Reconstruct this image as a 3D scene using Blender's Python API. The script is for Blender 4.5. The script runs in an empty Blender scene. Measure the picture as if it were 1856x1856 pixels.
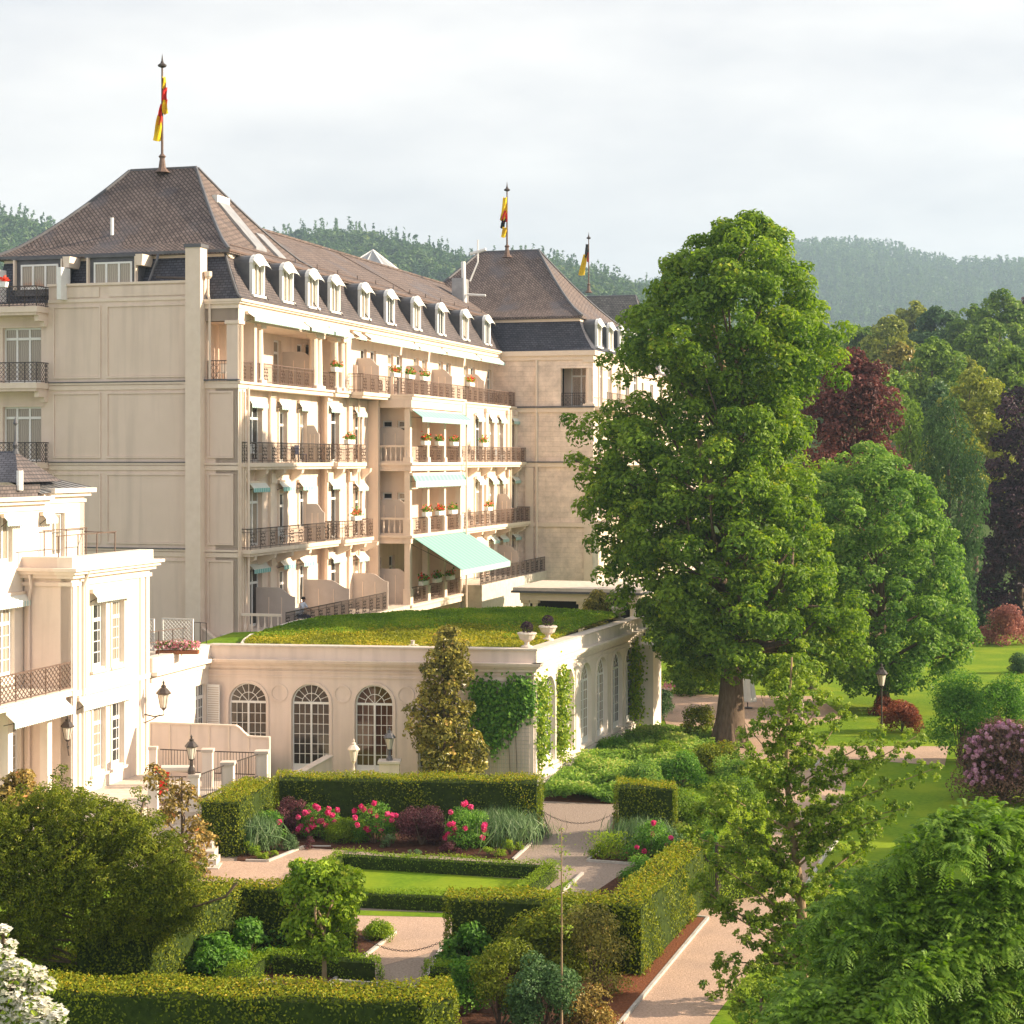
import bpy, math, random
import numpy as np
from mathutils import Matrix, Vector
rng = np.random.default_rng(7); random.seed(7)
R = math.radians
S = bpy.context.scene; COL = S.collection
# ---------------- camera, world, sun, exposure ----------------
F, CX, HY, CH, W0 = 3300.0, 928.0, 834.0, 14.15, 1856.0
cd = bpy.data.cameras.new('camera'); cam = bpy.data.objects.new('camera', cd); COL.objects.link(cam)
cam.location = (0, 0, CH); cam.rotation_euler = (R(90), 0, 0)
cd.sensor_width = 36; cd.lens = 36*F/W0; cd.shift_y = -(W0/2-HY)/W0; cd.clip_start = 1; cd.clip_end = 9000
S.camera = cam
SUN_EL, SUN_AZ = R(22), R(1.5)          # azimuth measured from +X towards +Y
w = bpy.data.worlds.new('World'); S.world = w; w.use_nodes = True
nt = w.node_tree; N = nt.nodes; N.clear(); L = nt.links.new
sky = N.new('ShaderNodeTexSky'); sky.sky_type = 'NISHITA'; sky.sun_disc = False
sky.sun_elevation = SUN_EL; sky.sun_rotation = R(90)-SUN_AZ; sky.dust_density = 2.0; sky.air_density = 1.0
bg1 = N.new('ShaderNodeBackground'); bg1.inputs[1].default_value = 0.12; L(sky.outputs[0], bg1.inputs[0])
bg2 = N.new('ShaderNodeBackground'); bg2.inputs[1].default_value = 0.555
tc = N.new('ShaderNodeTexCoord'); mp = N.new('ShaderNodeMapping'); mp.inputs['Scale'].default_value = (1, 1, 3.2)
n1 = N.new('ShaderNodeTexNoise'); n1.inputs['Scale'].default_value = 2.1; n1.inputs['Detail'].default_value = 7; n1.inputs['Roughness'].default_value = .55
cr = N.new('ShaderNodeValToRGB'); cr.color_ramp.elements[0].position = .33; cr.color_ramp.elements[1].position = .62
cr.color_ramp.elements[0].color = (.50, .505, .55, 1); cr.color_ramp.elements[1].color = (.92, .88, .84, 1)
L(tc.outputs['Generated'], mp.inputs[0]); L(mp.outputs[0], n1.inputs['Vector']); L(n1.outputs[0], cr.inputs[0]); L(cr.outputs[0], bg2.inputs[0])
n2 = N.new('ShaderNodeTexNoise'); n2.inputs['Scale'].default_value = 1.1; n2.inputs['Detail'].default_value = 4
mr = N.new('ShaderNodeMapRange'); mr.inputs[1].default_value = .3; mr.inputs[2].default_value = .6; mr.inputs[3].default_value = .82; mr.inputs[4].default_value = .97
L(mp.outputs[0], n2.inputs['Vector']); L(n2.outputs[0], mr.inputs[0])
mx = N.new('ShaderNodeMixShader'); L(mr.outputs[0], mx.inputs[0]); L(bg1.outputs[0], mx.inputs[1]); L(bg2.outputs[0], mx.inputs[2])
wo = N.new('ShaderNodeOutputWorld'); L(mx.outputs[0], wo.inputs[0])
sd = bpy.data.lights.new('sun', 'SUN'); sd.energy = 5.0; sd.angle = R(.6); sd.color = (1.0, .82, .60)
so = bpy.data.objects.new('sun', sd); COL.objects.link(so)
sdir = Vector((math.cos(SUN_EL)*math.cos(SUN_AZ), math.cos(SUN_EL)*math.sin(SUN_AZ), math.sin(SUN_EL)))
so.rotation_euler = sdir.to_track_quat('Z', 'Y').to_euler()
S.view_settings.view_transform = 'Standard'; S.view_settings.look = 'None'; S.view_settings.exposure = 1.22; S.view_settings.gamma = 1
S.render.engine = 'CYCLES'
S.cycles.volume_bounces = 0; S.cycles.max_bounces = 8; S.cycles.transparent_max_bounces = 8

# ---------------- materials ----------------
def lin(r, g, b):
    f = lambda c: (c/255/12.92 if c/255 <= .04045 else ((c/255+.055)/1.055)**2.4)
    return (f(r), f(g), f(b), 1)
MATS = {}
def newmat(name):
    m = bpy.data.materials.new(name); m.use_nodes = True; nt = m.node_tree
    return m, nt, nt.nodes, nt.links.new, nt.nodes['Principled BSDF']
def noise_mat(name, c1, c2, scale=3, rough=.8, bump=.0, bscale=40, spec=.3, detail=6, metal=0, c3=None, s3=.3, f3=.5, coord='Object', stretch=(1,1,1), streak=0):
    """two colours mixed by noise, a third one in large soft patches, fine bump"""
    m, nt, N, L, p = newmat(name)
    tc = N.new('ShaderNodeTexCoord'); mp = N.new('ShaderNodeMapping'); mp.inputs['Scale'].default_value = stretch; L(tc.outputs[coord], mp.inputs[0])
    n = N.new('ShaderNodeTexNoise'); n.inputs['Scale'].default_value = scale; n.inputs['Detail'].default_value = detail; n.inputs['Roughness'].default_value = .62
    L(mp.outputs[0], n.inputs['Vector'])
    r = N.new('ShaderNodeMapRange'); r.inputs[1].default_value = .33; r.inputs[2].default_value = .67; L(n.outputs[0], r.inputs[0])
    mix = N.new('ShaderNodeMix'); mix.data_type = 'RGBA'; mix.inputs[6].default_value = (*c1[:3], 1); mix.inputs[7].default_value = (*c2[:3], 1); L(r.outputs[0], mix.inputs[0])
    out = mix.outputs[2]
    if c3:
        n3 = N.new('ShaderNodeTexNoise'); n3.inputs['Scale'].default_value = s3; n3.inputs['Detail'].default_value = 3; L(mp.outputs[0], n3.inputs['Vector'])
        r3 = N.new('ShaderNodeMapRange'); r3.inputs[1].default_value = .45; r3.inputs[2].default_value = .62; r3.inputs[4].default_value = f3; L(n3.outputs[0], r3.inputs[0])
        m3 = N.new('ShaderNodeMix'); m3.data_type = 'RGBA'; L(r3.outputs[0], m3.inputs[0]); L(out, m3.inputs[6]); m3.inputs[7].default_value = (*c3[:3], 1); out = m3.outputs[2]
    if streak:                                                  # rain streaks: noise drawn out vertically
        ms = N.new('ShaderNodeMapping'); ms.inputs['Scale'].default_value = (2.2, 2.2, .16); L(tc.outputs[coord], ms.inputs[0])
        ns = N.new('ShaderNodeTexNoise'); ns.inputs['Scale'].default_value = 1; ns.inputs['Detail'].default_value = 7; L(ms.outputs[0], ns.inputs['Vector'])
        rs = N.new('ShaderNodeMapRange'); rs.inputs[1].default_value = .48; rs.inputs[2].default_value = .75; rs.inputs[3].default_value = 1; rs.inputs[4].default_value = 1-streak*1.6; L(ns.outputs[0], rs.inputs[0])
        hs = N.new('ShaderNodeHueSaturation'); L(rs.outputs[0], hs.inputs['Value']); L(out, hs.inputs['Color']); out = hs.outputs[0]
    L(out, p.inputs['Base Color'])
    p.inputs['Roughness'].default_value = rough; p.inputs['Specular IOR Level'].default_value = spec; p.inputs['Metallic'].default_value = metal
    if bump:
        nb = N.new('ShaderNodeTexNoise'); nb.inputs['Scale'].default_value = bscale; nb.inputs['Detail'].default_value = 4; L(mp.outputs[0], nb.inputs['Vector'])
        b = N.new('ShaderNodeBump'); b.inputs['Strength'].default_value = bump; b.inputs['Distance'].default_value = .03; L(nb.outputs[0], b.inputs['Height']); L(b.outputs[0], p.inputs['Normal'])
    MATS[name] = m; return m
def brick_mat(name, c1, c2, mortar, bw, bh, ms=.01, rough=.75, bump=.5, off=.5, patch=None, uvrot=0):
    m, nt, N, L, p = newmat(name)
    tc = N.new('ShaderNodeTexCoord'); b = N.new('ShaderNodeTexBrick')
    b.inputs['Color1'].default_value = (*c1, 1); b.inputs['Color2'].default_value = (*c2, 1); b.inputs['Mortar'].default_value = (*mortar, 1)
    b.inputs['Scale'].default_value = 1; b.inputs['Brick Width'].default_value = bw; b.inputs['Row Height'].default_value = bh; b.inputs['Mortar Size'].default_value = ms; b.offset = off
    mp = N.new('ShaderNodeMapping'); mp.inputs['Rotation'].default_value = (0, 0, uvrot); L(tc.outputs['UV'], mp.inputs[0]); L(mp.outputs[0], b.inputs['Vector'])
    n = N.new('ShaderNodeTexNoise'); n.inputs['Scale'].default_value = .9; n.inputs['Detail'].default_value = 8; n.inputs['Roughness'].default_value = .7; L(tc.outputs['Object'], n.inputs['Vector'])
    hs = N.new('ShaderNodeHueSaturation'); mr = N.new('ShaderNodeMapRange'); mr.inputs[1].default_value = .3; mr.inputs[2].default_value = .7; mr.inputs[3].default_value = .72; mr.inputs[4].default_value = 1.28
    L(n.outputs[0], mr.inputs[0]); L(mr.outputs[0], hs.inputs['Value']); L(b.outputs[0], hs.inputs['Color']); out = hs.outputs[0]
    if patch:
        n3 = N.new('ShaderNodeTexNoise'); n3.inputs['Scale'].default_value = .35; n3.inputs['Detail'].default_value = 5; L(tc.outputs['Object'], n3.inputs['Vector'])
        r3 = N.new('ShaderNodeMapRange'); r3.inputs[1].default_value = .54; r3.inputs[2].default_value = .66; r3.inputs[4].default_value = .7; L(n3.outputs[0], r3.inputs[0])
        m3 = N.new('ShaderNodeMix'); m3.data_type = 'RGBA'; L(r3.outputs[0], m3.inputs[0]); L(out, m3.inputs[6]); m3.inputs[7].default_value = (*patch, 1); out = m3.outputs[2]
    L(out, p.inputs['Base Color']); p.inputs['Roughness'].default_value = rough; p.inputs['Specular IOR Level'].default_value = .3
    bp = N.new('ShaderNodeBump'); bp.inputs['Strength'].default_value = bump; bp.inputs['Distance'].default_value = .02; bp.invert = True
    L(b.outputs['Fac'], bp.inputs['Height']); L(bp.outputs[0], p.inputs['Normal'])
    MATS[name] = m; return m
def leaf_mat(name, dark, light, trans=.35, rough=.55, dry=None):
    """leaf colour mixed between two tones by the 'tint' attribute carried by every leaf"""
    m, nt, N, L, p = newmat(name)
    if name.startswith('leaf'): dark, light, dry = [c*1.15 for c in dark], [c*1.22 for c in light], [c*1.15 for c in dry]
    a = N.new('ShaderNodeAttribute'); a.attribute_name = 'tint'
    r = N.new('ShaderNodeValToRGB'); e = r.color_ramp.elements
    e[0].position = 0; e[0].color = (*dark, 1); e[1].position = .85; e[1].color = (*light, 1)
    if dry: k = e.new(1.0); k.color = (*dry, 1)
    L(a.outputs['Fac'], r.inputs[0]); L(r.outputs[0], p.inputs['Base Color'])
    p.inputs['Roughness'].default_value = rough; p.inputs['Specular IOR Level'].default_value = .25
    t = N.new('ShaderNodeBsdfTranslucent'); hs = N.new('ShaderNodeHueSaturation'); hs.inputs['Saturation'].default_value = 1.1; hs.inputs['Value'].default_value = 1.25
    L(r.outputs[0], hs.inputs['Color']); L(hs.outputs[0], t.inputs[0])
    x = N.new('ShaderNodeMixShader'); x.inputs[0].default_value = trans; L(p.outputs[0], x.inputs[1]); L(t.outputs[0], x.inputs[2]); L(x.outputs[0], N['Material Output'].inputs[0])
    MATS[name] = m; return m
def stripe_mat(name, c1, c2, freq=3.3):
    m, nt, N, L, p = newmat(name)
    tc = N.new('ShaderNodeTexCoord'); sx = N.new('ShaderNodeSeparateXYZ'); L(tc.outputs['UV'], sx.inputs[0])
    mu = N.new('ShaderNodeMath'); mu.operation = 'MULTIPLY'; mu.inputs[1].default_value = freq; L(sx.outputs[0], mu.inputs[0])
    fr = N.new('ShaderNodeMath'); fr.operation = 'FRACT'; L(mu.outputs[0], fr.inputs[0])
    gt = N.new('ShaderNodeMath'); gt.operation = 'GREATER_THAN'; gt.inputs[1].default_value = .5; L(fr.outputs[0], gt.inputs[0])
    mix = N.new('ShaderNodeMix'); mix.data_type = 'RGBA'; mix.inputs[6].default_value = (*c1, 1); mix.inputs[7].default_value = (*c2, 1); L(gt.outputs[0], mix.inputs[0])
    L(mix.outputs[2], p.inputs['Base Color']); p.inputs['Roughness'].default_value = .85; MATS[name] = m; return m
def glass_mat(name, dark, curtain, cf=.5):
    """window pane: dark room or pale curtain behind reflecting glass, different from pane to pane"""
    m, nt, N, L, p = newmat(name)
    oi = N.new('ShaderNodeObjectInfo'); gt = N.new('ShaderNodeMath'); gt.operation = 'GREATER_THAN'; gt.inputs[1].default_value = cf; L(oi.outputs['Random'], gt.inputs[0])
    tc = N.new('ShaderNodeTexCoord'); wv = N.new('ShaderNodeTexWave'); wv.inputs['Scale'].default_value = 3; wv.inputs['Distortion'].default_value = 3; L(tc.outputs['Object'], wv.inputs['Vector'])
    mc = N.new('ShaderNodeMix'); mc.data_type = 'RGBA'; mc.inputs[6].default_value = (*[c*.6 for c in curtain], 1); mc.inputs[7].default_value = (*curtain, 1); L(wv.outputs[0], mc.inputs[0])
    mix = N.new('ShaderNodeMix'); mix.data_type = 'RGBA'; mix.inputs[6].default_value = (*dark, 1); L(mc.outputs[2], mix.inputs[7]); L(gt.outputs[0], mix.inputs[0])
    L(mix.outputs[2], p.inputs['Base Color']); p.inputs['Roughness'].default_value = .06; p.inputs['Specular IOR Level'].default_value = .7
    n = N.new('ShaderNodeTexNoise'); n.inputs['Scale'].default_value = .8; L(tc.outputs['Object'], n.inputs['Vector'])
    b = N.new('ShaderNodeBump'); b.inputs['Strength'].default_value = .15; b.inputs['Distance'].default_value = .05; L(n.outputs[0], b.inputs['Height']); L(b.outputs[0], p.inputs['Normal'])
    MATS[name] = m; return m

noise_mat('stucco_cream', (.74,.60,.50), (.80,.66,.555), 1.2, .9, .12, 60, .2, streak=.09, c3=(.71,.57,.475), s3=.25, f3=.3)
noise_mat('stucco_panel', (.74,.60,.50), (.78,.635,.53), .8, .92, .15, 70, .2, streak=.10, c3=(.70,.565,.465), s3=.3, f3=.3)
noise_mat('stone_trim', (.74,.61,.50), (.80,.67,.56), 2.5, .85, .15, 50, .25)
noise_mat('villa_white', (.76,.67,.585), (.82,.73,.64), 1.2, .85, .08, 60, .25, streak=.08)
noise_mat('pink_shaded_plaster', (.74,.61,.53), (.80,.67,.585), 1.0, .85, .1, 60, .25, streak=.1, c3=(.70,.57,.49), s3=.3, f3=.35)  # pinkish plaster; on villa and orangery fronts the shade's bounced pink is painted in
noise_mat('white_paint', (.76,.75,.72), (.82,.81,.79), 3, .5, spec=.4)
noise_mat('grey_panel', (.52,.45,.40), (.57,.50,.45), 2, .7, .05)
noise_mat('iron', (.035,.028,.025), (.07,.05,.042), 8, .5, spec=.5)
noise_mat('iron_brown_lit', (.11,.07,.052), (.17,.11,.085), 8, .55, spec=.4)  # browner iron; on hotel rails it paints the warm sun into the colour
noise_mat('lead', (.075,.075,.085), (.12,.12,.13), 2, .5, .1, 20, .5)
noise_mat('zinc', (.30,.30,.31), (.42,.42,.42), 2, .4, spec=.5, metal=.4)
brick_mat('roof_tile', (.15,.112,.102), (.225,.172,.15), (.055,.045,.042), .26, .15, .022, .8, .9, patch=(.11,.105,.12), uvrot=R(38))
brick_mat('slate', (.052,.055,.072), (.085,.088,.11), (.025,.025,.035), .26, .14, .018, .6, .7)
brick_mat('slate_sunlit', (.105,.088,.088), (.15,.122,.118), (.05,.045,.048), .26, .14, .018, .65, .7)  # slate browned for sunlit slopes, the sun's warmth put into the colour
brick_mat('stone_course', (.72,.59,.50), (.77,.635,.54), (.64,.52,.44), 1.1, .36, .012, .9, .6)
brick_mat('mossy_slate', (.14,.13,.12), (.22,.20,.18), (.07,.06,.06), .3, .2, .02, .8, .7, patch=(.08,.075,.08))
glass_mat('window_glass', (.03,.034,.034), (.42,.36,.28), .45)
glass_mat('dark_glass', (.028,.022,.018), (.10,.045,.03), .6)
stripe_mat('awning_stripe', (.13,.42,.41), (.45,.66,.62), 4.5)
stripe_mat('awning_sunlit', (.28,.48,.45), (.50,.64,.60), 3.5)  # valance stripes paled for sunlit awnings, light put into the colour
stripe_mat('awning_cloth', (.18,.36,.34), (.24,.43,.40), 1.4)
stripe_mat('villa_stripe', (.42,.62,.62), (.80,.78,.72), 5.2)
noise_mat('awning_white', (.68,.70,.66), (.76,.77,.72), 3, .85)
noise_mat('bark', (.10,.07,.05), (.20,.15,.11), 4, .95, .9, 9, .1, stretch=(3,3,.5))
noise_mat('bark_pale', (.24,.16,.10), (.36,.26,.17), 6, .9, .6, 14, .1, stretch=(2,2,.7))
noise_mat('lawn', (.10,.195,.010), (.19,.30,.016), 5, .95, .8, 55, .1, detail=10, c3=(.25,.325,.018), s3=.35, f3=.7)
noise_mat('meadow', (.05,.085,.02), (.08,.12,.03), .2, 1, .3, 2, .1)
noise_mat('gravel', (.42,.28,.20), (.66,.47,.36), 16, .95, .9, 45, .15, detail=8, c3=(.40,.29,.23), s3=.6, f3=.45)
noise_mat('cobble', (.24,.18,.145), (.40,.315,.255), 14, .9, .9, 18, .2, detail=6)
noise_mat('soil', (.055,.027,.018), (.12,.055,.034), 6, 1, 1, 18, .1)
noise_mat('mulch', (.15,.055,.028), (.27,.105,.05), 14, 1, 1, 22, .1)
noise_mat('kerbstone', (.42,.38,.34), (.56,.52,.47), 5, .85, .3, 30)
noise_mat('limestone', (.55,.47,.40), (.68,.60,.52), 3, .85, .3, 20)
noise_mat('sedum_base', (.10,.12,.02), (.20,.19,.035), 1.2, 1, 1, 25, .1)
noise_mat('hedge_core', (.02,.035,.008), (.05,.075,.014), 6, 1, .5, 20, .1)
leaf_mat('leaf_maple', (.05,.115,.016), (.235,.345,.036), .42, dry=(.40,.43,.05))
leaf_mat('leaf_maple2', (.055,.14,.03), (.25,.385,.065), .40, dry=(.42,.46,.12))
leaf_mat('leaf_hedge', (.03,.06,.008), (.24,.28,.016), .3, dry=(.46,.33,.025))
leaf_mat('leaf_box', (.04,.09,.008), (.22,.32,.015), .3, dry=(.24,.30,.02))
leaf_mat('leaf_ginkgo', (.06,.13,.016), (.30,.38,.045), .35, dry=(.38,.38,.09))
leaf_mat('leaf_feather', (.035,.10,.014), (.19,.31,.03), .36, dry=(.20,.26,.03))
leaf_mat('leaf_yew', (.035,.06,.006), (.25,.29,.022), .3, dry=(.38,.33,.05))
leaf_mat('leaf_magnolia', (.06,.07,.014), (.36,.31,.06), .2, .35, dry=(.62,.40,.13))
leaf_mat('leaf_magnolia_red', (.10,.08,.02), (.42,.30,.08), .2, .35, dry=(.62,.26,.10))
leaf_mat('leaf_fresh', (.04,.12,.016), (.16,.32,.04), .35, dry=(.28,.40,.07))
leaf_mat('leaf_lime', (.10,.19,.015), (.30,.40,.03), .35, dry=(.42,.44,.05))
leaf_mat('leaf_grey', (.05,.10,.035), (.15,.24,.09), .25, dry=(.30,.34,.22))
leaf_mat('leaf_purple', (.035,.012,.018), (.17,.06,.07), .25, dry=(.30,.13,.12))
leaf_mat('leaf_bronze', (.06,.05,.03), (.22,.12,.08), .2, dry=(.35,.18,.14))
leaf_mat('leaf_copper', (.06,.022,.02), (.17,.06,.05), .3, dry=(.25,.09,.07))
leaf_mat('leaf_plum', (.018,.010,.018), (.07,.035,.05), .2, dry=(.12,.07,.07))
leaf_mat('leaf_redmaple', (.09,.025,.012), (.27,.085,.045), .35, dry=(.45,.16,.07))
leaf_mat('leaf_salmon', (.20,.07,.06), (.42,.19,.15), .3, dry=(.60,.28,.2))
leaf_mat('leaf_far', (.055,.12,.02), (.22,.32,.045), .3, dry=(.17,.21,.05))
leaf_mat('leaf_forest', (.025,.065,.02), (.105,.17,.05), .3, dry=(.17,.21,.06))
leaf_mat('leaf_far_yellow', (.11,.15,.02), (.32,.34,.045), .3, dry=(.28,.27,.06))
leaf_mat('leaf_far_dark', (.03,.075,.028), (.10,.18,.055), .25, dry=(.08,.14,.05))
leaf_mat('leaf_sedum', (.16,.19,.012), (.40,.37,.03), .3, dry=(.60,.44,.06))
leaf_mat('leaf_roofgrass', (.08,.17,.012), (.20,.31,.02), .3, dry=(.30,.35,.03))
leaf_mat('petal_pink', (.65,.03,.17), (.82,.08,.26), .2, dry=(.85,.3,.4))
leaf_mat('petal_red', (.70,.04,.02), (.85,.13,.06), .2, dry=(.9,.4,.25))
leaf_mat('petal_salmon', (.68,.14,.07), (.82,.30,.18), .2, dry=(.88,.5,.35))
leaf_mat('petal_rose', (.65,.20,.28), (.85,.45,.50), .2, dry=(.9,.7,.7))
leaf_mat('petal_mauve', (.45,.2,.32), (.70,.42,.55), .2, dry=(.7,.5,.6))
leaf_mat('petal_white', (.62,.60,.50), (.82,.80,.74), .2, dry=(.88,.87,.82))
for n, c in dict(flag_red=(.75,.03,.02), flag_gold=(.85,.55,.01), flag_black=(.012,.012,.012), lantern_glass=(.62,.56,.48), skin=(.45,.25,.17),
                 hair=(.03,.02,.015), shirt=(.62,.66,.75), trousers=(.05,.06,.12), red_cloth=(.75,.03,.02), dark_gap=(.02,.017,.014), terracotta=(.30,.12,.06), teal_cloth=(.08,.30,.27), black_rubber=(.02,.02,.02)).items():
    noise_mat(n, [x*.88 for x in c], [min(1, x*1.08) for x in c], 5, .7, spec=.25)

# ---------------- object helpers ----------------
ORG = {}
def tag(o, label=None, cat=None, group=None, kind=None):
    if label: o['label'] = label
    if cat: o['category'] = cat
    if group: o['group'] = group
    if kind: o['kind'] = kind
    return o
def empty(name, loc, label, cat, group=None):
    o = bpy.data.objects.new(name, None); COL.objects.link(o); o.location = loc; o.empty_display_size = .3
    ORG[o] = np.array(loc, float); return tag(o, label, cat, group)
def mkmesh(name, V, FL, mats, tint=None, uv=None, smooth=False, midx=None):
    """V (n,3); FL = list of faces or (m,k) int array"""
    me = bpy.data.meshes.new(name); V = np.asarray(V, np.float32)
    if isinstance(FL, np.ndarray):
        k = FL.shape[1]; m = len(FL); loops = FL.ravel(); starts = np.arange(m)*k; tot = np.full(m, k)
    else:
        tot = np.array([len(f) for f in FL]); m = len(FL); starts = np.concatenate([[0], np.cumsum(tot)[:-1]]) if m else np.zeros(0)
        loops = np.fromiter((i for f in FL for i in f), np.int64)
    me.vertices.add(len(V)); me.vertices.foreach_set('co', V.ravel())
    me.loops.add(len(loops)); me.loops.foreach_set('vertex_index', loops.astype(np.int32))
    me.polygons.add(m); me.polygons.foreach_set('loop_start', starts.astype(np.int32)); me.polygons.foreach_set('loop_total', tot.astype(np.int32))
    me.polygons.foreach_set('use_smooth', np.full(m, bool(smooth)))
    if midx is not None: me.polygons.foreach_set('material_index', np.asarray(midx, np.int32))
    for mm in ([mats] if isinstance(mats, str) else mats): me.materials.append(MATS[mm])
    if tint is not None:
        at = me.attributes.new('tint', 'FLOAT', 'POINT'); at.data.foreach_set('value', np.asarray(tint, np.float32))
    if uv is not None:
        ul = me.uv_layers.new(name='UVMap'); ul.data.foreach_set('uv', np.asarray(uv, np.float32).ravel())
    me.update(calc_edges=True); return me
def addobj(name, me, parent=None, loc=None):
    o = bpy.data.objects.new(name, me); COL.objects.link(o)
    if parent is not None: o.parent = parent; ORG[o] = ORG.get(parent, np.zeros(3))
    else: ORG[o] = np.zeros(3)
    if loc is not None: o.location = loc
    return o
class Fr:
    """a wall frame: x along the wall to the right seen from outside, y inwards, z up"""
    def __init__(s, o, xd, yd=None, z=0):
        s.o = np.array([o[0], o[1], z], float); xd = np.array(xd, float); xd /= np.linalg.norm(xd)
        yd = np.array([-xd[1], xd[0]]) if yd is None else np.array(yd, float)/np.linalg.norm(yd)
        s.x = np.array([*xd, 0]); s.y = np.array([*yd, 0]); s.M = np.array([s.x, s.y, [0, 0, 1]])
    def __call__(s, P): return np.asarray(P, float) @ s.M + s.o
    def sub(s, x, y, z=0):
        f = Fr((0, 0), s.x[:2], s.y[:2]); f.o = s((x, y, z)); return f
    def mat(s, x, y, z, org=np.zeros(3)):
        p = s((x, y, z))-org; M = Matrix.Identity(4); yy = np.array([-s.x[1], s.x[0], 0])
        for i in range(3): M[i][0] = s.x[i]; M[i][1] = yy[i]; M[i][3] = p[i]
        return M
WORLD = Fr((0, 0), (1, 0))
class MB:
    def __init__(s, fr=WORLD): s.V = []; s.Fc = []; s.mi = []; s.fr = fr; s.cur = 0; s.n = 0
    def add(s, V, Fs):
        b = s.n; s.V.extend([tuple(v) for v in V]); s.n += len(V)
        for f in Fs: s.Fc.append([b+i for i in f]); s.mi.append(s.cur)
        return s
    def box(s, x0, x1, y0, y1, z0, z1):
        if x0 > x1: x0, x1 = x1, x0
        if y0 > y1: y0, y1 = y1, y0
        if z0 > z1: z0, z1 = z1, z0
        return s.add([(x0,y0,z0),(x1,y0,z0),(x1,y1,z0),(x0,y1,z0),(x0,y0,z1),(x1,y0,z1),(x1,y1,z1),(x0,y1,z1)],
                     [(0,3,2,1),(4,5,6,7),(0,1,5,4),(1,2,6,5),(2,3,7,6),(3,0,4,7)])
    def prism(s, poly, y0, y1):
        """poly of (x,z), anticlockwise seen from outside, extruded inwards y0..y1"""
        n = len(poly); V = [(x, y0, z) for x, z in poly]+[(x, y1, z) for x, z in poly]
        return s.add(V, [tuple(range(n)), tuple(range(2*n-1, n-1, -1))]+[(i, i+n, (i+1) % n+n, (i+1) % n) for i in range(n)])
    def slab(s, poly, z0, z1):
        n = len(poly); V = [(x, y, z0) for x, y in poly]+[(x, y, z1) for x, y in poly]
        return s.add(V, [tuple(range(n-1, -1, -1)), tuple(range(n, 2*n))]+[(i, (i+1) % n, (i+1) % n+n, i+n) for i in range(n)])
    def tube(s, pts, rad, k=6, caps=True):
        pts = [np.array(p, float) for p in pts]; rad = [rad]*len(pts) if np.isscalar(rad) else rad; V = []; Fs = []
        for i, p in enumerate(pts):
            t = pts[min(i+1, len(pts)-1)]-pts[max(i-1, 0)]; t /= (np.linalg.norm(t)+1e-9)
            u = np.cross(t, (0, 0, 1) if abs(t[2]) < .9 else (1, 0, 0)); u /= np.linalg.norm(u); v = np.cross(t, u)
            for j in range(k):
                a = 2*math.pi*j/k+math.pi/k; V.append(p+rad[i]*(math.cos(a)*u+math.sin(a)*v))
        for i in range(len(pts)-1):
            for j in range(k): Fs.append((i*k+j, i*k+(j+1) % k, (i+1)*k+(j+1) % k, (i+1)*k+j))
        if caps: Fs += [tuple(range(k-1, -1, -1)), tuple((len(pts)-1)*k+j for j in range(k))]
        return s.add(V, Fs)
    def lathe(s, c, prof, k=10):
        """prof list of (r,z) from bottom to top"""
        V = []; Fs = []
        for r, z in prof:
            for j in range(k): a = 2*math.pi*j/k; V.append((c[0]+r*math.cos(a), c[1]+r*math.sin(a), c[2]+z))
        for i in range(len(prof)-1):
            for j in range(k): Fs.append((i*k+j, i*k+(j+1) % k, (i+1)*k+(j+1) % k, (i+1)*k+j))
        Fs += [tuple(range(k-1, -1, -1)), tuple((len(prof)-1)*k+j for j in range(k))]
        return s.add(V, Fs)
    def m(s, i): s.cur = i; return s
    def mesh(s, name, mats, org=np.zeros(3), smooth=False):
        P = np.array(s.V); Wd = s.fr(P)-org; uv = []
        for f in s.Fc:
            q = P[f]; nn = np.abs(np.cross(q[1]-q[0], q[2]-q[0])); ax = int(np.argmax(nn*np.array([1, 1, .8])))
            a, b = ((1, 2), (0, 2), (0, 1))[ax]; uv.append(q[:, [a, b]])
        return mkmesh(name, Wd, s.Fc, mats, uv=np.concatenate(uv), smooth=smooth, midx=s.mi)
    def build(s, name, mats, parent=None, smooth=False, **kw):
        org = ORG.get(parent, np.zeros(3)) if parent is not None else np.zeros(3)
        o = addobj(name, s.mesh(name, mats, org, smooth), parent)
        if kw: tag(o, **kw)
        return o
def copy_tree(o, parent=None):
    c = o.copy(); COL.objects.link(c); c.parent = parent
    for ch in [k for k in bpy.data.objects if k.parent == o]: copy_tree(ch, c)
    return c
KIDS = {}
def place(proto, parent, M):
    """copy a prototype part (with its own sub-parts) under a thing"""
    if proto not in KIDS: KIDS[proto] = [k for k in bpy.data.objects if k.parent == proto]
    c = proto.copy(); COL.objects.link(c); c.parent = parent; c.matrix_local = M; c.hide_render = False; c.hide_viewport = False
    for ch in KIDS[proto]:
        k = ch.copy(); COL.objects.link(k); k.parent = c; k.hide_render = False
    return c
PROTOS = []
def proto(o): PROTOS.append(o); return o
def P3(px, py, Y): return np.array([(px-CX)/F*Y, Y, CH+(HY-py)/F*Y])
def G(px, py, z=0.0): return P3(px, py, (CH-z)*F/(py-HY))
def unit(v): return v/(np.linalg.norm(v, axis=-1, keepdims=True)+1e-9)
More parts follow.
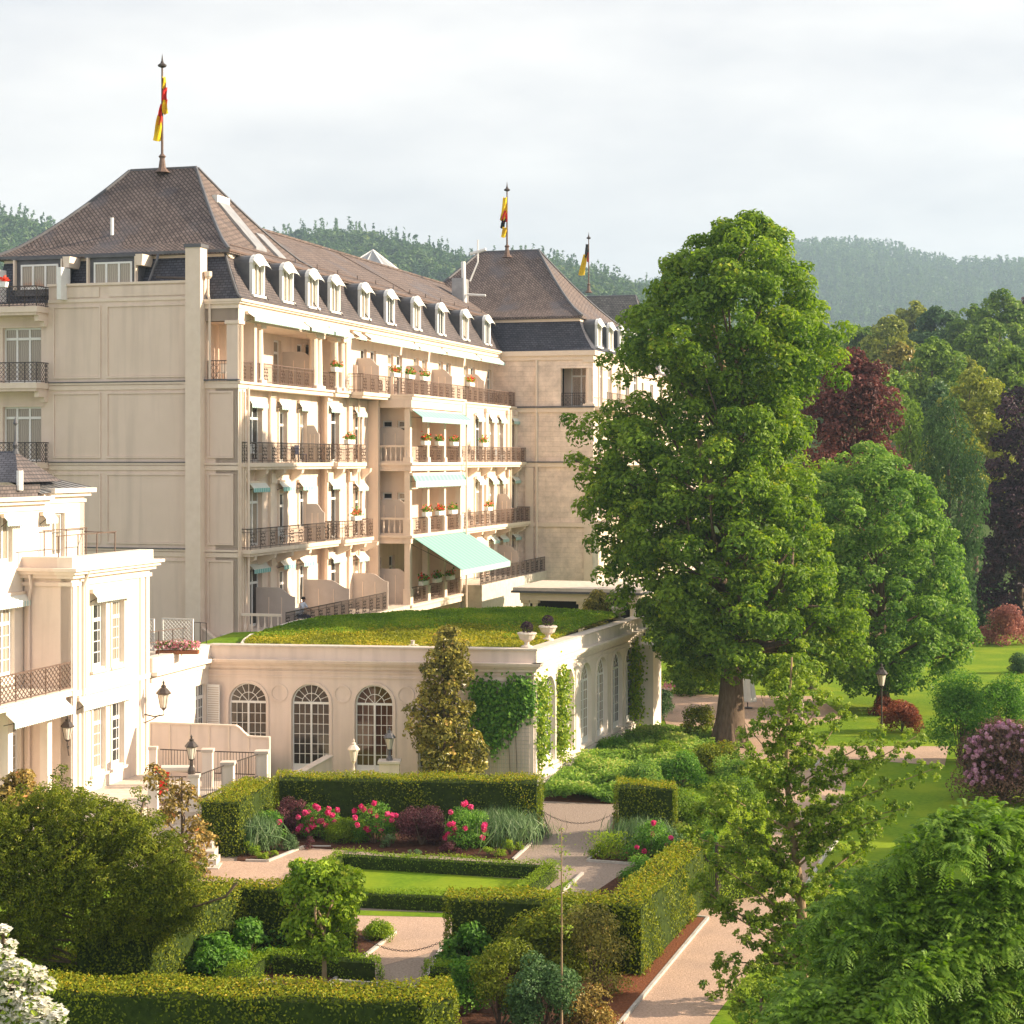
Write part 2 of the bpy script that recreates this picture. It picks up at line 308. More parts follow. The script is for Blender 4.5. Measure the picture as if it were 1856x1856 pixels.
# ---------------- leaves ----------------
def leafmesh(name, C, Nn, size, mat, tint=None, aspect=.55, droop=0.0):
    """every leaf is a folded diamond of its own direction, size and tint"""
    n = len(C); C = np.asarray(C); Nn = unit(Nn); size = np.broadcast_to(size, (n,))*rng.uniform(.7, 1.3, n)
    t = rng.normal(size=(n, 3)); t[:, 2] -= droop; t = unit(t-(t*Nn).sum(1, keepdims=True)*Nn); b = np.cross(Nn, t)
    s = size[:, None]
    V = np.stack([C-t*s*.5, C+b*s*aspect*.5+Nn*s*.12, C+t*s*.5-Nn*s*.08, C-b*s*aspect*.5+Nn*s*.12], 1).reshape(-1, 3)
    Q = np.arange(4*n).reshape(n, 4)
    if tint is None: tint = rng.uniform(0, 1, n)
    return mkmesh(name, V, Q, mat, tint=np.repeat(np.clip(tint, 0, 1), 4))
def clumps(cl, per_m2=60, up=.35, shell=.55, flat=.8):
    """points and normals on leafy clumps cl = array of (x,y,z,r)"""
    cl = np.asarray(cl); n = np.maximum((cl[:, 3]**2*per_m2).astype(int), 8); idx = np.repeat(np.arange(len(cl)), n)
    d = unit(rng.normal(size=(len(idx), 3))); d[:, 2] = np.where(rng.random(len(idx)) < .45, np.abs(d[:, 2]), d[:, 2])
    rr = cl[idx, 3]*(shell+(1-shell)*rng.random(len(idx))**.6)
    P = cl[idx, :3]+d*rr[:, None]*np.array([1, 1, flat])
    Nn = d+rng.normal(size=d.shape)*.45+np.array([0, 0, up])
    cb = rng.uniform(-.22, .22, len(cl))[idx]
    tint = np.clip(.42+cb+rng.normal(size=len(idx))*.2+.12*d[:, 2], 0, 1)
    return P, Nn, tint
# ---------------- window, railing and wall builders ----------------
def window_proto(w, h, cols=2, transom=.72, bar=.09, name='window', glass='window_glass', rows=0, mat='white_paint', sub=0):
    """origin at the sill centre on the outer wall face; the frame sits back in the reveal"""
    m = MB(); y0, y1 = .16, .24
    m.box(-w/2, -w/2+bar, y0, y1, 0, h); m.box(w/2-bar, w/2, y0, y1, 0, h)
    m.box(-w/2+bar, w/2-bar, y0, y1, h-bar, h); m.box(-w/2+bar, w/2-bar, y0, y1, 0, bar*1.4)
    for i in range(1, cols): x = -w/2+w*i/cols; m.box(x-bar*.55, x+bar*.55, y0-.02, y1-.004, bar*1.4, h-bar)
    if transom: m.box(-w/2+bar, w/2-bar, y0-.03, y1-.008, h*transom-bar*.7, h*transom+bar*.7)
    for r in range(rows):
        z = bar*1.4+(h*(transom or 1)-bar*1.4)*(r+1)/(rows+1); m.box(-w/2+bar, w/2-bar, y0+.01, y1-.02, z-.018, z+.018)
    for c in range(sub*cols):
        x = -w/2+w*(c+.5)/(cols*sub); m.box(x-.014, x+.014, y0+.012, y1-.022, bar, h-bar)
    fo = m.build(name, mat)
    g = MB().box(-w/2+bar*.5, w/2-bar*.5, y1-.04, y1-.03, bar*.5, h-bar*.5); g.build('pane', glass, fo)
    return proto(fo)
def arch_window_proto(w, h, glass='dark_glass', name='arched_window'):
    """door leaves of small panes under a fanlight; origin at the sill centre"""
    r = w/2; zs = h-r; m = MB(); y0, y1 = .14, .22; b = .07
    def arc(rad, t0=0, t1=math.pi, n=14): return [(rad*math.cos(t0+(t1-t0)*i/n), zs+rad*math.sin(t0+(t1-t0)*i/n)) for i in range(n+1)]
    def ring(r0, r1, ya, yb, n=14):
        A, B = arc(r0, n=n), arc(r1, n=n)
        for i in range(n): m.prism([A[i], B[i], B[i+1], A[i+1]], ya, yb)
    ring(r-b, r, y0, y1)
    for sx in (-1, 1): m.box(sx*r, sx*(r-b), y0, y1, 0, zs)
    m.box(-b*.6, b*.6, y0-.02, y1, 0, zs); m.box(-r+b, r-b, y0-.01, y1, zs-.05, zs+.05); m.box(-r+b, r-b, y0, y1, 0, .3)
    t = .013
    for sx in (-1, 1):
        for i in (1, 2): x = sx*(b*.6+(r-b*1.6)*i/3); m.box(x-t, x+t, y0+.02, y1-.02, .3, zs-.05)
    for k in range(1, 6): z = .3+(zs-.35)*k/6; m.box(-r+b, r-b, y0+.02, y1-.02, z-t, z+t)
    ring(r*.5-.014, r*.5+.014, y0+.02, y1-.02, 12)
    for k in range(1, 8):
        a = math.pi*k/8; c, s = math.cos(a), math.sin(a); r0 = .06 if k % 2 == 0 else r*.5
        m.prism([(r0*c+t*s, zs+r0*s-t*c), ((r-b)*c+t*s, zs+(r-b)*s-t*c), ((r-b)*c-t*s, zs+(r-b)*s+t*c), (r0*c-t*s, zs+r0*s+t*c)], y0+.02, y1-.02)
    fo = m.build(name, 'white_paint')
    g = MB(); g.prism([(-r+.03, .02), (r-.03, .02)]+arc(r-.03), y1-.05, y1-.04); g.build('pane', glass, fo)
    return proto(fo)
def wall(m, x0, x1, z0, z1, y, th, holes):
    """flat wall with rectangular holes (x0,x1,z0,z1) or arched holes (x0,x1,z0,z1,'arch')"""
    xs = sorted({x0, x1, *[v for h in holes for v in h[:2] if x0 < v < x1]})
    for a, b in zip(xs[:-1], xs[1:]):
        mid = (a+b)/2; hs = sorted([h for h in holes if h[0] < mid < h[1]], key=lambda h: h[2]); z = z0
        for h in hs:
            if h[2] > z+1e-4: m.box(a, b, y, y+th, z, h[2])
            z = h[3]
            if len(h) > 4:
                r = (h[1]-h[0])/2; cx = (h[0]+h[1])/2; zs = h[3]-r; n = 14; top = h[3]+.02
                pts = [(cx-r*math.cos(math.pi*i/n), zs+r*math.sin(math.pi*i/n)) for i in range(n+1)]
                for i in range(n): m.prism([pts[i], pts[i+1], (pts[i+1][0], top), (pts[i][0], top)], y, y+th)
                z = top
        if z < z1-1e-4: m.box(a, b, y, y+th, z, z1)
def railing(m, p, q, z, h=1.0, step=.15, orn=True, t=.013):
    p, q = np.array(p, float), np.array(q, float); Ln = np.linalg.norm(q-p); n = max(2, int(Ln/step))
    def P(s, zz): v = p+(q-p)*s; return (v[0], v[1], z+zz)
    m.tube([P(0, h), P(1, h)], .032, 4); m.tube([P(0, .1), P(1, .1)], .022, 4)
    if orn: m.tube([P(0, h-.16), P(1, h-.16)], .014, 4)
    for i in range(n+1): m.tube([P(i/n, 0), P(i/n, h)], t*(1.7 if i % 8 == 0 else 1), 4, False)
    if orn:
        for i in range(0, n-3, 8):
            for k in range(0, 4, 2):
                a, b = (i+k)/n, (i+k+2)/n
                m.tube([P(a, .12), P(b, .5), P(a, h-.18)], .014, 3, False); m.tube([P(b, .12), P(a, .5), P(b, h-.18)], .014, 3, False)
def lattice_rail(m, p, q, z, h=1.0, step=.22, t=.014):
    p, q = np.array(p, float), np.array(q, float); Ln = np.linalg.norm(q-p); n = max(1, round(Ln/step))
    def P(s, zz): v = p+(q-p)*min(max(s, 0), 1); return (v[0], v[1], z+zz)
    m.tube([P(0, h), P(1, h)], .035, 4); m.tube([P(0, .06), P(1, .06)], .025, 4)
    for i in range(0, n+1, 4): m.tube([P(i/n, 0), P(i/n, h)], .026, 4, False)
    rows = 4
    for j in range(rows):
        z0, z1 = .08+(h-.1)*j/rows, .08+(h-.1)*(j+1)/rows
        for i in range(n): m.tube([P(i/n, z0), P((i+1)/n, z1)], t, 3, False); m.tube([P((i+1)/n, z0), P(i/n, z1)], t, 3, False)
def baluster_rail(m, p, q, z, h=.95):
    p, q = np.array(p, float), np.array(q, float); Ln = np.linalg.norm(q-p); n = max(2, int(Ln/.3)); d = (q-p)/Ln; nn = np.array([-d[1], d[0]])
    def bx(s0, s1, wd, z0, z1):
        a, b = p+(q-p)*s0, p+(q-p)*s1; m.slab([tuple(a-nn*wd), tuple(b-nn*wd), tuple(b+nn*wd), tuple(a+nn*wd)], z+z0, z+z1)
    bx(0, 1, .07, h-.12, h); bx(0, 1, .06, 0, .1)
    for i in range(n):
        c = p+(q-p)*((i+.5)/n); m.lathe((c[0], c[1], z+.1), [(.04, 0), (.07, .12), (.075, .25), (.035, .5), (.045, h-.22)], 6)
def awning(parent, fr, x, z, w, out=.55, drop=.25, val=.26, y=0.0, cloth='awning_white', vmat='awning_stripe', name='awning'):
    """cassette, sloping cloth and hanging valance"""
    m = MB(fr.sub(x, y, z)); m.m(0)
    m.prism([(-w/2, -.02), (w/2, -.02), (w/2, .14), (-w/2, .14)], -.16, -.02)
    m.m(1)
    m.add([(-w/2, -.1, .10), (w/2, -.1, .10), (w/2, -out, -drop), (-w/2, -out, -drop), (-w/2, -.1, .075), (w/2, -.1, .075), (w/2, -out, -drop-.025), (-w/2, -out, -drop-.025)],
          [(0, 3, 2, 1), (4, 5, 6, 7), (3, 7, 6, 2), (0, 4, 7, 3), (1, 2, 6, 5)])
    o = m.build(name, ['stone_trim', cloth], parent)
    v = MB(fr.sub(x, y, z)); n = max(3, int(w/.16)); zt = -drop
    for i in range(n):
        a, b = -w/2+w*i/n, -w/2+w*(i+1)/n; e = val*.86
        v.prism([(a, zt-e), (a+(b-a)*.5, zt-val), (b, zt-e), (b, zt), (a, zt)], -out-.015, -out)
    v.build('valance', vmat, o)
    k = MB(fr.sub(x, y, z))
    for sx in (-1, 1): k.tube([(sx*w/2*.97, -.02, -.35), (sx*w/2*.97, -out, -drop-.02)], .02, 4)
    k.build('arm', 'iron', o)
    return o
def hip(m, x0, x1, y0, y1, z0, rx0, rx1, ry0, ry1, z1, curve=1.25, n=6, th=.18):
    """hipped roof from eave rectangle to ridge, slightly hollow towards the eaves"""
    V = []; Fs = []
    def rect(t): e = t; return (x0+(rx0-x0)*e, x1+(rx1-x1)*e, y0+(ry0-y0)*e, y1+(ry1-y1)*e, z0+(z1-z0)*t**curve)
    V += [(x0, y0, z0-th), (x1, y0, z0-th), (x1, y1, z0-th), (x0, y1, z0-th)]
    for i in range(n+1):
        a, b, c, d, z = rect(i/n); V += [(a, c, z), (b, c, z), (b, d, z), (a, d, z)]
    for i in range(n+1):
        for j in range(4): k = i*4; Fs.append((k+j, k+(j+1) % 4, k+4+(j+1) % 4, k+4+j))
    Fs += [(3, 2, 1, 0), tuple(4*(n+1)+j for j in range(4))]
    m.add(V, Fs); return [(rect(i/n)) for i in range(n+1)]
def hip_lines(m, rects, r=.09):
    for (ix, iy) in ((0, 2), (1, 2), (1, 3), (0, 3)): m.tube([(q[ix], q[iy], q[4]+.02) for q in rects], r, 5)
    q = rects[-1]; m.tube([(q[0], (q[2]+q[3])/2, q[4]+.03), (q[1], (q[2]+q[3])/2, q[4]+.03)], r*1.2, 5)

# ---------------- the hotel ----------------
A0 = math.atan2(952, F); dA = np.array([math.sin(A0), math.cos(A0)]); nB = np.array([dA[1], -dA[0]])
HO = np.array([(432-CX)/F*88, 88.0])
hotel = empty('hotel_building', (HO[0], HO[1], 0), 'large cream hotel with purple-brown hipped slate roofs and rows of balconies', 'hotel')
SD = Fr(HO, dA)                 # long sunlit side: x = distance back along the side, y = inwards
GB = Fr(HO, nB, dA)             # shaded end wall facing the camera: x to the right (0 at the corner, negative to the left), y = inwards (back)
def xa(px, y=0.0):              # distance along the side of the point seen at px on the plane y
    k = (px-CX)/F; ox, oy = SD.o[0]+SD.y[0]*y, SD.o[1]+SD.y[1]*y
    return (k*oy-ox)/(SD.x[0]-k*SD.x[1])
def xb(px, y=0.0):
    k = (px-CX)/F; ox, oy = GB.o[0]+GB.y[0]*y, GB.o[1]+GB.y[1]*y
    return (k*oy-ox)/(GB.x[0]-k*GB.x[1])
ZF = [5.75, 9.8, 14.02, 17.98, 21.95]; ZB = 3.0
# window prototypes
W_door = window_proto(1.5, 2.95, 2, .74); W_single = window_proto(1.0, 2.6, 1, .74); W_pair = window_proto(1.05, 2.0, 2, .7)
W_triple = window_proto(2.15, 2.75, 3, .8); W_attic = window_proto(2.1, 1.25, 3, 0); W_dorm = window_proto(1.0, 1.35, 2, 0, .08, name='dormer_window')
W_small = window_proto(.62, 1.15, 1, .66, .08)
def hole(x, z, w, h): return (x-w/2, x+w/2, z, z+h)
def curtain(fr, x, y, z, w, h): pass
# --- end wall facing the camera
xl, xr_, xc = xb(88), xb(345), xb(372)
m = MB(GB); th = .45
trip = [(xb(40), z+.05) for z in (ZF[1], ZF[2], ZF[3])]
wall(m, -13.6, xl, ZB, 22.0, 0, th, [hole(x, z, 2.15, 2.75) for x, z in trip]+[hole(xb(40), ZF[0]+.05, 2.15, 2.75)])
m.box(xl, xc+.02, 0, th, ZB, 22.0); m.box(xc+.02, -.02, 0, th, ZB, ZF[3]-.2)
m.box(xl, xr_, .02, .42, 22.0, 22.85)
m.build('end_wall', 'stucco_cream', hotel)
m = MB(GB); m.box(xl-.03, xr_, -.08, .5, 22.8, 22.92); m.box(xl, xr_-.01, -.05, 0, 21.98, 22.14)
for z in (ZF[3], ZF[2], ZF[1]):
    m.box(xl+.05, xr_, -.09, 0, z-.10, z+.0); m.box(xl+.05, xr_, -.05, 0, z-.36, z-.14)
    m.box(xc, -.02, -.09, 0, z-.10, z+.0); m.box(xc, -.02, -.05, 0, z-.36, z-.14)
m.build('string_course', 'stone_trim', hotel)
for z in (ZF[3], ZF[2], ZF[1]): MB(GB).box(xl+.05, xr_, -.13, 0, z+.004, z+.05).build('flashing', 'lead', hotel)
# recessed panels: raised border bars around a darker panel
pn = [(xb(100), xb(180)), (xb(197), xr_-.05)]
for (z0, z1) in ((18.15, 21.75), (14.2, 17.45), (9.98, 13.45), (5.0, 9.25)):
    for i, (a, b) in enumerate(pn+([(xc+.25, -.35)] if z1 < 18 else [])):
        MB(GB).box(a, b, -.012, 0, z0+.15, z1-.05).build('wall_panel', 'stucco_panel', hotel)
        f = MB(GB); t = .09; a2, b2 = a-.03, b+.0
        f.box(a2-t, a2, -.06, 0, z0+.05, z1+.05); f.box(b2, b2+t, -.06, 0, z0+.05, z1+.05); f.box(a2, b2, -.06, 0, z1-.04, z1+.05); f.box(a2, b2, -.06, 0, z0+.05, z0+.14)
        f.build('panel_border', 'stucco_cream', hotel)
for (a, b) in pn: MB(GB).box(a, b, -.03, 0, 22.22, 22.72).build('wall_panel', 'stucco_cream', hotel)
# tall flue pillar and pipes
m = MB(GB); m.box(xr_, xc, -.55, .2, ZB, 24.45); o = m.build('flue_pillar', 'stone_trim', hotel)
MB(GB).box(xr_-.06, xc+.06, -.6, .25, 24.45, 24.62).build('cap', 'lead', o)
m = MB(GB); m.tube([(xc+.28, -.1, ZF[3]), (xc+.28, -.1, 21.9), (xc+.2, -.1, 22.2), (xc+.2, -.1, 23.1)], .07, 6); m.lathe((xc+.2, -.1, 22.95), [(.1, 0), (.2, .12), (.2, .35)], 8); m.build('downpipe', 'stone_trim', hotel)
m = MB(GB)
m.prism([(xc-.02, ZF[0]+.2), (xc+1.45, ZF[0]-.9), (xc+1.45, ZB), (xc-.02, ZB)], -.32, -.1); m.build('sloping_buttress', 'stucco_cream', hotel)
MB(GB).prism([(xc-.02, ZF[0]+.3), (xc-.02, ZF[0]+.2), (xc+1.5, ZF[0]-.93), (xc+1.5, ZF[0]-.83)], -.36, -.06).build('coping', 'stone_trim', hotel)
# balconies on the left of the end wall
for k, z in enumerate((ZF[1], ZF[2], ZF[3], 21.75)):
    o = MB(GB).box(-13.6, xl+.02, -1.15, -.001, z-.28, z).build('balcony', 'stone_trim', hotel)
    MB(GB).box(-13.6, xl-.06, -1.08, -.001, z-.42, z-.281).build('moulding', 'stucco_cream', o)
    c = MB(GB); c.prism([(xl-.3, z-.95), (xl-.05, z-.95), (xl-.05, z-.42), (xl-.3, z-.42)], -.3, 0); c.prism([(xl-.3, z-.7), (xl-.05, z-.7), (xl-.05, z-.42), (xl-.3, z-.42)], -.85, -.3); c.build('bracket', 'stone_trim', o)
    r = MB(GB); lattice_rail(r, (-13.6, -1.1), (xl-.02, -1.1), z); lattice_rail(r, (xl-.02, -1.1), (xl-.02, 0), z); r.build('railing', 'iron', o)
for x, z in trip: place(W_triple, hotel, GB.mat(x, 0, z, ORG[hotel]))
m = MB(GB)
for x, z in trip: m.box(x-1.25, x+1.25, -.05, 0, z+2.75, z+2.85); m.box(x-1.22, x-1.08, -.03, 0, z, z+2.75)
m.build('window_surround', 'stucco_cream', hotel)
# mansard over the end wall
m = MB(GB)
m.add([(-13.6, .25, 21.9), (.16, .0, 21.9), (-1.25, 1.35, 24.3), (-13.6, 1.35, 24.3)], [(0, 1, 2, 3)])
m.build('end_mansard', 'slate', hotel)
m = MB(GB); m.box(-13.6, -1.1, 1.28, 1.7, 24.18, 24.52); m.build('eaves_band', 'stone_trim', hotel)
m = MB(GB); m.box(-13.9, -.95, .93, 1.08, 24.36, 24.5); m.build('gutter', 'lead', hotel)
m = MB(GB); m.tube([(xb(270), 1.0, 24.4), (xb(272), .7, 24.0), (xb(262), .4, 22.9)], .07, 6); m.build('downpipe', 'lead', hotel)
# box dormer and recessed attic window on the end
for x0, x1, wide in ((xb(153), xb(246), True), (xb(20), xb(112), True)):
    o = MB(GB).box(x0, x1, .35, 1.6, 22.4, 24.35).build('box_dormer', 'lead', hotel)
    MB(GB).box(x0-.1, x1+.1, .2, 1.7, 24.2, 24.32).build('dormer_roof', 'lead', o)
    w_ = place(W_attic, hotel, GB.mat((x0+x1)/2, .13, 22.72, ORG[hotel]))
    w_.matrix_local = GB.mat((x0+x1)/2, .12, 22.72, ORG[hotel])
    for xx in (x0+.08, x1-.1): MB(GB).prism([(xx-.04, 22.7), (xx+.04, 22.7), (xx+.04, 24.2), (xx-.04, 24.2)], .12, .36).build('dormer_cheek', 'stone_trim', o)
for xx in (xb(118), xb(2)):
    MB(GB).prism([(xx-.12, 22.1), (xx+.12, 22.1), (xx+.12, 23.7), (xx-.12, 23.7)], -.6, .3).build('side_screen', 'white_paint', hotel)
for xx in (xb(118), xb(250)): MB(GB).prism([(xx-.15, 23.75), (xx+.15, 23.75), (xx+.2, 24.3), (xx-.2, 24.3)], .1, 1.2).build('console', 'stone_trim', hotel)
m = MB(GB); m.tube([(xb(278), .3, 23.15), (xb(334), .3, 23.05)], .06, 6); m.build('snow_guard', 'iron', hotel)
# corner loggia block above the string course
m = MB(GB); x5 = -.02
m.box(xc+.02, x5, 0, .5, 20.9, 21.95); m.box(-.62, x5, 0, .6, ZF[3], 20.9)
m.build('loggia_corner_pier', 'stucco_cream', hotel)
m = MB(GB); m.box(xc+.02, .14, -.16, 0, 21.72, 21.95); m.box(xc+.02, .06, -.08, 0, 21.5, 21.72); m.box(-.7, .05, -.06, .66, 20.75, 20.92); m.build('cornice', 'stone_trim', hotel)
m = MB(GB); m.slab([(xc, -.18), (.1, -.18), (.1, 0), (xc, 0)], ZF[3]+.02, ZF[3]+.09); m.build('flashing', 'lead', hotel)
r = MB(GB); railing(r, (xc+.1, .1), (-.62, .1), ZF[3], 1.0, .13); r.build('railing', 'iron', hotel)
m = MB(GB); m.box(xc-.2, -.05, 2.0, 2.3, ZF[3], 20.9); m.build('loggia_wall', 'stucco_cream', hotel)
# --- hotel side: levels and the three zones
X1 = xa(629); XBAY0, XBAY1 = xa(680), xa(838, -2.1); XE = 44.9
WY = .7      # near lower wall plane set back behind the corner pilaster
zoneB_y, zoneC_y = .35, -1.1
defs = []; holes = {0: [], 1: [], 2: []}
def put(pr, px, y, z, ww, hh, fr=SD, key=None, dx=0):
    x = xa(px, y)+dx
    if key is not None: holes[key].append(hole(x, z, ww, hh))
    defs.append((pr, x, y, z)); return x
walls = {'A': [], 'B': [], 'C': [], 'T': [], 'L': []}
def win(zone, pr, px, y, z, ww, hh):
    x = xa(px, y); walls[zone].append(hole(x, z, ww, hh)); place(pr, hotel, SD.mat(x, y, z, ORG[hotel])); return x
AW = []
for fl in (0, 1, 2):
    z = ZF[fl]+.04
    for px, kind in ((462, 'd'), (512, 's'), (548, 'p'), (604, 'd')):
        pr, ww, hh = {'d': (W_door, 1.5, 2.95), 's': (W_single, 1.0, 2.6), 'p': (W_pair if fl < 2 else W_single, 1.05 if fl < 2 else 1.0, 2.0 if fl < 2 else 2.6)}[kind]
        zz = z+(.75 if (kind == 'p' and fl < 2) else 0)
        if px < 590: x = win('A', pr, px, WY, zz, ww, hh); AW.append((x, WY, z+3.05, ww+.5, fl))
        else: x = win('B', pr, px, zoneB_y, zz, ww, hh); AW.append((x, zoneB_y, z+3.05, ww+.5, fl))
    x = win('B', W_single, 648, zoneB_y, z, 1.0, 2.6); AW.append((x, zoneB_y, z+2.9, 1.6, fl))
    for px in (866, 890, 907, 930):
        x = win('C', W_single if px != 866 else W_door, px, zoneC_y, z, 1.0 if px != 866 else 1.5, 2.6 if px != 866 else 2.95)
        AW.append((x, zoneC_y, z+3.0, 1.5, fl))
XAB = xa(578, WY)+.3
m = MB(SD); wall(m, .9, XAB, ZB, ZF[3]-.25, WY, .4, walls['A']); m.build('side_wall', 'stucco_cream', hotel)
m = MB(SD); wall(m, XAB, XBAY0, ZB, ZF[3]-.25, zoneB_y, .4, walls['B']); m.build('side_wall', 'stucco_cream', hotel)
m = MB(SD); wall(m, XBAY1, XE+.3, ZB, ZF[3]-.25, zoneC_y, .4, walls['C']); m.build('side_wall', 'stucco_cream', hotel)
# corner pilaster and quoins
m = MB(SD); m.box(0, .9, .0, 1.2, ZB, ZF[3]-.25)
for k in range(3): m.box(.12+k*.26, .26+k*.26, -.06, 0, ZB, ZF[3]-.5)
m.build('corner_pilaster', 'stone_trim', hotel)
for xx, yy in ((XAB, zoneB_y), (xa(632, zoneB_y), zoneB_y), (XBAY1+.15, zoneC_y), (xa(880, zoneC_y), zoneC_y), (xa(919, zoneC_y), zoneC_y), (XE-.25, zoneC_y), (xa(490, WY), WY)):
    m = MB(SD); m.box(xx-.28, xx+.28, yy-.14, yy, ZB, ZF[3]-.3); m.box(xx-.34, xx+.34, yy-.2, yy, ZF[3]-.6, ZF[3]-.34)
    for z in (ZF[2]-.55, ZF[1]-.55): m.box(xx-.36, xx+.36, yy-.24, yy-.14, z-.5, z)
    m.build('pilaster', 'stone_trim', hotel)
for zone_y, a, b in ((WY, .9, XAB), (zoneB_y, XAB, XBAY0), (zoneC_y, XBAY1, XE)):   # horizontal rustication grooves as raised courses on the ground floor
    m = MB(SD)
    for fl in (0, 1, 2):
        for h in [q for q in walls[{WY: 'A', zoneB_y: 'B', zoneC_y: 'C'}[zone_y]] if abs(q[2]-ZF[fl]) < 1.2]:
            m.box(h[0]-.14, h[0], zone_y-.07, zone_y, h[2], h[3]+.12); m.box(h[1], h[1]+.14, zone_y-.07, zone_y, h[2], h[3]+.12); m.box(h[0]-.22, h[1]+.22, zone_y-.13, zone_y, h[3]+.12, h[3]+.22)
    m.build('window_surround', 'stone_trim', hotel)
for pxp, yy in ((438, .0), (578, WY), (640, zoneB_y), (836, -2.2), (918, zoneC_y)):
    x = xa(pxp, yy)+.2; MB(SD).tube([(x, yy-.28, ZB), (x, yy-.28, ZF[3]-.3)], .06, 6).build('downpipe', 'stone_trim', hotel)
for x, y, z, w_, fl in AW:
    awning(hotel, SD, x, z+.08, w_, (.42, .38, .30)[fl], .22, .22, y, vmat='awning_stripe' if (fl < 2 and x < XAB) else 'awning_sunlit')  # sunlit valances take the paled stripe
# main string course under the third floor, stepping with the wall planes
m = MB(SD)
for a, b, y in ((-.1, XAB, 0), (XAB, XBAY0, -.12), (XBAY0, XBAY1, -2.25), (XBAY1, XE+.4, zoneC_y)):
    m.box(a, b, y-.14, 3, ZF[3]-.12, ZF[3]-.005); m.box(a+.02, b-.02, y-.04, 2.9, ZF[3]-.34, ZF[3]-.125)
m.build('string_course', 'stone_trim', hotel)
# balconies of the lower floors
def balcony(x0, x1, y0, y1, z, cons, end0=True, end1=True, mat='iron'):
    o = MB(SD).box(x0, x1, y1, y0, z-.2, z).build('balcony', 'stone_trim', hotel)
    MB(SD).box(x0+.08, x1-.08, y1+.09, y0, z-.34, z-.201).build('moulding', 'stucco_cream', o)
    for c in cons:
        k = MB(SD); k.add([(c-.14, y0, z-.34), (c+.14, y0, z-.34), (c+.14, y1+.15, z-.34), (c-.14, y1+.15, z-.34), (c-.14, y0, z-1.0), (c+.14, y0, z-1.0), (c+.14, y1+.2, z-.55), (c-.14, y1+.2, z-.55)],
                          [(0, 1, 2, 3), (4, 7, 6, 5), (3, 2, 6, 7), (0, 3, 7, 4), (1, 5, 6, 2), (0, 4, 5, 1)]); k.build('bracket', 'stone_trim', o)
    r = MB(SD); railing(r, (x0+.06, y1+.06), (x1-.06, y1+.06), z)
    if end0: railing(r, (x0+.06, y0), (x0+.06, y1+.06), z)
    if end1: railing(r, (x1-.06, y0), (x1-.06, y1+.06), z)
    r.build('railing', mat, o); return o
for fl in (1, 2):
    ex = .55 if fl == 1 else .12
    balcony(.25, XAB-.2, WY, -ex, ZF[fl], (1.2, 3.6, 5.8, 8.2))
    balcony(XAB-.15, xa(672, -.6), zoneB_y, -ex-.25, ZF[fl], (XAB+1.2, XAB+3.4, XAB+5.4), mat='iron_brown_lit')
    balcony(XBAY1+.1, XE-.1, zoneC_y, zoneC_y-(1.15 if fl == 1 else .85), ZF[fl], (XBAY1+1.5, XBAY1+4.5, XBAY1+7.5, XBAY1+11, XE-1), mat='iron_brown_lit')  # sunlit rails get the browner iron, sun painted in
# ground terrace
o = MB(SD).box(-.6, XBAY0, -2.2, WY, ZB, ZF[0]).build('terrace', 'limestone', hotel)
r = MB(SD); railing(r, (.9, -2.1), (xa(700, -2.1), -2.1), ZF[0], 1.0, .13); r.build('railing', 'iron', o)
r = MB(GB); baluster_rail(r, (.15, .1), (2.2, .1), ZF[0], 1.0); r.build('balustrade', 'stone_trim', o)
o = MB(SD).box(XBAY1, XE, -3.4, zoneC_y, ZB, ZF[0]+.5).build('terrace', 'limestone', hotel)
r = MB(SD); railing(r, (XBAY1, -3.3), (XE-.2, -3.3), ZF[0]+.5, 1.0, .15); r.build('railing', 'iron', o)
# privacy screens standing square to the wall
def screen(x, y0, y1, z, h=2.0, name='privacy_screen'):
    """a panelled screen whose top sweeps down towards the balcony edge"""
    f = Fr((0, 0), SD.y[:2]*-1, SD.x[:2]); f.o = SD((x, 0, z)); a, b = -y0, -y1; n = 8
    pts = [(a, 0), (b, 0)]
    for i in range(n+1): t = i/n; xx = b-(b-a)*.45*t; pts.append((xx, h-.45*(.5+.5*math.cos(math.pi*t))))
    pts.append((a, h)); o = MB(f).prism(pts, 0, .07).build(name, 'grey_panel', hotel)
    k = MB(f)
    for t in (.33, .66): xx = a+(b-a)*t; k.box(xx-.025, xx+.025, -.02, 0, .02, h-.48)
    k.build('batten', 'stone_trim', o); return o
for fl, px, y0, y1 in ((0, 470, WY, -1.4), (0, 556, WY, -1.9), (0, 640, zoneB_y, -1.9), (1, 560, WY, -.35), (2, 560, WY, -.05), (1, 905, zoneC_y, -2.1), (0, 905, zoneC_y, -2.6)):
    screen(xa(px, y0)-.4, y0, y1, ZF[fl]+(.5 if (fl == 0 and px > 900) else 0))
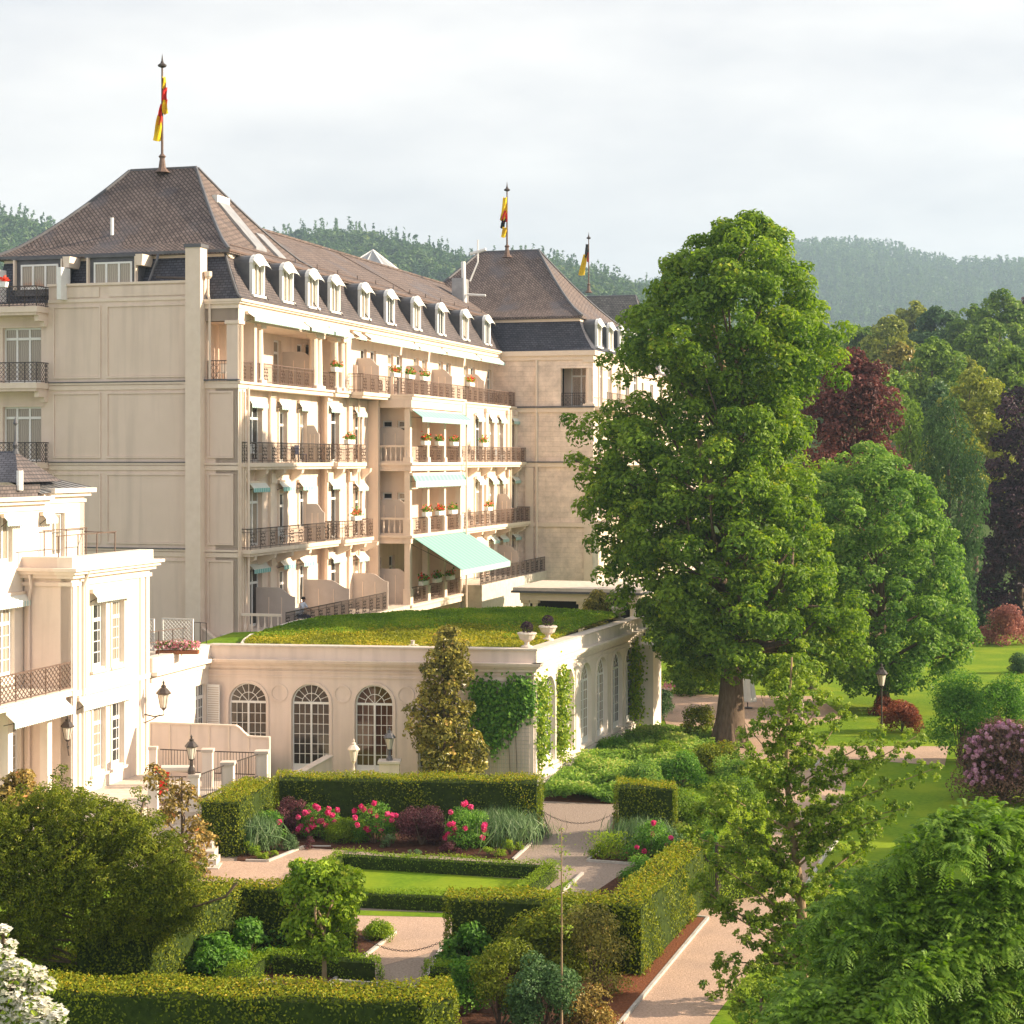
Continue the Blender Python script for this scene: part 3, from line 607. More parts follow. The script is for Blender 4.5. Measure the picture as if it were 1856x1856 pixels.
# --- third floor
TY = .6
for px in (668, 716, 762, 806, 851, 893):
    for dx in (-.8, .8):
        x = xa(px, TY)+dx
        if x < XE-.6: walls['T'].append(hole(x, ZF[3]+.04, 1.0, 2.6)); place(W_single, hotel, SD.mat(x, TY, ZF[3]+.04, ORG[hotel]))
m = MB(SD); wall(m, X1, XE+.3, ZF[3], 21.5, TY, .4, walls['T']); m.build('upper_wall', 'stucco_cream', hotel)
LY = 2.3
for px in (470, 503, 545, 560, 606): x = xa(px, LY); walls['L'].append(hole(x, ZF[3]+.04, 1.0, 2.6)); place(W_single, hotel, SD.mat(x, LY, ZF[3]+.04, ORG[hotel]))
m = MB(SD); wall(m, .5, X1, ZF[3], 20.9, LY, .3, walls['L']); m.build('loggia_wall', 'stucco_cream', hotel)
m = MB(SD); m.box(.3, X1, .0, LY, ZF[3]-.004, ZF[3]+.01); m.build('loggia_floor', 'limestone', hotel)
m = MB(SD); m.box(0, X1, .0, LY+.3, 20.9, 21.5); m.build('loggia_beam', 'stucco_cream', hotel)
def column(x, y, z0, z1, r=.24, base=True, par=None, fr=SD):
    H = z1-z0; m = MB(fr); c = (x, y, z0)
    m.box(x-r*1.3, x+r*1.3, y-r*1.3, y+r*1.3, z0, z0+.18); m.lathe((x, y, z0+.18), [(r*1.15, 0), (r, .12), (r*.98, H*.4), (r*.86, H-.42), (r*1.1, H-.36), (r*.95, H-.3)], 12)
    m.box(x-r*1.3, x+r*1.3, y-r*1.2, y+r*1.2, z1-.18, z1); return m.build('column', 'stone_trim', par or hotel, smooth=False)
cols = [.32, xa(479), xa(578), xa(586), xa(615), X1-.15]
MB(SD).box(0.02, .62, .02, .62, ZF[3], 20.9).build('pier', 'stone_trim', hotel)
for x in cols[1:]: column(x, .3, ZF[3], 20.9)
MB(SD).box(X1-.05, X1+.4, 0, LY, ZF[3], 21.5).build('pier', 'stone_trim', hotel)
for a, b in ((.7, cols[1]-.2), (cols[1]+.3, cols[2]-.3), (cols[3]+.2, cols[4]-.2)):
    r = MB(SD); railing(r, (a, .15), (b, .15), ZF[3], 1.0, .13); r.build('railing', 'iron_brown_lit', hotel)
screen(xa(512, LY), LY, .35, ZF[3], 2.05); screen(xa(590, LY), LY, .35, ZF[3], 2.05)
for px in (668, 755, 800, 858): screen(xa(px, TY)-1.9, TY, -.75, ZF[3], 2.05)
balcony(X1+.1, XBAY0+.2, .6, -.95, ZF[3], (), True, False, 'iron_brown_lit'); balcony(XBAY0+.2, XE-.1, .6, -1.15, ZF[3], (), False, True, 'iron_brown_lit')
m = MB(SD); m.box(-.02, XE+.3, -.02, LY, 21.5, 21.74); m.box(-.14, XE+.3, -.16, LY, 21.74, 21.83); m.box(-.2, XE+.3, -.26, LY, 21.83, 21.95); m.build('cornice', 'stone_trim', hotel)
for a, b in ((.8, xa(545)), (xa(545)+.3, xa(590)), (xa(590)+.2, X1-.3), (X1+.6, xa(650)), (xa(658), xa(745)), (xa(748), xa(795)), (xa(798), xa(858)), (xa(861), xa(903))):
    awning(hotel, SD, (a+b)/2, 21.28, b-a, .5, .16, .2, 0, 'awning_white', 'awning_sunlit')
# --- mansard along the side with round-headed dormers
m = MB(SD); n = 5
prof = [(-.22, 21.95), (.05, 22.15), (.45, 22.75), (.8, 23.35), (1.1, 23.9), (1.3, 24.3)]
V = []; Fs = []
for i, (y, z) in enumerate(prof): V += [(max(-.2, y), y, z), (XE+2, y, z)]
for i in range(n): Fs.append((2*i, 2*i+1, 2*i+3, 2*i+2))
m.add(V, Fs); m.build('side_mansard', 'slate_sunlit', hotel)
MB(SD).tube([(max(-.2, y)+.0, y, z+.03) for y, z in prof], .07, 5).build('hip_roll', 'lead', hotel)
m = MB(SD); m.box(1.3, XE+1.6, 1.2, 1.6, 24.15, 24.5); m.build('eaves_band', 'stone_trim', hotel)
m = MB(SD); m.tube([(.95, .98, 24.45), (XE+1.4, .98, 24.45)], .09, 6); m.build('gutter', 'iron_brown_lit', hotel)
def dormer_at(px, z=22.35, fr=SD, par=None, big=1.0):
    x = xa(px, .15) if fr is SD else px; par = par or hotel; w_, h_ = 1.5*big, 1.55; y0 = .12
    arc = lambda r, n=8: [(x+r*math.cos(math.pi*i/n), z+h_+r*.62*math.sin(math.pi*i/n)) for i in range(n+1)]
    o = MB(fr).prism([(x-w_/2+.02, z+.02), (x+w_/2-.02, z+.02)]+arc(w_/2-.02), y0+.16, 1.75).build('dormer', 'lead', par)
    f = MB(fr); f.box(x-w_/2, x-w_/2+.24, y0, y0+.17, z, z+h_); f.box(x+w_/2-.24, x+w_/2, y0, y0+.17, z, z+h_); f.box(x-w_/2-.05, x+w_/2+.05, y0-.1, y0+.17, z-.12, z)
    A, B = arc(w_/2-.26), arc(w_/2+.04)
    for i in range(8): f.prism([A[i], B[i], B[i+1], A[i+1]], y0-.05, y0+.17)
    f.box(x-w_/2+.24, x+w_/2-.24, y0+.03, y0+.17, z+h_-.05, z+h_+.2)
    f.build('dormer_front', 'white_paint', o)
    g = MB(fr); g.box(x-.04, x+.04, y0+.05, y0+.13, z, z+h_-.05)
    for s in (-1, 1): g.box(x+s*(w_/2-.3), x+s*(w_/2-.24), y0+.06, y0+.13, z, z+h_-.05)
    g.build('dormer_window', 'white_paint', o)
    MB(fr).box(x-w_/2+.24, x+w_/2-.24, y0+.12, y0+.15, z, z+h_).build('pane', 'window_glass', o)
    k = MB(fr); nn = 6                                            # bowed awning hood
    V = []
    for i in range(nn+1):
        a = math.pi*(.06+.88*i/nn); c_, s_ = math.cos(a), math.sin(a)
        V += [(x+(w_/2+.02)*c_, y0-.06, z+h_+.05+.62*(w_/2)*s_), (x+(w_/2+.02)*c_, y0-.4, z+h_-.28+.2*s_)]
    Fs = [(2*i, 2*i+1, 2*i+3, 2*i+2) for i in range(nn)]+[(2*i, 2*i+2, 2*i+3, 2*i+1) for i in range(0)]
    k.add(V, Fs); k.build('awning', 'awning_white', o); return o
for px in (468, 521, 567, 607, 661, 707, 755, 799, 843, 883): dormer_at(px)
m = MB(SD)
for px in (448, 500, 543, 588, 640, 687, 733, 779, 823, 865): x = xa(px, .5)+1.3; m.tube([(x, -.1, 22.15), (x, .5, 22.95)], .03, 4)
m.build('roof_hooks', 'iron', hotel)
# --- roofs
m = MB(GB); RR = hip(m, -13.9, -.95, .95, 12.6, 24.5, -9.2, -5.35, 6.4, 6.6, 29.5); m.build('roof', 'roof_tile', hotel)
m = MB(GB); hip_lines(m, RR); m.build('ridge_tiles', 'lead', hotel)
m = MB(SD); V = [(9, .95, 24.5), (XE+4, .95, 24.5), (XE+12, 6, 27.45), (5, 6, 27.45), (XE+4, 11, 24.5), (9, 11, 24.5)]
m.add(V+[(9, .95, 24.3), (XE+4, .95, 24.3)], [(0, 1, 2, 3), (3, 2, 4, 5), (6, 7, 1, 0)]); m.build('roof', 'roof_tile', hotel)
m = MB(SD); m.tube([(5, 6, 27.5), (XE+8, 6, 27.5)], .1, 5)
for x in np.arange(10, XE+1, 3.1): m.tube([(x, 1.25, 24.75), (x, 1.25, 25.0)], .03, 4)
m.build('ridge_tiles', 'roof_tile', hotel)
m = MB(SD); m.tube([(2, 1.35, 24.85), (XE, 1.35, 24.82)], .025, 4); m.tube([(xa(655, 4), 5.5, 27.25), (xa(738, 1.5), 1.2, 24.7)], .03, 4); m.build('snow_guard', 'iron_brown_lit', hotel)
# skylights on the sunny slope of the near roof
for (p0, p1, zz) in (((xa(402, 3.3)+1.2), (xa(440, 2.2)+.8), 0), ((xa(447, 3.0)+.9), (xa(468, 2.0)+.9), 1)):
    x0 = 5.9 if zz == 0 else 8.1; wd = 1.35 if zz == 0 else 1.0
    def Rz(y): t = (y-.95)/(5.35-.95); return 24.5+5.0*t**1.25
    ya, yb = (3.9, 1.7) if zz == 0 else (2.7, 1.4)
    V = [(x0, ya, Rz(ya)+.14), (x0+wd, ya, Rz(ya)+.14), (x0+wd, yb, Rz(yb)+.14), (x0, yb, Rz(yb)+.14)]
    V2 = [(a, b, c-.3) for a, b, c in V]
    o = MB(SD).add(V+V2, [(0, 3, 2, 1), (4, 5, 6, 7), (0, 4, 7, 3), (1, 2, 6, 5), (3, 7, 6, 2), (0, 1, 5, 4)]).build('skylight', 'zinc', hotel)
    if zz == 0: MB(SD).box(x0-.08, x0+wd+.08, ya-.05, ya+.25, Rz(ya)+.02, Rz(ya)+.42).build('blind_box', 'white_paint', o)
m = MB(GB); m.tube([(xb(210, 3), 2.6, 25.6), (xb(210, 3), 2.6, 26.5)], .09, 8); m.build('vent_pipe', 'white_paint', hotel)
m = MB(SD)                                                                  # glass lantern roof behind the ridge
cx_ = xa(693, 7); q = [(cx_-2.2, 5.9, 27.2), (cx_+2.2, 5.9, 27.2), (cx_+2.2, 9.5, 27.2), (cx_-2.2, 9.5, 27.2), (cx_, 7.7, 28.9)]
m.add(q, [(0, 1, 4), (1, 2, 4), (2, 3, 4), (3, 0, 4)]); m.build('roof_lantern', 'zinc', hotel)
m = MB(SD)
for i in range(4): m.tube([q[i], q[4]], .06, 4); m.tube([q[i], q[(i+1) % 4]], .06, 4); m.tube([tuple((np.array(q[i])+np.array(q[(i+1) % 4]))/2), q[4]], .04, 4)
m.build('glazing_bar', 'white_paint', hotel)
# --- projecting balcony bay
by = -2.1
for fl, z in ((0, ZF[0]), (1, ZF[1]), (2, ZF[2])):
    o = MB(SD).box(XBAY0, XBAY1, by-.1, .4, z-.5, z).build('bay_floor', 'stucco_cream', hotel)
    MB(SD).box(XBAY0-.1, XBAY1+.1, by-.22, .4, z-.16, z-.02).build('moulding', 'stone_trim', o)
    r = MB(GB)
    if fl: baluster_rail(r, (.3, XBAY0+.15), (2.0, XBAY0+.15), z, 1.0) if fl == 1 else baluster_rail(r, (.15, XBAY0+.15), (2.0, XBAY0+.15), z, 1.0)
    if fl: r.build('balustrade', 'stone_trim', o)
    r = MB(SD); railing(r, (XBAY0+.2, by+.1), (XBAY1-.2, by+.1), z, .95, .16); r.build('railing', 'iron_brown_lit', o)
    zt = (ZF[1], ZF[2], 17.2)[fl]-.5+(.5 if fl == 2 else 0)
    for i in range(4):
        x = XBAY0+.3+(XBAY1-XBAY0-.6)*i/3; MB(SD).box(x-.17, x+.17, by, by+.34, z, zt-.001).build('bay_post', 'stone_trim', hotel)
        MB(SD).box(x-.24, x+.24, by-.06, by+.4, z, z+.9 if fl < 2 else z+.3).build('pedestal', 'stone_trim', o)
    MB(SD).box(XBAY0+.02, XBAY0+.36, -.1, .34, z, zt-.001).build('bay_post', 'stone_trim', hotel)
    f2 = Fr((0, 0), SD.y[:2]*-1, SD.x[:2]); f2.o = SD((XBAY0+.55, 0, z)); s_ = MB(f2).prism([(-.3, 0), (1.75, 0), (1.75, 1.75), (1.3, 2.05), (-.3, 2.05)], 0, .07).build('privacy_screen', 'grey_panel', hotel)
    k = MB(f2); [k.box(t-.02, t+.02, -.02, 0, .02, 1.7) for t in (.35, 1.05)]; k.build('batten', 'stone_trim', s_)
hb = []
for fl in (0, 1, 2):
    for x in (XBAY0+1.6, XBAY0+4.0, XBAY0+6.8): hb.append(hole(x, ZF[fl]+.04, 1.0, 2.6)); place(W_single, hotel, SD.mat(x, .4, ZF[fl]+.04, ORG[hotel]))
m = MB(SD); wall(m, XBAY0, XBAY1, ZB, ZF[3]-.35, .4, .35, hb); m.box(XBAY0-.3, XBAY0, -.3, 1.1, ZB, ZF[3]-.35); m.build('bay_back_wall', 'stucco_cream', hotel)
x_ = XBAY1-.02; m = MB(SD); m.box(x_-.3, x_, -2.0, .4, ZB, ZF[3]-.35); m.build('bay_side_wall', 'stucco_cream', hotel)
m = MB(SD); m.box(XBAY0-.05, XBAY1+.05, by-.15, .4, 17.2, ZF[3]-.35); m.build('bay_roof', 'stucco_cream', hotel)
f3 = GB.sub(0, XBAY0+1.2)
for fl in (1, 2): 
    o_ = MB(f3)
    for xx in (.35, 1.3): place(W_small, hotel, GB.mat(xx, XBAY0+1.05, ZF[fl]+1.3, ORG[hotel]))
m = MB(GB); wall(m, -.2, 1.75, ZF[1], 17.2, XBAY0+1.05, .2, [hole(x, ZF[f]+1.3, .62, 1.15) for x in (.35, 1.3) for f in (1, 2)]); m.build('bay_inner_wall', 'stucco_cream', hotel)
awning(hotel, SD, (XBAY0+XBAY1)/2, 17.0, XBAY1-XBAY0-.3, .75, .35, .3, by, 'awning_cloth', 'awning_sunlit')
awning(hotel, SD, (XBAY0+XBAY1)/2, ZF[2]-.75, XBAY1-XBAY0-.3, .35, .35, .4, by, 'awning_cloth', 'awning_sunlit')
awning(hotel, SD, (XBAY0+XBAY1)/2+.3, ZF[1]-.25, XBAY1-XBAY0-.2, 3.1, 1.75, .35, by, 'awning_cloth', 'awning_sunlit', name='large_awning')
# --- the cross wing at the far end
bw = xb(1075, XE); CYM = XE
m = MB(GB); hw = [(xb(1046, XE)-1.2, xb(1046, XE)+1.05, ZF[3]+.0, 20.7)]
wall(m, -1.2, bw, ZB, ZF[3]-.1, XE, .5, []); wall(m, -1.2, bw, ZF[3]-.1, 21.3, XE, .5, [hw[0]]); m.build('wing_wall', 'stone_course', hotel)
m = MB(GB); m.box(-1, bw+.05, XE-.1, XE+.6, 21.3, 21.6); m.box(-1, bw+.2, XE-.25, XE+.6, 21.6, 21.95)
for z in (ZF[3]-.1, ZF[2]-.05, ZF[1]-.1): m.box(-1, bw+.1, XE-.12, XE, z-.3, z)
for x in (bw-.35, xb(960, XE)): m.box(x-.3, x+.3, XE-.1, XE, ZB, ZF[2]-.4)
m.build('string_course', 'stone_trim', hotel)
MB(GB).box(-.9, bw+.15, XE-.2, XE, ZF[3]-.095, ZF[3]+.02).build('flashing', 'lead', hotel); MB(GB).box(-.9, bw+.15, XE-.2, XE, ZF[2]-.045, ZF[2]+.03).build('flashing', 'lead', hotel)
MB(GB).tube([(xb(973, XE), XE-.1, ZB), (xb(973, XE), XE-.1, 21.3)], .09, 6).build('downpipe', 'stone_trim', hotel)
x = (hw[0][0]+hw[0][1])/2; MB(GB).box(x-1.3, x+1.3, XE+1.6, XE+1.8, ZF[3], 20.9).build('loggia_wall', 'stucco_cream', hotel)
place(W_door, hotel, GB.mat(x, XE+1.4, ZF[3]+.03, ORG[hotel]))
column(bw-.3, XE+.3, ZF[3], 21.3, .33, fr=GB)
r = MB(GB); railing(r, (hw[0][0], XE+.2), (hw[0][1], XE+.2), ZF[3], .95, .16); r.build('railing', 'iron', hotel)
m = MB(GB); pr = [(0, 21.95), (.3, 22.15), (.75, 22.9), (1.1, 23.7), (1.3, 24.3)]; V = []; Fs = []
for d, z in pr: V += [(-1.3, XE-.25+d, z), (bw+.2-d*1.15, XE-.25+d, z), (bw+.2-d*1.15, XE+17-d, z)]
for i in range(4): k = 3*i; Fs += [(k, k+1, k+4, k+3), (k+1, k+2, k+5, k+4)]
m.add(V, Fs); m.build('wing_mansard', 'slate', hotel)
MB(GB).box(-1.2, bw-1.2, XE+.95, XE+15, 24.12, 24.5).build('eaves_band', 'stone_trim', hotel)
m = MB(GB); RR = hip(m, -9.4, bw-1.0, XE+.75, XE+15.6, 24.5, -4.1, .6, XE+8, XE+8.2, 30.1); m.build('roof', 'roof_tile', hotel)
m = MB(GB); hip_lines(m, RR, .1); m.build('ridge_tiles', 'lead', hotel)
m = MB(GB); m.box(xb(822, XE+.8), xb(842, XE+.8), XE+.4, XE+1.8, 25.6, 27.4); m.build('roof_stack', 'zinc', hotel)
m = MB(GB); xx = xb(845, XE+1); m.tube([(xx, XE+.6, 25.3), (xx-.1, XE+.6, 28.6)], .16, 8); m.tube([(xx+.3, XE+1, 27.2), (xx+.9, XE+1, 28.6), (xx+.9, XE+1, 30.2)], .07, 5); m.tube([(xx+.3, XE+1, 29.2), (xx+1.5, XE+1, 29.5)], .12, 5); m.tube([(xx+.2, XE+.6, 26.2), (xx+1.6, XE+.6, 26.1)], .09, 5); m.build('flue_pipe', 'white_paint', hotel)
# wing's own sunlit side and the long facade beyond, seen through the maple
WS = Fr(GB((bw, XE, 0))[:2], dA)
hs = []
for z in (ZF[1], ZF[2], ZF[3]):
    for x in (2.2, 5.2, 8.2, 11.2, 14.2): hs.append(hole(x, z+.05, 1.5, 2.95)); place(W_door, hotel, WS.mat(x, 0, z+.05, ORG[hotel]))
m = MB(WS); wall(m, .5, 16.5, ZB, 21.9, 0, .4, hs); m.box(-.1, 16.6, -.2, 0, 21.6, 21.95)
m.build('wing_side_wall', 'stucco_cream', hotel)
for z in (ZF[1], ZF[2], ZF[3]):
    o = MB(WS).box(.4, 16, -1.0, -.001, z-.25, z).build('balcony', 'stone_trim', hotel); r = MB(WS); railing(r, (.5, -.9), (15.9, -.9), z, 1, .2, False); r.build('railing', 'iron_brown_lit', o)
for x in (2.5, 6.2, 9.9, 13.6): dormer_at(x, 22.35, WS)
# long rear facade
WR = Fr(GB((bw-3.2, XE+17, 0))[:2], dA); hs = []
for z in ZF[1:4]:
    for x in np.arange(2, 44, 4.2): hs.append(hole(x, z+.05, 1.5, 2.95)); place(W_door, hotel, WR.mat(x, 0, z+.05, ORG[hotel]))
m = MB(WR); wall(m, 0, 46, ZB, 21.9, 0, .4, hs); m.box(0, 46, -.2, 0, 21.5, 21.95); m.build('rear_side_wall', 'stucco_cream', hotel)
for z in ZF[1:4]:
    o = MB(WR).box(.4, 46, -1.0, -.001, z-.25, z).build('balcony', 'stone_trim', hotel); r = MB(WR); railing(r, (.5, -.9), (45.9, -.9), z, 1, .25, False); r.build('railing', 'iron_brown_lit', o)
m = MB(WR); m.add([(-2, -.1, 21.95), (46, -.1, 21.95), (46, 1.3, 24.4), (-2, 1.3, 24.4), (46, 6, 26.6), (-2, 6, 26.6)], [(0, 1, 2, 3), (3, 2, 4, 5)]); m.build('rear_roof', 'slate_sunlit', hotel)
for x in (4, 9, 14, 19, 24): dormer_at(x, 22.35, WR)
# dark core inside the hotel so that no daylight shows through
m = MB(SD); m.box(2.2, XE+2, 2.9, 12, ZB, 24.0); m.box(.9, XE+.4, 1.6, 2.9, ZB, 17.8); m.box(.8, 3.0, 1.3, 12, ZB, 17.8); m.build('inner_core', 'dark_gap', hotel)
MB(GB).box(-13.5, -3.2, 1.9, 12, ZB, 24.1).build('inner_core', 'dark_gap', hotel)
MB(GB).box(-8, bw-.7, XE+2.2, XE+15, ZB, 24.1).build('inner_core', 'dark_gap', hotel)
MB(WR).box(0, 46, 1.0, 9, ZB, 21.9).build('inner_core', 'dark_gap', hotel)
# rear pavilion with its own roof
rp = P3(1100, 600, 185); pav = empty('rear_pavilion', (rp[0], rp[1], 0), 'distant hotel pavilion with mossy grey hipped roof beyond the second purple roof', 'building')
f = Fr((rp[0], rp[1]), nB, dA); m = MB(f); m.box(-5, 4.6, 0, 12, 0, 22.2); m.build('wall', 'stucco_cream', pav)
m = MB(f); RR = hip(m, -6.5, 5.6, -.8, 12.6, 22.2, -3.6, 1.7, 5.8, 6.0, 31.3, 1.1); m.build('roof', 'mossy_slate', pav); m = MB(f); hip_lines(m, RR, .1); m.build('ridge_tiles', 'lead', pav)
# flat canopy with columns beside the wing
cp = P3(1040, 1075, 112); cap = empty('entrance_canopy', (cp[0], cp[1], 0), 'flat-roofed entrance canopy on pale columns beyond the grass roof', 'canopy')
f = Fr((cp[0], cp[1]), nB, dA); MB(f).box(-3.9, 4.2, 0, 7, 6.05, 6.25).build('roof', 'limestone', cap); MB(f).box(-4.0, 4.3, -.12, 7.1, 5.92, 6.05).build('gutter', 'lead', cap)
MB(f).box(-3.5, 4.0, .15, 6.8, 5.45, 5.92).build('beam', 'stone_trim', cap); MB(f).box(-3.4, 4, 2.2, 2.4, 0, 5.45).build('rear_wall', 'dark_gap', cap)
for x in (-3.2, -2.6, .35, 3.6): column(x, .5, 2.0, 5.45, .2, par=cap, fr=f)
# ---------------- the orangery with the grass roof ----------------
OC = np.array([(968-CX)/F*79, 79.0]); aO = math.atan2(1162, F); dO = np.array([math.sin(aO), math.cos(aO)]); eO = np.array([.99, -.14]); eO /= np.linalg.norm(eO)
OF = Fr(OC, eO, dO)                       # front: x to the right (0 at the corner, negative left), y back along the side
OS = Fr(OC, dO, -eO)                      # side: x back, y inwards
orang = empty('orangery', (OC[0], OC[1], 0), 'single-storey orangery with pink-shaded front, tall arched windows and a grass roof', 'orangery')
ZT = 5.9; LF = 14.3; LS = 17.5
def xof(px, y=0.0):
    k = (px-CX)/F; ox, oy = OF.o[0]+OF.y[0]*y, OF.o[1]+OF.y[1]*y; return (k*oy-ox)/(OF.x[0]-k*OF.x[1])
def xos(px, y=0.0):
    k = (px-CX)/F; ox, oy = OS.o[0]+OS.y[0]*y, OS.o[1]+OS.y[1]*y; return (k*oy-ox)/(OS.x[0]-k*OS.x[1])
AW_, AH = 1.72, 3.85
A1 = arch_window_proto(AW_, AH)
A2 = arch_window_proto(AW_, AH, 'window_glass')
fx = [xof(449), xof(563), xof(678), xof(793)]; sx_ = [xos(p) for p in (994, 1029, 1061, 1090, 1118, 1141)]
zs0 = .42
h = [(x-AW_/2, x+AW_/2, zs0, zs0+AH, 'arch') for x in fx]; m = MB(OF); wall(m, -LF-.3, -.02, -.3, 4.95, 0, .4, h); m.build('front_wall', 'pink_shaded_plaster', orang)  # shaded front gets the pinker plaster, sunlit side the white
h = [(x-AW_/2, x+AW_/2, zs0+.3, zs0+.3+AH, 'arch') for x in sx_]; m = MB(OS); wall(m, 0, LS, -.3, 4.95, 0, .4, h); m.build('side_wall', 'villa_white', orang)
for x in fx: place(A1, orang, OF.mat(x, 0, zs0, ORG[orang]))
for x in sx_: place(A2, orang, OS.mat(x, 0, zs0+.3, ORG[orang]))
for F_, xs, z, mt in ((OF, fx, zs0, 'pink_shaded_plaster'), (OS, sx_, zs0+.3, 'villa_white')):
    for x in xs:
        m = MB(F_); r = AW_/2; n = 14; zs = z+AH-r
        P_ = lambda rr: [(x+rr*math.cos(math.pi*i/n), zs+rr*math.sin(math.pi*i/n)) for i in range(n+1)]
        a, b = P_(r), P_(r+.12)
        for i in range(n): m.prism([a[i], b[i], b[i+1], a[i+1]], -.05, 0)
        for s in (-1, 1): m.box(x+s*r, x+s*(r+.12), -.05, 0, z, zs)
        m.box(x-r-.2, x+r+.2, -.12, .1, z-.12, z-.005); m.build('window_surround', mt, orang)
for x in [(fx[i]+fx[i+1])/2 for i in range(3)]:                 # round plaster roundels
    m = MB(OF); n = 20
    for i in range(n):
        a0, a1 = 2*math.pi*i/n, 2*math.pi*(i+1)/n
        m.prism([(x+.32*math.cos(a0), 3.85+.32*math.sin(a0)), (x+.4*math.cos(a0), 3.85+.4*math.sin(a0)), (x+.4*math.cos(a1), 3.85+.4*math.sin(a1)), (x+.32*math.cos(a1), 3.85+.32*math.sin(a1))], -.03, 0)
    m.build('roundel', 'pink_shaded_plaster', orang)
# entablature on both faces
for F_, x0, x1, nm, mt in ((OF, -LF-.3, 0, 1, 'pink_shaded_plaster'), (OS, 0, LS, 0, 'villa_white')):
    e = 1 if nm else 0
    pr = [(4.55, 4.62, .05), (4.78, 4.84, .06), (4.95, 5.12, .12), (5.12, 5.22, .26), (5.22, 5.30, .38), (5.30, 5.36, .42), (5.36, ZT, .12)]
    for k, (z0, z1, o_) in enumerate(pr):
        m = MB(F_)
        if nm: m.box(x0, o_-.001, -o_, 0, z0, z1)
        else: m.box(-o_+.001, x1, -o_+.001, 0, z0, z1)
        m.build('cornice' if k > 2 else 'moulding', mt, orang)
    m = MB(F_); m.box(x0, .2 if nm else x1, -.2, .45, ZT, ZT+.07) if nm else m.box(.45, x1, -.199, .45, ZT+.001, ZT+.069); m.build('coping', 'limestone', orang)
    m = MB(F_); m.box(x0, -.0, 0, .4, 4.95, ZT) if nm else m.box(0.4, x1, .001, .4, 4.95, ZT-.002); m.build('parapet', mt, orang)
m = MB(OF); m.box(-.5, 0, -.06, 0, -.3, 4.55); m.build('corner_pilaster', 'pink_shaded_plaster', orang)
for x in (.3, LS-.6, sx_[1]+(sx_[2]-sx_[1])/2): MB(OS).box(x-.28, x+.28, -.07, 0, -.3, 4.55).build('pilaster', 'villa_white', orang)
MB(OS).box(LS-1.4, LS+.2, -1.0, .3, -.3, 4.6).build('end_pier', 'villa_white', orang)
MB(OS).box(0, LS-1.4, -.16, -.001, -.3, .55).build('plinth', 'villa_white', orang)
MB(OF).box(-LF, -.5, .9, 14, -.2, 5.4).build('inner_core', 'dark_gap', orang)
# grass roof: a low planted mound
def roofz(X, Y):
    q = np.array([X, Y])-OC; a = q@dO                          # rough local depth
    s = np.clip((Y-80.2)/8.5, 0, 1); s = s*s*(3-2*s)
    e = np.clip((-14.5-(X))/-5, 0, 1)
    side = np.clip((a*0+( (OC[0]+(Y-79)*.352)-X))/5.0, 0, 1)
    return ZT-.02+.62*s*(.25+.75*np.clip((X+15.5)/6, 0, 1))*(.35+.65*side)
us = np.linspace(0, 1, 60); vs = np.linspace(0, 1, 40); V = []; Fs = []
# footprint between the parapets: front line, side line, back curve
fl_, fr_, bl_, br_ = OF((-13.2, .45, 0))[:2], OF((-.45, .45, 0))[:2], P3(560, 1133, 86.5)[:2], OF((-.45, 16.2, 0))[:2]
bl_ = np.array([-9.6, 87.5])
for j, v in enumerate(vs):
    L0 = fl_+(bl_-fl_)*v+np.array([-.9, 0])*math.sin(math.pi*v); R0 = fr_+(br_-fr_)*v
    for u in us: p = L0+(R0-L0)*u; p = p+np.array([0, 2.0*math.sin(math.pi*u)*v]); V.append((p[0], p[1], roofz(p[0], p[1])+.04*rng.normal()*.6))
for j in range(39):
    for i in range(59): k = j*60+i; Fs.append((k, k+1, k+61, k+60))
GV = np.array(V); org = ORG[orang]
o = addobj('grass_roof', mkmesh('grass_roof', GV-org, Fs, 'sedum_base', smooth=True), orang)
E = GV.reshape(40, 60, 3)
m = MB(); m.tube([E[j, 0]+np.array([-.1, 0, -.02]) for j in range(0, 40, 3)], .13, 5); m.tube([E[39, i]+np.array([0, .1, -.05]) for i in range(0, 60, 4)], .1, 5); m.build('kerb', 'limestone', orang)
n = 52000; u = rng.random(n); v = rng.random(n)**.85; iu = np.minimum((u*59).astype(int), 58); jv = np.minimum((v*39).astype(int), 38); fu, fv = (u*59-iu)[:, None], (v*39-jv)[:, None]
P_ = E[jv, iu]*(1-fu)*(1-fv)+E[jv, iu+1]*fu*(1-fv)+E[jv+1, iu]*(1-fu)*fv+E[jv+1, iu+1]*fu*fv; P_ = P_-org
nz = np.sin(P_[:, 0]*1.7+P_[:, 1]*.6)*.12+np.sin(P_[:, 0]*.5-P_[:, 1]*1.1)*.15
front = (v+nz*.6+rng.normal(size=n)*.07) < .36
Nn = rng.normal(size=(n, 3))*.8+np.array([.3, -.3, .8]); P_[:, 2] += .05+.06*rng.random(n)+.05*(nz+.2)
for sel, nm_, mt in ((front, 'yellow_sedum', 'leaf_sedum'), (~front, 'roof_grass', 'leaf_roofgrass')):
    tag(addobj(nm_, leafmesh(nm_, P_[sel], Nn[sel], .13, mt, np.clip(.5+nz[sel]*1.5+rng.normal(size=sel.sum())*.25, 0, 1), .45), orang), kind='stuff')
# strip of lawn behind the mound
m = MB(); a, b = OF((-15.2, 2, 0)), OF((-11, 10, 0)); 
m.add([(-14.3, 81.3, 5.86), (-12.6, 81.5, 5.9), (-10.6, 86.8, 6.05), (-13.4, 87.2, 5.9)], [(0, 1, 2, 3)]); m.build('lawn_strip', 'lawn', orang)
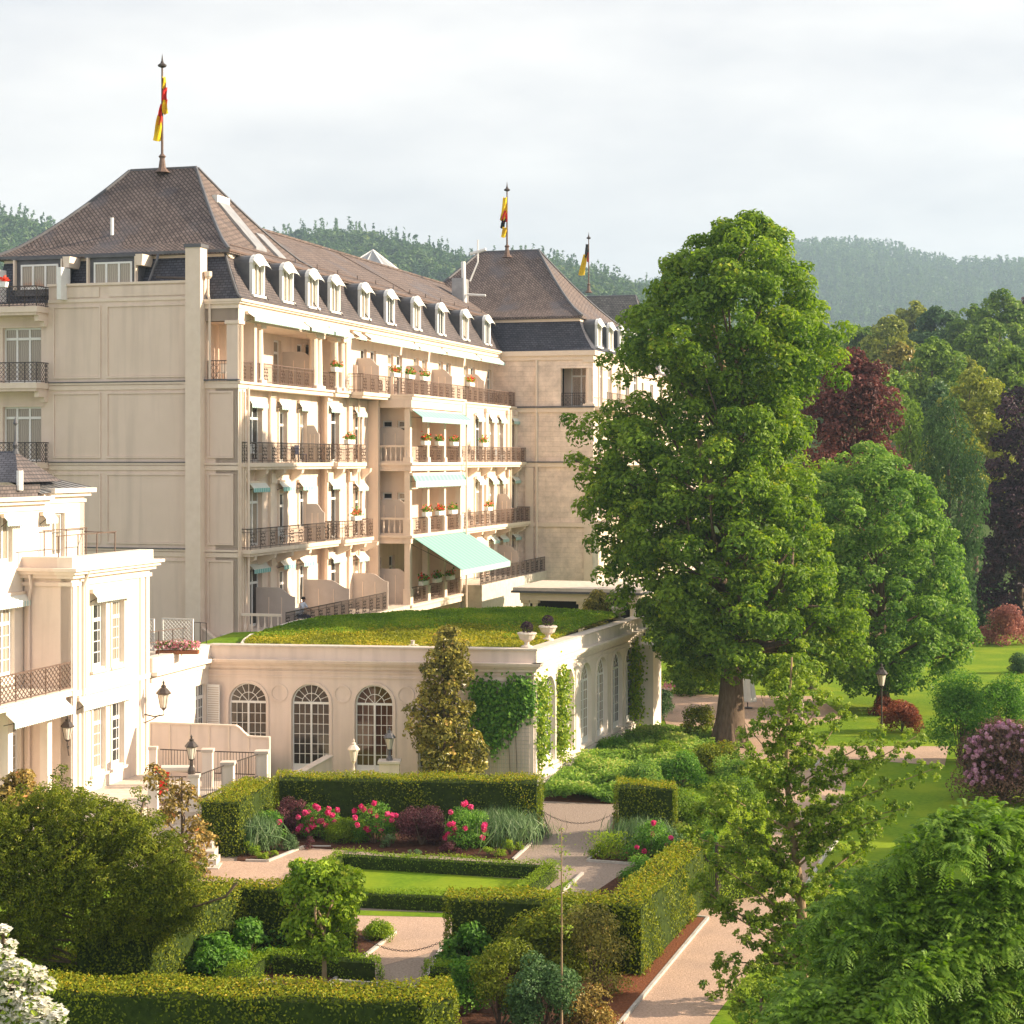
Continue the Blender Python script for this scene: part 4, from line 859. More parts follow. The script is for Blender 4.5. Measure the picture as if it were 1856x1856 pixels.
# little roof vents
for k, (px, py) in enumerate(((748, 1168),)):
    p = P3(px, py, 80.6); m = MB(); m.lathe((p[0], p[1], 5.9), [(.35, 0), (.33, .05), (.08, .12), (.08, .25), (.12, .27)], 10); m.build('roof_vent', 'limestone', orang)
# trellis panel on the right of the front
t = MB(OF); x0, x1 = xof(862), xof(962)
for x in np.arange(x0, x1+.01, .17): t.box(x-.012, x+.012, -.12, -.1, .3, 4.5)
for z in np.arange(.3, 4.51, .17): t.box(x0, x1, -.1, -.085, z-.012, z+.012)
t.build('trellis', 'grey_panel', orang)
# ---------------- the villa on the left ----------------
VF = Fr((0, 0), (1, 0))
p0 = P3(271, 1193, 75.4)[:2]; aV = math.atan2(.28, 1); dV = np.array([math.sin(aV), math.cos(aV)]); nV = np.array([dV[1], -dV[0]])
# side line passes through p0; near corner of the front block at px 130
k = (130-CX)/F; L_ = 6.45; C1 = p0-dV*L_
villa = empty('villa', (C1[0], C1[1], 1), 'white villa with blue hipped roof, striped valances and iron balcony at the left', 'villa')
VS = Fr(C1, dV)          # sunlit side, x back, y inwards
VG = Fr(C1, nV, dV)      # shaded front, x to the right (0 corner)
ZG = .2; ZC1 = 9.65
def xvs(px, y=0.0):
    k = (px-CX)/F; ox, oy = VS.o[0]+VS.y[0]*y, VS.o[1]+VS.y[1]*y; return (k*oy-ox)/(VS.x[0]-k*VS.x[1])
Wv = window_proto(1.0, 2.5, 1, .74, .1, glass='window_glass', rows=3, sub=2)
hs = []
for px in (179, 213):
    for z in (2.0, 6.05): hs.append(hole(xvs(px), z, 1.0, 2.5)); place(Wv, villa, VS.mat(xvs(px), 0, z, ORG[villa]))
m = MB(VS); wall(m, 0, L_, ZG, ZC1, 0, .45, hs); m.build('side_wall', 'villa_white', villa)
m = MB(VG); m.box(-2.0, -.01, 0, .45, ZG, ZC1); m.build('front_wall', 'pink_shaded_plaster', villa)  # shaded front painted pinker than the white sunlit side
m = MB(VS)
for x in (0.18, .62, L_-.25, 1.15, L_-.75): m.box(x-.14, x+.14, -.06, 0, ZG, ZC1-.3)
for h_ in hs: m.box(h_[0]-.13, h_[0], -.045, 0, h_[2]-.1, h_[3]+.13); m.box(h_[1], h_[1]+.13, -.045, 0, h_[2]-.1, h_[3]+.13); m.box(h_[0], h_[1], -.05, 0, h_[3], h_[3]+.13); m.box(h_[0]-.2, h_[1]+.2, -.14, 0, h_[2]-.2, h_[2]-.1)
m.box(.0, L_, -.08, 0, 5.15, 5.35); m.build('pilaster', 'villa_white', villa)
for k_, (z0, z1, o_) in enumerate(((9.35, 9.5, .08), (9.65, 9.8, .2), (9.8, 9.93, .34), (9.93, 10.05, .46), (10.05, 10.45, .1))):
    MB(VS).box(-o_, L_+o_+.01*k_, -o_, .5+.01*k_, z0, z1).build('cornice', 'villa_white', villa); MB(VG).box(-2.2, -.001, -o_+.002, .5, z0+.001, z1-.001).build('cornice', 'pink_shaded_plaster', villa)
MB(VS).box(0, L_, .5, 5, 9.7, 10.0).build('roof_terrace', 'zinc', villa)
MB(VS).tube([(.75, -.1, ZG), (.75, -.1, 9.3), (.75, -.35, 9.9)], .06, 6).build('downpipe', 'villa_white', villa)
MB(VG).tube([(-1.75, -.1, ZG), (-1.75, -.1, 8.8), (-1.6, -.2, 9.3), (-1.6, -.3, 9.8)], .06, 6).build('downpipe', 'pink_shaded_plaster', villa)
awning(villa, VS, xvs(198), 9.0, 3.2, .34, .16, .22, 0, 'awning_white', 'villa_stripe'); awning(villa, VS, xvs(190)-.1, 4.95, 4.4, .34, .16, .24, 0, 'awning_white', 'villa_stripe')
# recessed main body to the left
BY = 2.05; m = MB(VS); x0v = -6.0
Wl = window_proto(1.25, 2.6, 2, .76, .1, glass='window_glass', rows=3, sub=1)
h2 = []
for px, z, pr, w_, hh in ((10, 6.0, Wl, 1.25, 2.6), (22, 1.75, Wl, 1.25, 2.7 if False else 2.6), (-40, 6.0, Wl, 1.25, 2.6)): x = xvs(px, BY); h2.append(hole(x, z, w_, hh)); place(pr, villa, VS.mat(x, BY, z, ORG[villa]))
for px, z in ((9, 10.35), (104, 10.35)):
    x = xvs(px, BY); h2.append(hole(x, z, 1.0, 2.0 if False else 1.0)); 
h2 = h2[:-2]
Wu = window_proto(1.0, 1.75, 2, 0, .09, glass='window_glass')
for px in (10, 106): x = xvs(px, BY); h2.append(hole(x, 10.3, 1.0, 1.75)); place(Wu, villa, VS.mat(x, BY, 10.3, ORG[villa]))
XV1 = xvs(153, BY); wall(m, x0v, XV1, ZG, 12.6, BY, .4, h2); m.build('side_wall', 'villa_white', villa)
MB(VG).box(-8, -BY, XV1-.4, XV1, 9, 12.6).build('rear_wall', 'villa_white', villa)
xs_ = xvs(80, BY)
for k_, (z0, z1, o_) in enumerate(((12.2, 12.3, .06), (12.45, 12.6, .2), (12.6, 12.75, .36))):
    MB(VS).box(x0v, xs_-.002+o_*.5, BY-o_, BY+.4, z0, z1).build('cornice', 'villa_white', villa)
    MB(VS).box(xs_+.2, XV1+o_, BY-o_-.001, BY+.41, z0+.25, z1+.28).build('cornice', 'villa_white', villa)
MB(VS).box(xs_, XV1-.002, BY+.003, BY+.4, 12.5, 12.84).build('frieze', 'villa_white', villa)
MB(VS).box(x0v, xs_-.4, BY-.05, BY+.3, 12.76, 13.2).build('slate_parapet', 'slate_sunlit', villa)
m = MB(VS); y1, y2 = BY+.1, BY+3.5
m.add([(xs_-.5, y1-.3, 12.85), (XV1+.3, y1-.3, 13.04), (XV1-1.0, y1+1.5, 13.55), (xs_-1.4, y1+1.5, 13.55)], [(0, 1, 2, 3)]); m.build('metal_roof', 'zinc', villa)
m = MB(VS)
for t in np.linspace(.05, .98, 9): a = np.array([xs_-.5, y1-.3, 12.86]); b = np.array([XV1+.3, y1-.3, 13.05]); c = np.array([XV1-1, y1+1.5, 13.57]); d_ = np.array([xs_-1.4, y1+1.5, 13.57]); m.tube([a+(b-a)*t, d_+(c-d_)*t], .025, 4)
m.build('roof_seam', 'lead', villa)
ap = P3(28, 818, 71.5); B = [P3(-90, 876, 69.5), P3(34, 876, 69.5), P3(112, 868, 73.0), P3(0, 868, 75)]
for q_ in B: q_[2] = 13.3
m = MB(); m.add([*B, ap+np.array([-.8, 0, 0]), ap], [(0, 1, 5, 4), (2, 3, 4, 5), (3, 0, 4)]); m.build('hip_roof', 'slate', villa)
m = MB(); m.add([B[1], B[2], ap], [(0, 1, 2)]); m.build('hip_roof', 'slate_sunlit', villa)  # sun-facing hip, its lit tone painted into the slate
m = MB(); m.lathe((ap[0], ap[1], ap[2]-.1), [(.16, 0), (.06, .2), (.12, .35), (.05, .5), (.03, 1.1), (.09, 1.2), (.0, 1.5)], 8); m.build('finial', 'lead', villa)
m = MB(); q_ = P3(36, 872, 69.3); m.lathe((q_[0], q_[1], 13.0), [(.13, 0), (.13, .75)], 8); m.build('flue_pipe', 'white_paint', villa)
# iron rail on the roof terrace
r = MB(VS); [r.tube([(a, .6, 10.4), (a, .6, 11.25)], .025, 4) for a in np.linspace(.1, 4.6, 4)]; r.tube([(-.1, .6, 11.25), (4.7, .6, 11.25)], .025, 4); r.tube([(4.6, .6, 11.2), (4.6, 2, 11.25)], .025, 4); [r.tube([(a, 1.9, 10.2), (a, 1.9, 11.4)], .025, 4) for a in (1.3, 3, 4.6)]; r.tube([(1.2, 1.9, 11.4), (4.7, 1.9, 11.4)], .025, 4); r.build('terrace_rail', 'iron_brown_lit', villa)
for px, z, w_ in ((20, 12.05, 1.5), (82, 12.05, .9)): awning(villa, VS, xvs(px, BY), z-.05, w_, .3, .12, .22, BY, 'awning_white', 'villa_stripe')
awning(villa, VS, xvs(5, BY)-.2, 9.0, 3.2, .34, .2, .22, BY, 'awning_white', 'villa_stripe')
o = MB(VS).box(x0v, .0, -.05, BY, 5.2, 5.4).build('balcony', 'villa_white', villa); MB(VS).box(x0v, .05, -.16, BY, 5.4, 5.47).build('balcony_edge', 'villa_white', o)
r = MB(VS); lattice_rail(r, (x0v, .02), (-.02, .02), 5.47, 1.0, .26, .02); r.build('railing', 'iron_brown_lit', o)
awning(villa, VS, -2.6, 5.05, 4.2, .5, .22, .24, .1, 'awning_white', 'villa_stripe')
for x in (-1.15, -3.9): MB(VS).box(x-.16, x+.16, .25, .57, ZG, 5.2).build('balcony_post', 'villa_white', villa)
m = MB(VS); m.box(x0v, L_-.5, BY+.7, 6, .2, 12.2); m.box(.6, L_-.5, .8, 4, .2, 9.6); m.build('inner_core', 'dark_gap', villa)
MB(VS).box(x0v, xs_-.5, BY+.3, 8, 12.3, 12.8).build('flat_roof', 'zinc', villa)
# connecting wall from the villa to the orangery
linkw = empty('link_wing', (p0[0], p0[1], 0), 'low white connecting wing between the villa and the orangery', 'wing')
LE = OF((-LF-.3, 0, 0))[:2]; dl = LE-p0; Ll = np.linalg.norm(dl); LS_ = Fr(p0, dl)
xw = .86*Ll; wh = [hole(xw, 1.9, 1.1, 2.35)]; m = MB(LS_); wall(m, 0, Ll+.1, .1, 5.2, 0, .4, wh); m.build('wall', 'villa_white', linkw); place(Wl, linkw, LS_.mat(xw, 0, 1.7, ORG[linkw]))
for z0, z1, o_ in ((4.95, 5.1, .1), (5.2, 5.36, .34), (5.36, 5.95, .14)): MB(LS_).box(0, Ll+(.2 if z0 > 5.3 else 0), -o_, .4, z0, z1).build('cornice', 'villa_white', linkw)
MB(LS_).box(.1, Ll, .4, 5, 5.6, 5.85).build('roof_terrace', 'limestone', linkw)
sh = MB(LS_); sh.box(xw+.58, xw+.64, -.62, -.02, 1.75, 4.2); o = sh.build('shutter', 'white_paint', linkw); s2 = MB(LS_); [s2.box(xw+.56, xw+.66, -.58, -.06, z, z+.03) for z in np.arange(1.85, 4.1, .1)]; s2.build('louvre', 'grey_panel', o)
MB(LS_).box(.6, Ll, 1, 5, .1, 5.1).build('inner_core', 'dark_gap', linkw)
# white lattice screens and roof rail on the link wing
for px0, px1, lab in ((240, 279, 'white lattice screen half hidden behind the villa corner on the link wing roof'), (293, 350, 'white lattice screen standing clear on the link wing roof beside pink flowers')):
    a, b = P3(px0, 1165, 78.5), P3(px1, 1165, 78.0); f = Fr(a[:2], (b-a)[:2]); L2 = np.linalg.norm((b-a)[:2]); z0, z1 = 5.95, 7.35
    t = empty('lattice_screen', (a[0], a[1], z0), lab, 'screen', 'lattice screens on the roof terrace'); m = MB(f); m.box(0, .06, 0, .06, z0, z1); m.box(L2-.06, L2, 0, .06, z0, z1); m.box(.06, L2-.06, 0, .06, z1-.06, z1); m.box(.06, L2-.06, 0, .06, z0+.02, z0+.08); m.build('frame', 'white_paint', t)
    m = MB(f); st = .17
    for c in np.arange(-1.4, L2+1.4, st):
        for s in (1, -1):
            pts = []
            xa0 = c; za0 = z0+.06; xb0 = c+s*(z1-z0-.1); zb0 = z1-.05
            # clip to the frame
            def at(x): return za0+(x-xa0)*(zb0-za0)/(xb0-xa0)
            xlo, xhi = sorted((xa0, xb0)); xlo, xhi = max(xlo, .05), min(xhi, L2-.05)
            if xhi > xlo+.02: m.tube([(xlo, .03+.008*s, at(xlo)), (xhi, .03+.008*s, at(xhi))], .014, 4, False)
    m.build('lattice', 'white_paint', t)
a, b = P3(262, 1180, 76.0), P3(338, 1166, 78.2); t = empty('roof_railing', (a[0], a[1], 5.9), 'thin dark roof railing along the edge of the link wing', 'railing')
m = MB(); a[2] = b[2] = 5.95; d_ = b-a
for s in np.linspace(0, 1, 4): p = a+d_*s; m.tube([p, p+np.array([0, 0, 1.0])], .025, 4)
m.build('post', 'iron_brown_lit', t); [MB().tube([a+np.array([0, 0, z]), b+np.array([0, 0, z])], .02, 4).build('rail', 'iron_brown_lit', t) for z in (1.0, .55)]
a, b = P3(352, 1140, 82), P3(374, 1142, 81.6); t = empty('roof_railing', (a[0], a[1], 5.9), 'short dark rail on the lawn strip beside the hotel buttress', 'railing')
m = MB(); a[2] = b[2] = 5.9; [m.tube([p, p+np.array([0, 0, .95])], .025, 4) for p in (a, (a+b)/2, b)]; m.build('post', 'iron', t); m = MB(); m.tube([a+np.array([0, 0, .95]), b+np.array([0, 0, .95])], .02, 4); m.build('rail', 'iron', t)

# ---------------- terrace, screen wall, stairs, railings ----------------
tz = 1.3
scr = empty('screen_wall', P3(380, 1350, 73.5), 'pale pink panelled screen wall with swept end in front of the link wing', 'wall')
a, b = P3(272, 1350, 74.2)[:2], P3(487, 1350, 73.0)[:2]; f = Fr(a, b-a); Lw = np.linalg.norm(b-a)
def topz(x): t = np.clip((x/Lw-.72)/.12, 0, 1); return 3.45-.42*(t*t*(3-2*t))
for i in range(6):
    xa_, xb_ = Lw*i/6+.035, Lw*(i+1)/6-.035; n = 8; pts = [(xa_, 1.0), (xb_, 1.0)]+[(xb_+(xa_-xb_)*j/n, topz(xb_+(xa_-xb_)*j/n)-.04) for j in range(n+1)]
    MB(f).prism(pts, .03, .09).build('panel', 'pink_shaded_plaster', scr)
for i in range(7): x = Lw*i/6; MB(f).box(x-.035, x+.035, 0, .12, 1.0, topz(x)+.02).build('post', 'stone_trim', scr)
m = MB(f); xs = np.linspace(0, Lw, 30)
for u_, v_ in zip(xs[:-1], xs[1:]): m.prism([(u_, topz(u_)-.04), (v_, topz(v_)-.04), (v_, topz(v_)+.03), (u_, topz(u_)+.03)], -.02, .14)
m.build('top_rail', 'stone_trim', scr)
for i in range(12): z = 1.1+i*.18; 
pillars = [((270, 285), 1353, 72.0, 'white gate pillar beside the villa corner under the screen wall'), ((366, 387), 1357, 71.5, 'white pillar in the middle of the iron fence before the screen wall'), ((463, 487), 1360, 71.0, 'white pillar at the right end of the iron fence'),
           ((401, 426), 1380, 69.0, 'white stair pillar halfway down the iron handrail'), ((343, 362), 1403, 67.0, 'white stair pillar lowest beside the hedge'), ((268, 288), 1403, 66.5, 'white stair pillar behind the bronze-leaved shrub')]
PT = []
for (x0, x1), py, Y, lab in pillars:
    a, b = P3(x0, py, Y), P3(x1, py, Y); cx, cy, zt = (a[0]+b[0])/2, Y, a[2]; w_ = (b[0]-a[0])/2; PT.append(np.array([cx, cy, zt]))
    t = empty('stone_pillar', (cx, cy, -.1), lab, 'pillar', 'white stone pillars of the terrace stair'); MB().box(cx-w_*.85, cx+w_*.85, cy-w_*.85, cy+w_*.85, -.1, zt-.12).build('shaft', 'villa_white', t); MB().box(cx-w_*1.05, cx+w_*1.05, cy-w_*1.05, cy+w_*1.05, zt-.12, zt).build('cap', 'limestone', t)
def iron(i, j, lab, h=.95):
    a, b = PT[i].copy(), PT[j].copy(); d_ = (b-a)/np.linalg.norm(b-a); a, b = a+d_*.3, b-d_*.3; t = empty('iron_railing', (a[0], a[1], a[2]-1), lab, 'railing', 'iron railings between the white pillars')
    m = MB(); [MB().tube([a+[0, 0, -z_], b+[0, 0, -z_]], .026, 4).build('rail', 'iron', t) for z_ in (.1, h)]
    m = MB(); n = int(np.linalg.norm(b-a)/.12)
    for k_ in range(1, n): p = a+(b-a)*k_/n; m.tube([p+[0, 0, -.1], p+[0, 0, -h]], .012, 4, False)
    m.build('baluster', 'iron', t)
iron(0, 1, 'level iron railing left of the middle white pillar'); iron(1, 2, 'level iron railing right of the middle white pillar'); iron(2, 3, 'sloping iron handrail at the top of the terrace stair'); iron(3, 4, 'sloping iron handrail lower on the terrace stair'); iron(5, 4, 'iron railing behind the bronze-leaved shrub')
t = MB().slab([tuple(P3(-60, 0, 60)[:2]), tuple(P3(255, 0, 66.3)[:2]), tuple(P3(400, 0, 70.5)[:2]), tuple(P3(490, 0, 71.2)[:2]), tuple(P3(490, 0, 80)[:2]), tuple(P3(-60, 0, 80)[:2])], -.2, tz).build('terrace', 'limestone', None); tag(t, kind='structure')
st = empty('stone_staircase', G(330, 1570), 'bright limestone steps running down beside the clipped hedge', 'staircase')
pa, pb = P3(300, 1420, 65.5)[:2], P3(405, 1572, 63.0)[:2]
for i in range(8):                                                # flight descends to the right-front corner
    s = i/7; z = 1.3*(1-s)+.05; y0 = 66.8-3.4*s; xl_, xr2 = -11.75+.1*s, -10.35+.4*s+.25*(i % 1)
    MB().box(-13.3, -11.2+1.05*s, y0-.5, y0+.4, max(z-.35, -.1), z).build('step', 'limestone', st)
MB().box(-13.6, -13.3, 62.8, 67, -.1, 1.5).build('string_wall', 'limestone', st)
# low ramp wall and planting strip before the first arched window
rw = empty('ramp_wall', P3(560, 1385, 77), 'low sloping pinkish ramp wall under the middle arched window', 'wall')
a, b = P3(523, 1400, 76), P3(602, 1372, 78.5); f = Fr(a[:2], (b-a)[:2]); L2 = np.linalg.norm((b-a)[:2]); MB(f).prism([(0, -.1), (L2, -.1), (L2, 1.35), (0, .75)], 0, .3).build('wall', 'pink_shaded_plaster', rw); MB(f).prism([(-.03, .75), (L2+.03, 1.35), (L2+.03, 1.42), (-.03, .82)], -.05, .35).build('coping', 'limestone', rw)
# ---------------- lanterns ----------------
def lantern_head(m, g, c, s=1.0, fl=0):
    """tapered glass lantern: returns metal in m and glass in g"""
    x, y, z = c
    m.lathe((x, y, z), [(.03*s, -.1*s), (.1*s, -.02*s), (.13*s, 0)], 6)
    for j in range(4):
        a = math.pi/4+j*math.pi/2; m.tube([(x+.13*s*math.cos(a), y+.13*s*math.sin(a), z), (x+.24*s*math.cos(a), y+.24*s*math.sin(a), z+.5*s)], .016*s, 4)
    m.lathe((x, y, z+.5*s), [(.27*s, 0), (.28*s, .04*s), (.15*s, .2*s), (.09*s, .24*s), (.1*s, .3*s), (.03*s, .36*s), (.05*s, .42*s), (.0, .52*s)], 6)
    g.lathe((x, y, z+.01), [(.11*s, 0), (.22*s, .49*s)], 4)
def lamppost(px, py, h, lab, s=1.0, mat='iron', Y=None, base=None, zb=0.0, glass='lantern_glass'):
    p = P3(px, py, Y) if Y else G(px, py, zb); zb = p[2] if Y else zb; t = empty('lamp_post', (p[0], p[1], zb), lab, 'lamp post', 'garden lamp posts'); m = MB(); m.lathe((p[0], p[1], zb), [(.14, 0), (.14, .15), (.07, .3), (.05, .9), (.035, h-.9*s), (.06, h-.85*s), (.03, h-.75*s)], 8); m.build('post', mat, t)
    m, g = MB(), MB(); lantern_head(m, g, (p[0], p[1], zb+h-.78*s), s); m.build('lantern', mat, t); g.build('glass', glass, t)
lamppost(1598, 1335, 3.5, 'tall slim lamp post on the lawn before the round-crowned tree', 1.15, 'iron', zb=0)
lamppost(641, 1432, 1.95, 'pale garden lamp standing before the third arched window', .95, 'stone_trim', Y=76.5)
lamppost(347, 1403, 1.25, 'small dark lantern on the lowest white stair pillar', .9, 'iron', Y=67.0)
lamppost(1453, 1352, 2.2, 'slim pale lamp post behind the feathery young tree', .5, 'stone_trim', zb=0)
pd = P3(706, 1402, 77.0); t = empty('lamp_pedestal', (pd[0], pd[1], 0), 'pinkish pedestal carrying a grey lantern beside the magnolia', 'pedestal'); MB().box(pd[0]-.42, pd[0]+.42, 76.7, 77.4, 0, 1.35).build('block', 'pink_shaded_plaster', t); MB().box(pd[0]-.48, pd[0]+.48, 76.64, 77.46, 1.35, 1.45).build('cap', 'limestone', t)
lamppost(706, 1382, 1.3, 'grey lantern on the pinkish pedestal beside the magnolia', .95, 'lead', Y=77.05)
def wall_lamp(base, out, lab, s=1.0):
    base = np.array(base, float); out = np.array(out, float); t = empty('wall_lantern', base, lab, 'wall lantern', 'iron lanterns on the villa walls'); m = MB(); e = base+out; m.tube([base, base+out*.5+[0, 0, -.08], e, e+[0, 0, .25]], .03, 5); m.tube([base+[0, 0, -.35], base+out*.4+[0, 0, -.2], base+out*.8], .022, 5); m.build('bracket', 'iron', t)
    m, g = MB(), MB(); lantern_head(m, g, (e[0], e[1], e[2]+.3), s); m.build('lantern', 'iron', t); g.build('glass', 'lantern_glass', t)
q_ = VS((xvs(262), -.0, 0)); wall_lamp((q_[0], q_[1], P3(0, 1297, 74.6)[2]), (.75*.96+.1, -.2, 0), 'large bracket lantern on the far corner of the villa side', 1.12)
q_ = VS((.2, -.05, 0)); q2 = P3(126, 1352, 69.2); wall_lamp((q2[0], q2[1]-.1, q2[2]), (.02, -.3, 0), 'small lantern on the villa corner pilaster under the iron balcony', .95)
# ---------------- flags ----------------
def flag(px, py0, py1, Y, lab, strips, fy, r=.07):
    p, q = P3(px, py1, Y), P3(px, py0, Y); s = F/Y; t = empty('flagpole', p, lab, 'flagpole', 'flagpoles on the roof ridges'); m = MB(); H = q[2]-p[2]
    m.lathe((p[0], p[1], p[2]-.2), [(.42, 0), (.2, .25), (.13, .75), (.2, .85), (r, 1.0), (r*.7, H+.1)], 8); m.build('pole', 'iron_brown_lit', t)
    m = MB(); m.lathe((p[0], p[1], q[2]-.1), [(.03, 0), (.22, .08), (.24, .16), (.1, .26), (.05, .4), (.0, .8)], 8); m.build('finial', 'iron', t)
    fl = None
    for i, (mt, x0, x1, za, zb, x2, x3) in enumerate(strips):      # each strip hangs as a narrow folded cloth
        n = 9; V = []; 
        for j in range(n+1):
            s_ = j/n; z = q[2]-(za+(zb-za)*s_)*H; l = x0+(x2-x0)*s_; r_ = x1+(x3-x1)*s_
            for k_ in range(5): u_ = k_/4; V.append((p[0]+l+(r_-l)*u_, p[1]-.12+.16*math.sin(u_*7+s_*4+i), z-.1*math.sin(u_*3)))
        Fq = [(j*5+k_, j*5+k_+1, (j+1)*5+k_+1, (j+1)*5+k_) for j in range(n) for k_ in range(4)]
        o = addobj('flag', mkmesh('flag', np.array(V)-ORG[t], Fq, mt, smooth=True), t)
flag(294, 120, 306, 95.8, 'tall flagpole with limp yellow and red flag on the nearest roof ridge', [('flag_gold', 0.03, .17, .10, .22, .03, .26), ('flag_red', .03, .26, .2, .34, .02, .3), ('flag_gold', .04, .30, .32, .46, .04, .33), ('flag_red', -.05, .02, .36, .56, -.26, .02), ('flag_gold', -.2, .0, .48, .72, -.50, -.02)], 0)
flag(919, 345, 462, 138.0, 'flagpole with limp black, red and gold flag on the middle purple roof', [('flag_gold', -.3, .0, .10, .34, -.42, .04), ('flag_red', -.3, .0, .30, .48, -.42, .04), ('flag_gold', -.38, -.12, .30, .46, -.55, -.16), ('flag_black', -.36, -.1, .44, .58, -.52, -.2), ('flag_gold', -.3, .0, .56, .72, -.46, -.1)], 0)
flag(1067, 432, 527, 190, 'farthest flagpole with gold and black flag above the mossy roof', [('flag_black', -.3, .0, .1, .36, -.45, -.02), ('flag_red', -.12, .0, .26, .44, -.2, -.02), ('flag_gold', -.55, -.1, .3, .7, -1.1, -.45)], 0)
# ---------------- flower boxes ----------------
def flowers(name, par, C, n, size, mats, r=(.5, .2, .15)):
    for i, (mt, fr_) in enumerate(mats):
        k_ = int(n*fr_); d = rng.normal(size=(k_, 3))*np.array(r)*.5; pts = np.asarray(C)+d-ORG[par]; addobj(name if i == 0 else 'foliage', leafmesh(name, pts, d+[0, 0, .3]+rng.normal(size=(k_, 3))*.1, size, mt, None, .8), par)
boxes = [(711, 686, -.95, 3, 'white planter of geraniums on the long top balcony rail, left of its three neighbours'), (738, 688, -.95, 3, 'white planter of geraniums on the top balcony rail, middle of three close together'), (764, 690, -1.0, 3, 'white planter of geraniums on the top balcony rail, right of three close together'), (848, 703, -1.15, 3, 'lone white planter near the far end of the top balcony rail'), (604, 668, .1, 3, 'white planter of red geraniums between the far loggia columns'),
         (628, 804, -.3, 2, 'white planter of geraniums on the second-floor balcony left of the projecting bay'), (766, 808, -2.1, 2, 'white planter leftmost in the upper bay opening'), (791, 807, -2.1, 2, 'white planter in the middle of the upper bay opening'), (818, 809, -2.1, 2, 'white planter rightmost in the upper bay opening'), (872, 815, -1.9, 2, 'white planter on the second-floor balcony right of the bay'),
         (640, 955, -.7, 1, 'white planter on the first-floor balcony left of the projecting bay'), (768, 945, -2.1, 1, 'white planter leftmost in the middle bay opening above the large awning'), (792, 943, -2.1, 1, 'white planter in the middle of the bay opening above the large awning'), (816, 941, -2.1, 1, 'white planter rightmost in the bay opening above the large awning'), (881, 937, -2.2, 1, 'white planter on the first-floor balcony right of the bay'),
         (762, 1083, -2.1, 0, 'white planter leftmost under the large awning'), (787, 1081, -2.1, 0, 'white planter in the middle under the large awning'), (811, 1077, -2.1, 0, 'white planter rightmost under the large awning'), (884, 1062, -3.3, 0, 'white planter of yellow flowers on the terrace rail right of the large awning')]
for i, (px, py, y, fl, lab) in enumerate(boxes):
    x = xa(px, y); z = ZF[fl]+(.5 if px == 884 else 0)+1.02; f = SD.sub(x, y, z); t = empty('flower_box', f.o, lab, 'flower box', 'white flower boxes on the balconies')
    m = MB(f); m.prism([(-.5, .0), (.5, .0), (.56, .24), (-.56, .24)], -.32, -.06); m.build('planter', 'white_paint', t)
    c = f((0, -.2, .34)); yy = abs(f.x[1]); cmat = [('petal_red', .5), ('leaf_fresh', .5)]
    for nm_, mt, k_ in (('blossom', ('petal_red', 'petal_salmon', 'petal_salmon')[i % 3], int(rng.integers(45, 95))), ('foliage', 'leaf_lime' if i in (3, 18) else 'leaf_fresh', int(rng.integers(70, 120)))):
        l = np.stack([rng.uniform(-.55, .55, k_), -.2+rng.normal(size=k_)*.1, .3+np.abs(rng.normal(size=k_))*.13+(.05 if nm_ == 'blossom' else 0)], 1)
        addobj(nm_, leafmesh(nm_, f(l)-ORG[t], rng.normal(size=(k_, 3))+[0, -.3, .6], .14, mt, None, .9), t)
f = GB.sub(xb(22), -1.15, 21.75+.95); t = empty('flower_box', f.o, 'white planter of red geraniums on the top left end-wall balcony', 'flower box', 'white flower boxes on the balconies'); MB(f).prism([(-.5, 0), (.5, 0), (.56, .26), (-.56, .26)], -.34, -.06).build('planter', 'white_paint', t)
l = np.stack([rng.uniform(-.6, .6, 160), -.2+rng.normal(size=160)*.1, .32+np.abs(rng.normal(size=160))*.12], 1); addobj('blossom', leafmesh('blossom', f(l)-ORG[t], rng.normal(size=(160, 3))+[0, -.3, .6], .13, 'petal_red', None, .9), t)
# pink flowers on the link roof
p = P3(322, 1168, 77.6); p[2] = 6.05; t = empty('pink_flower_bed', p, 'trough of pink flowers before the clear lattice screen', 'flower bed'); MB().box(p[0]-.9, p[0]+.9, p[1]-.25, p[1]+.2, 5.9, 6.05).build('trough', 'terracotta', t)
for mt, nm_, k_ in (('petal_rose', 'blossom', 260), ('leaf_fresh', 'foliage', 160)): l = p+np.stack([rng.uniform(-.95, .95, k_), rng.uniform(-.3, .2, k_), .05+.35*rng.random(k_)], 1); addobj(nm_, leafmesh(nm_, l-ORG[t], rng.normal(size=(k_, 3))+[0, -.3, .5], .13, mt, None, .9), t)
# ---------------- urns with clipped balls ----------------
def urn(px, py, Y, lab, z, s=1.0):
    p = P3(px, py, Y); c = (p[0], p[1], z); t = empty('topiary_urn', c, lab, 'urn', 'stone urns with clipped box balls'); MB().lathe(c, [(.3*s, 0), (.3*s, .08*s), (.12*s, .16*s), (.12*s, .28*s), (.34*s, .42*s), (.42*s, .62*s), (.48*s, .68*s), (.46*s, .74*s), (.3*s, .74*s)], 14).build('urn', 'limestone', t)
    cl = [(c[0]-ORG[t][0], c[1]-ORG[t][1], .98*s, .3*s)]; P_, N_, T_ = clumps(cl, 9000, .2, .85, 1.0); addobj('clipped_ball', leafmesh('clipped_ball', P_, N_, .07, 'leaf_plum', T_), t)
urn(955, 1178, 79.6, 'stone urn with clipped ball nearest the orangery corner', ZT+.05, .9); urn(993, 1168, 82.6, 'second stone urn with clipped ball along the orangery parapet', ZT+.07, .9); urn(1121, 1110, 93.5, 'small stone urn with dark ball at the far end of the orangery parapet', ZT+.07, .9)
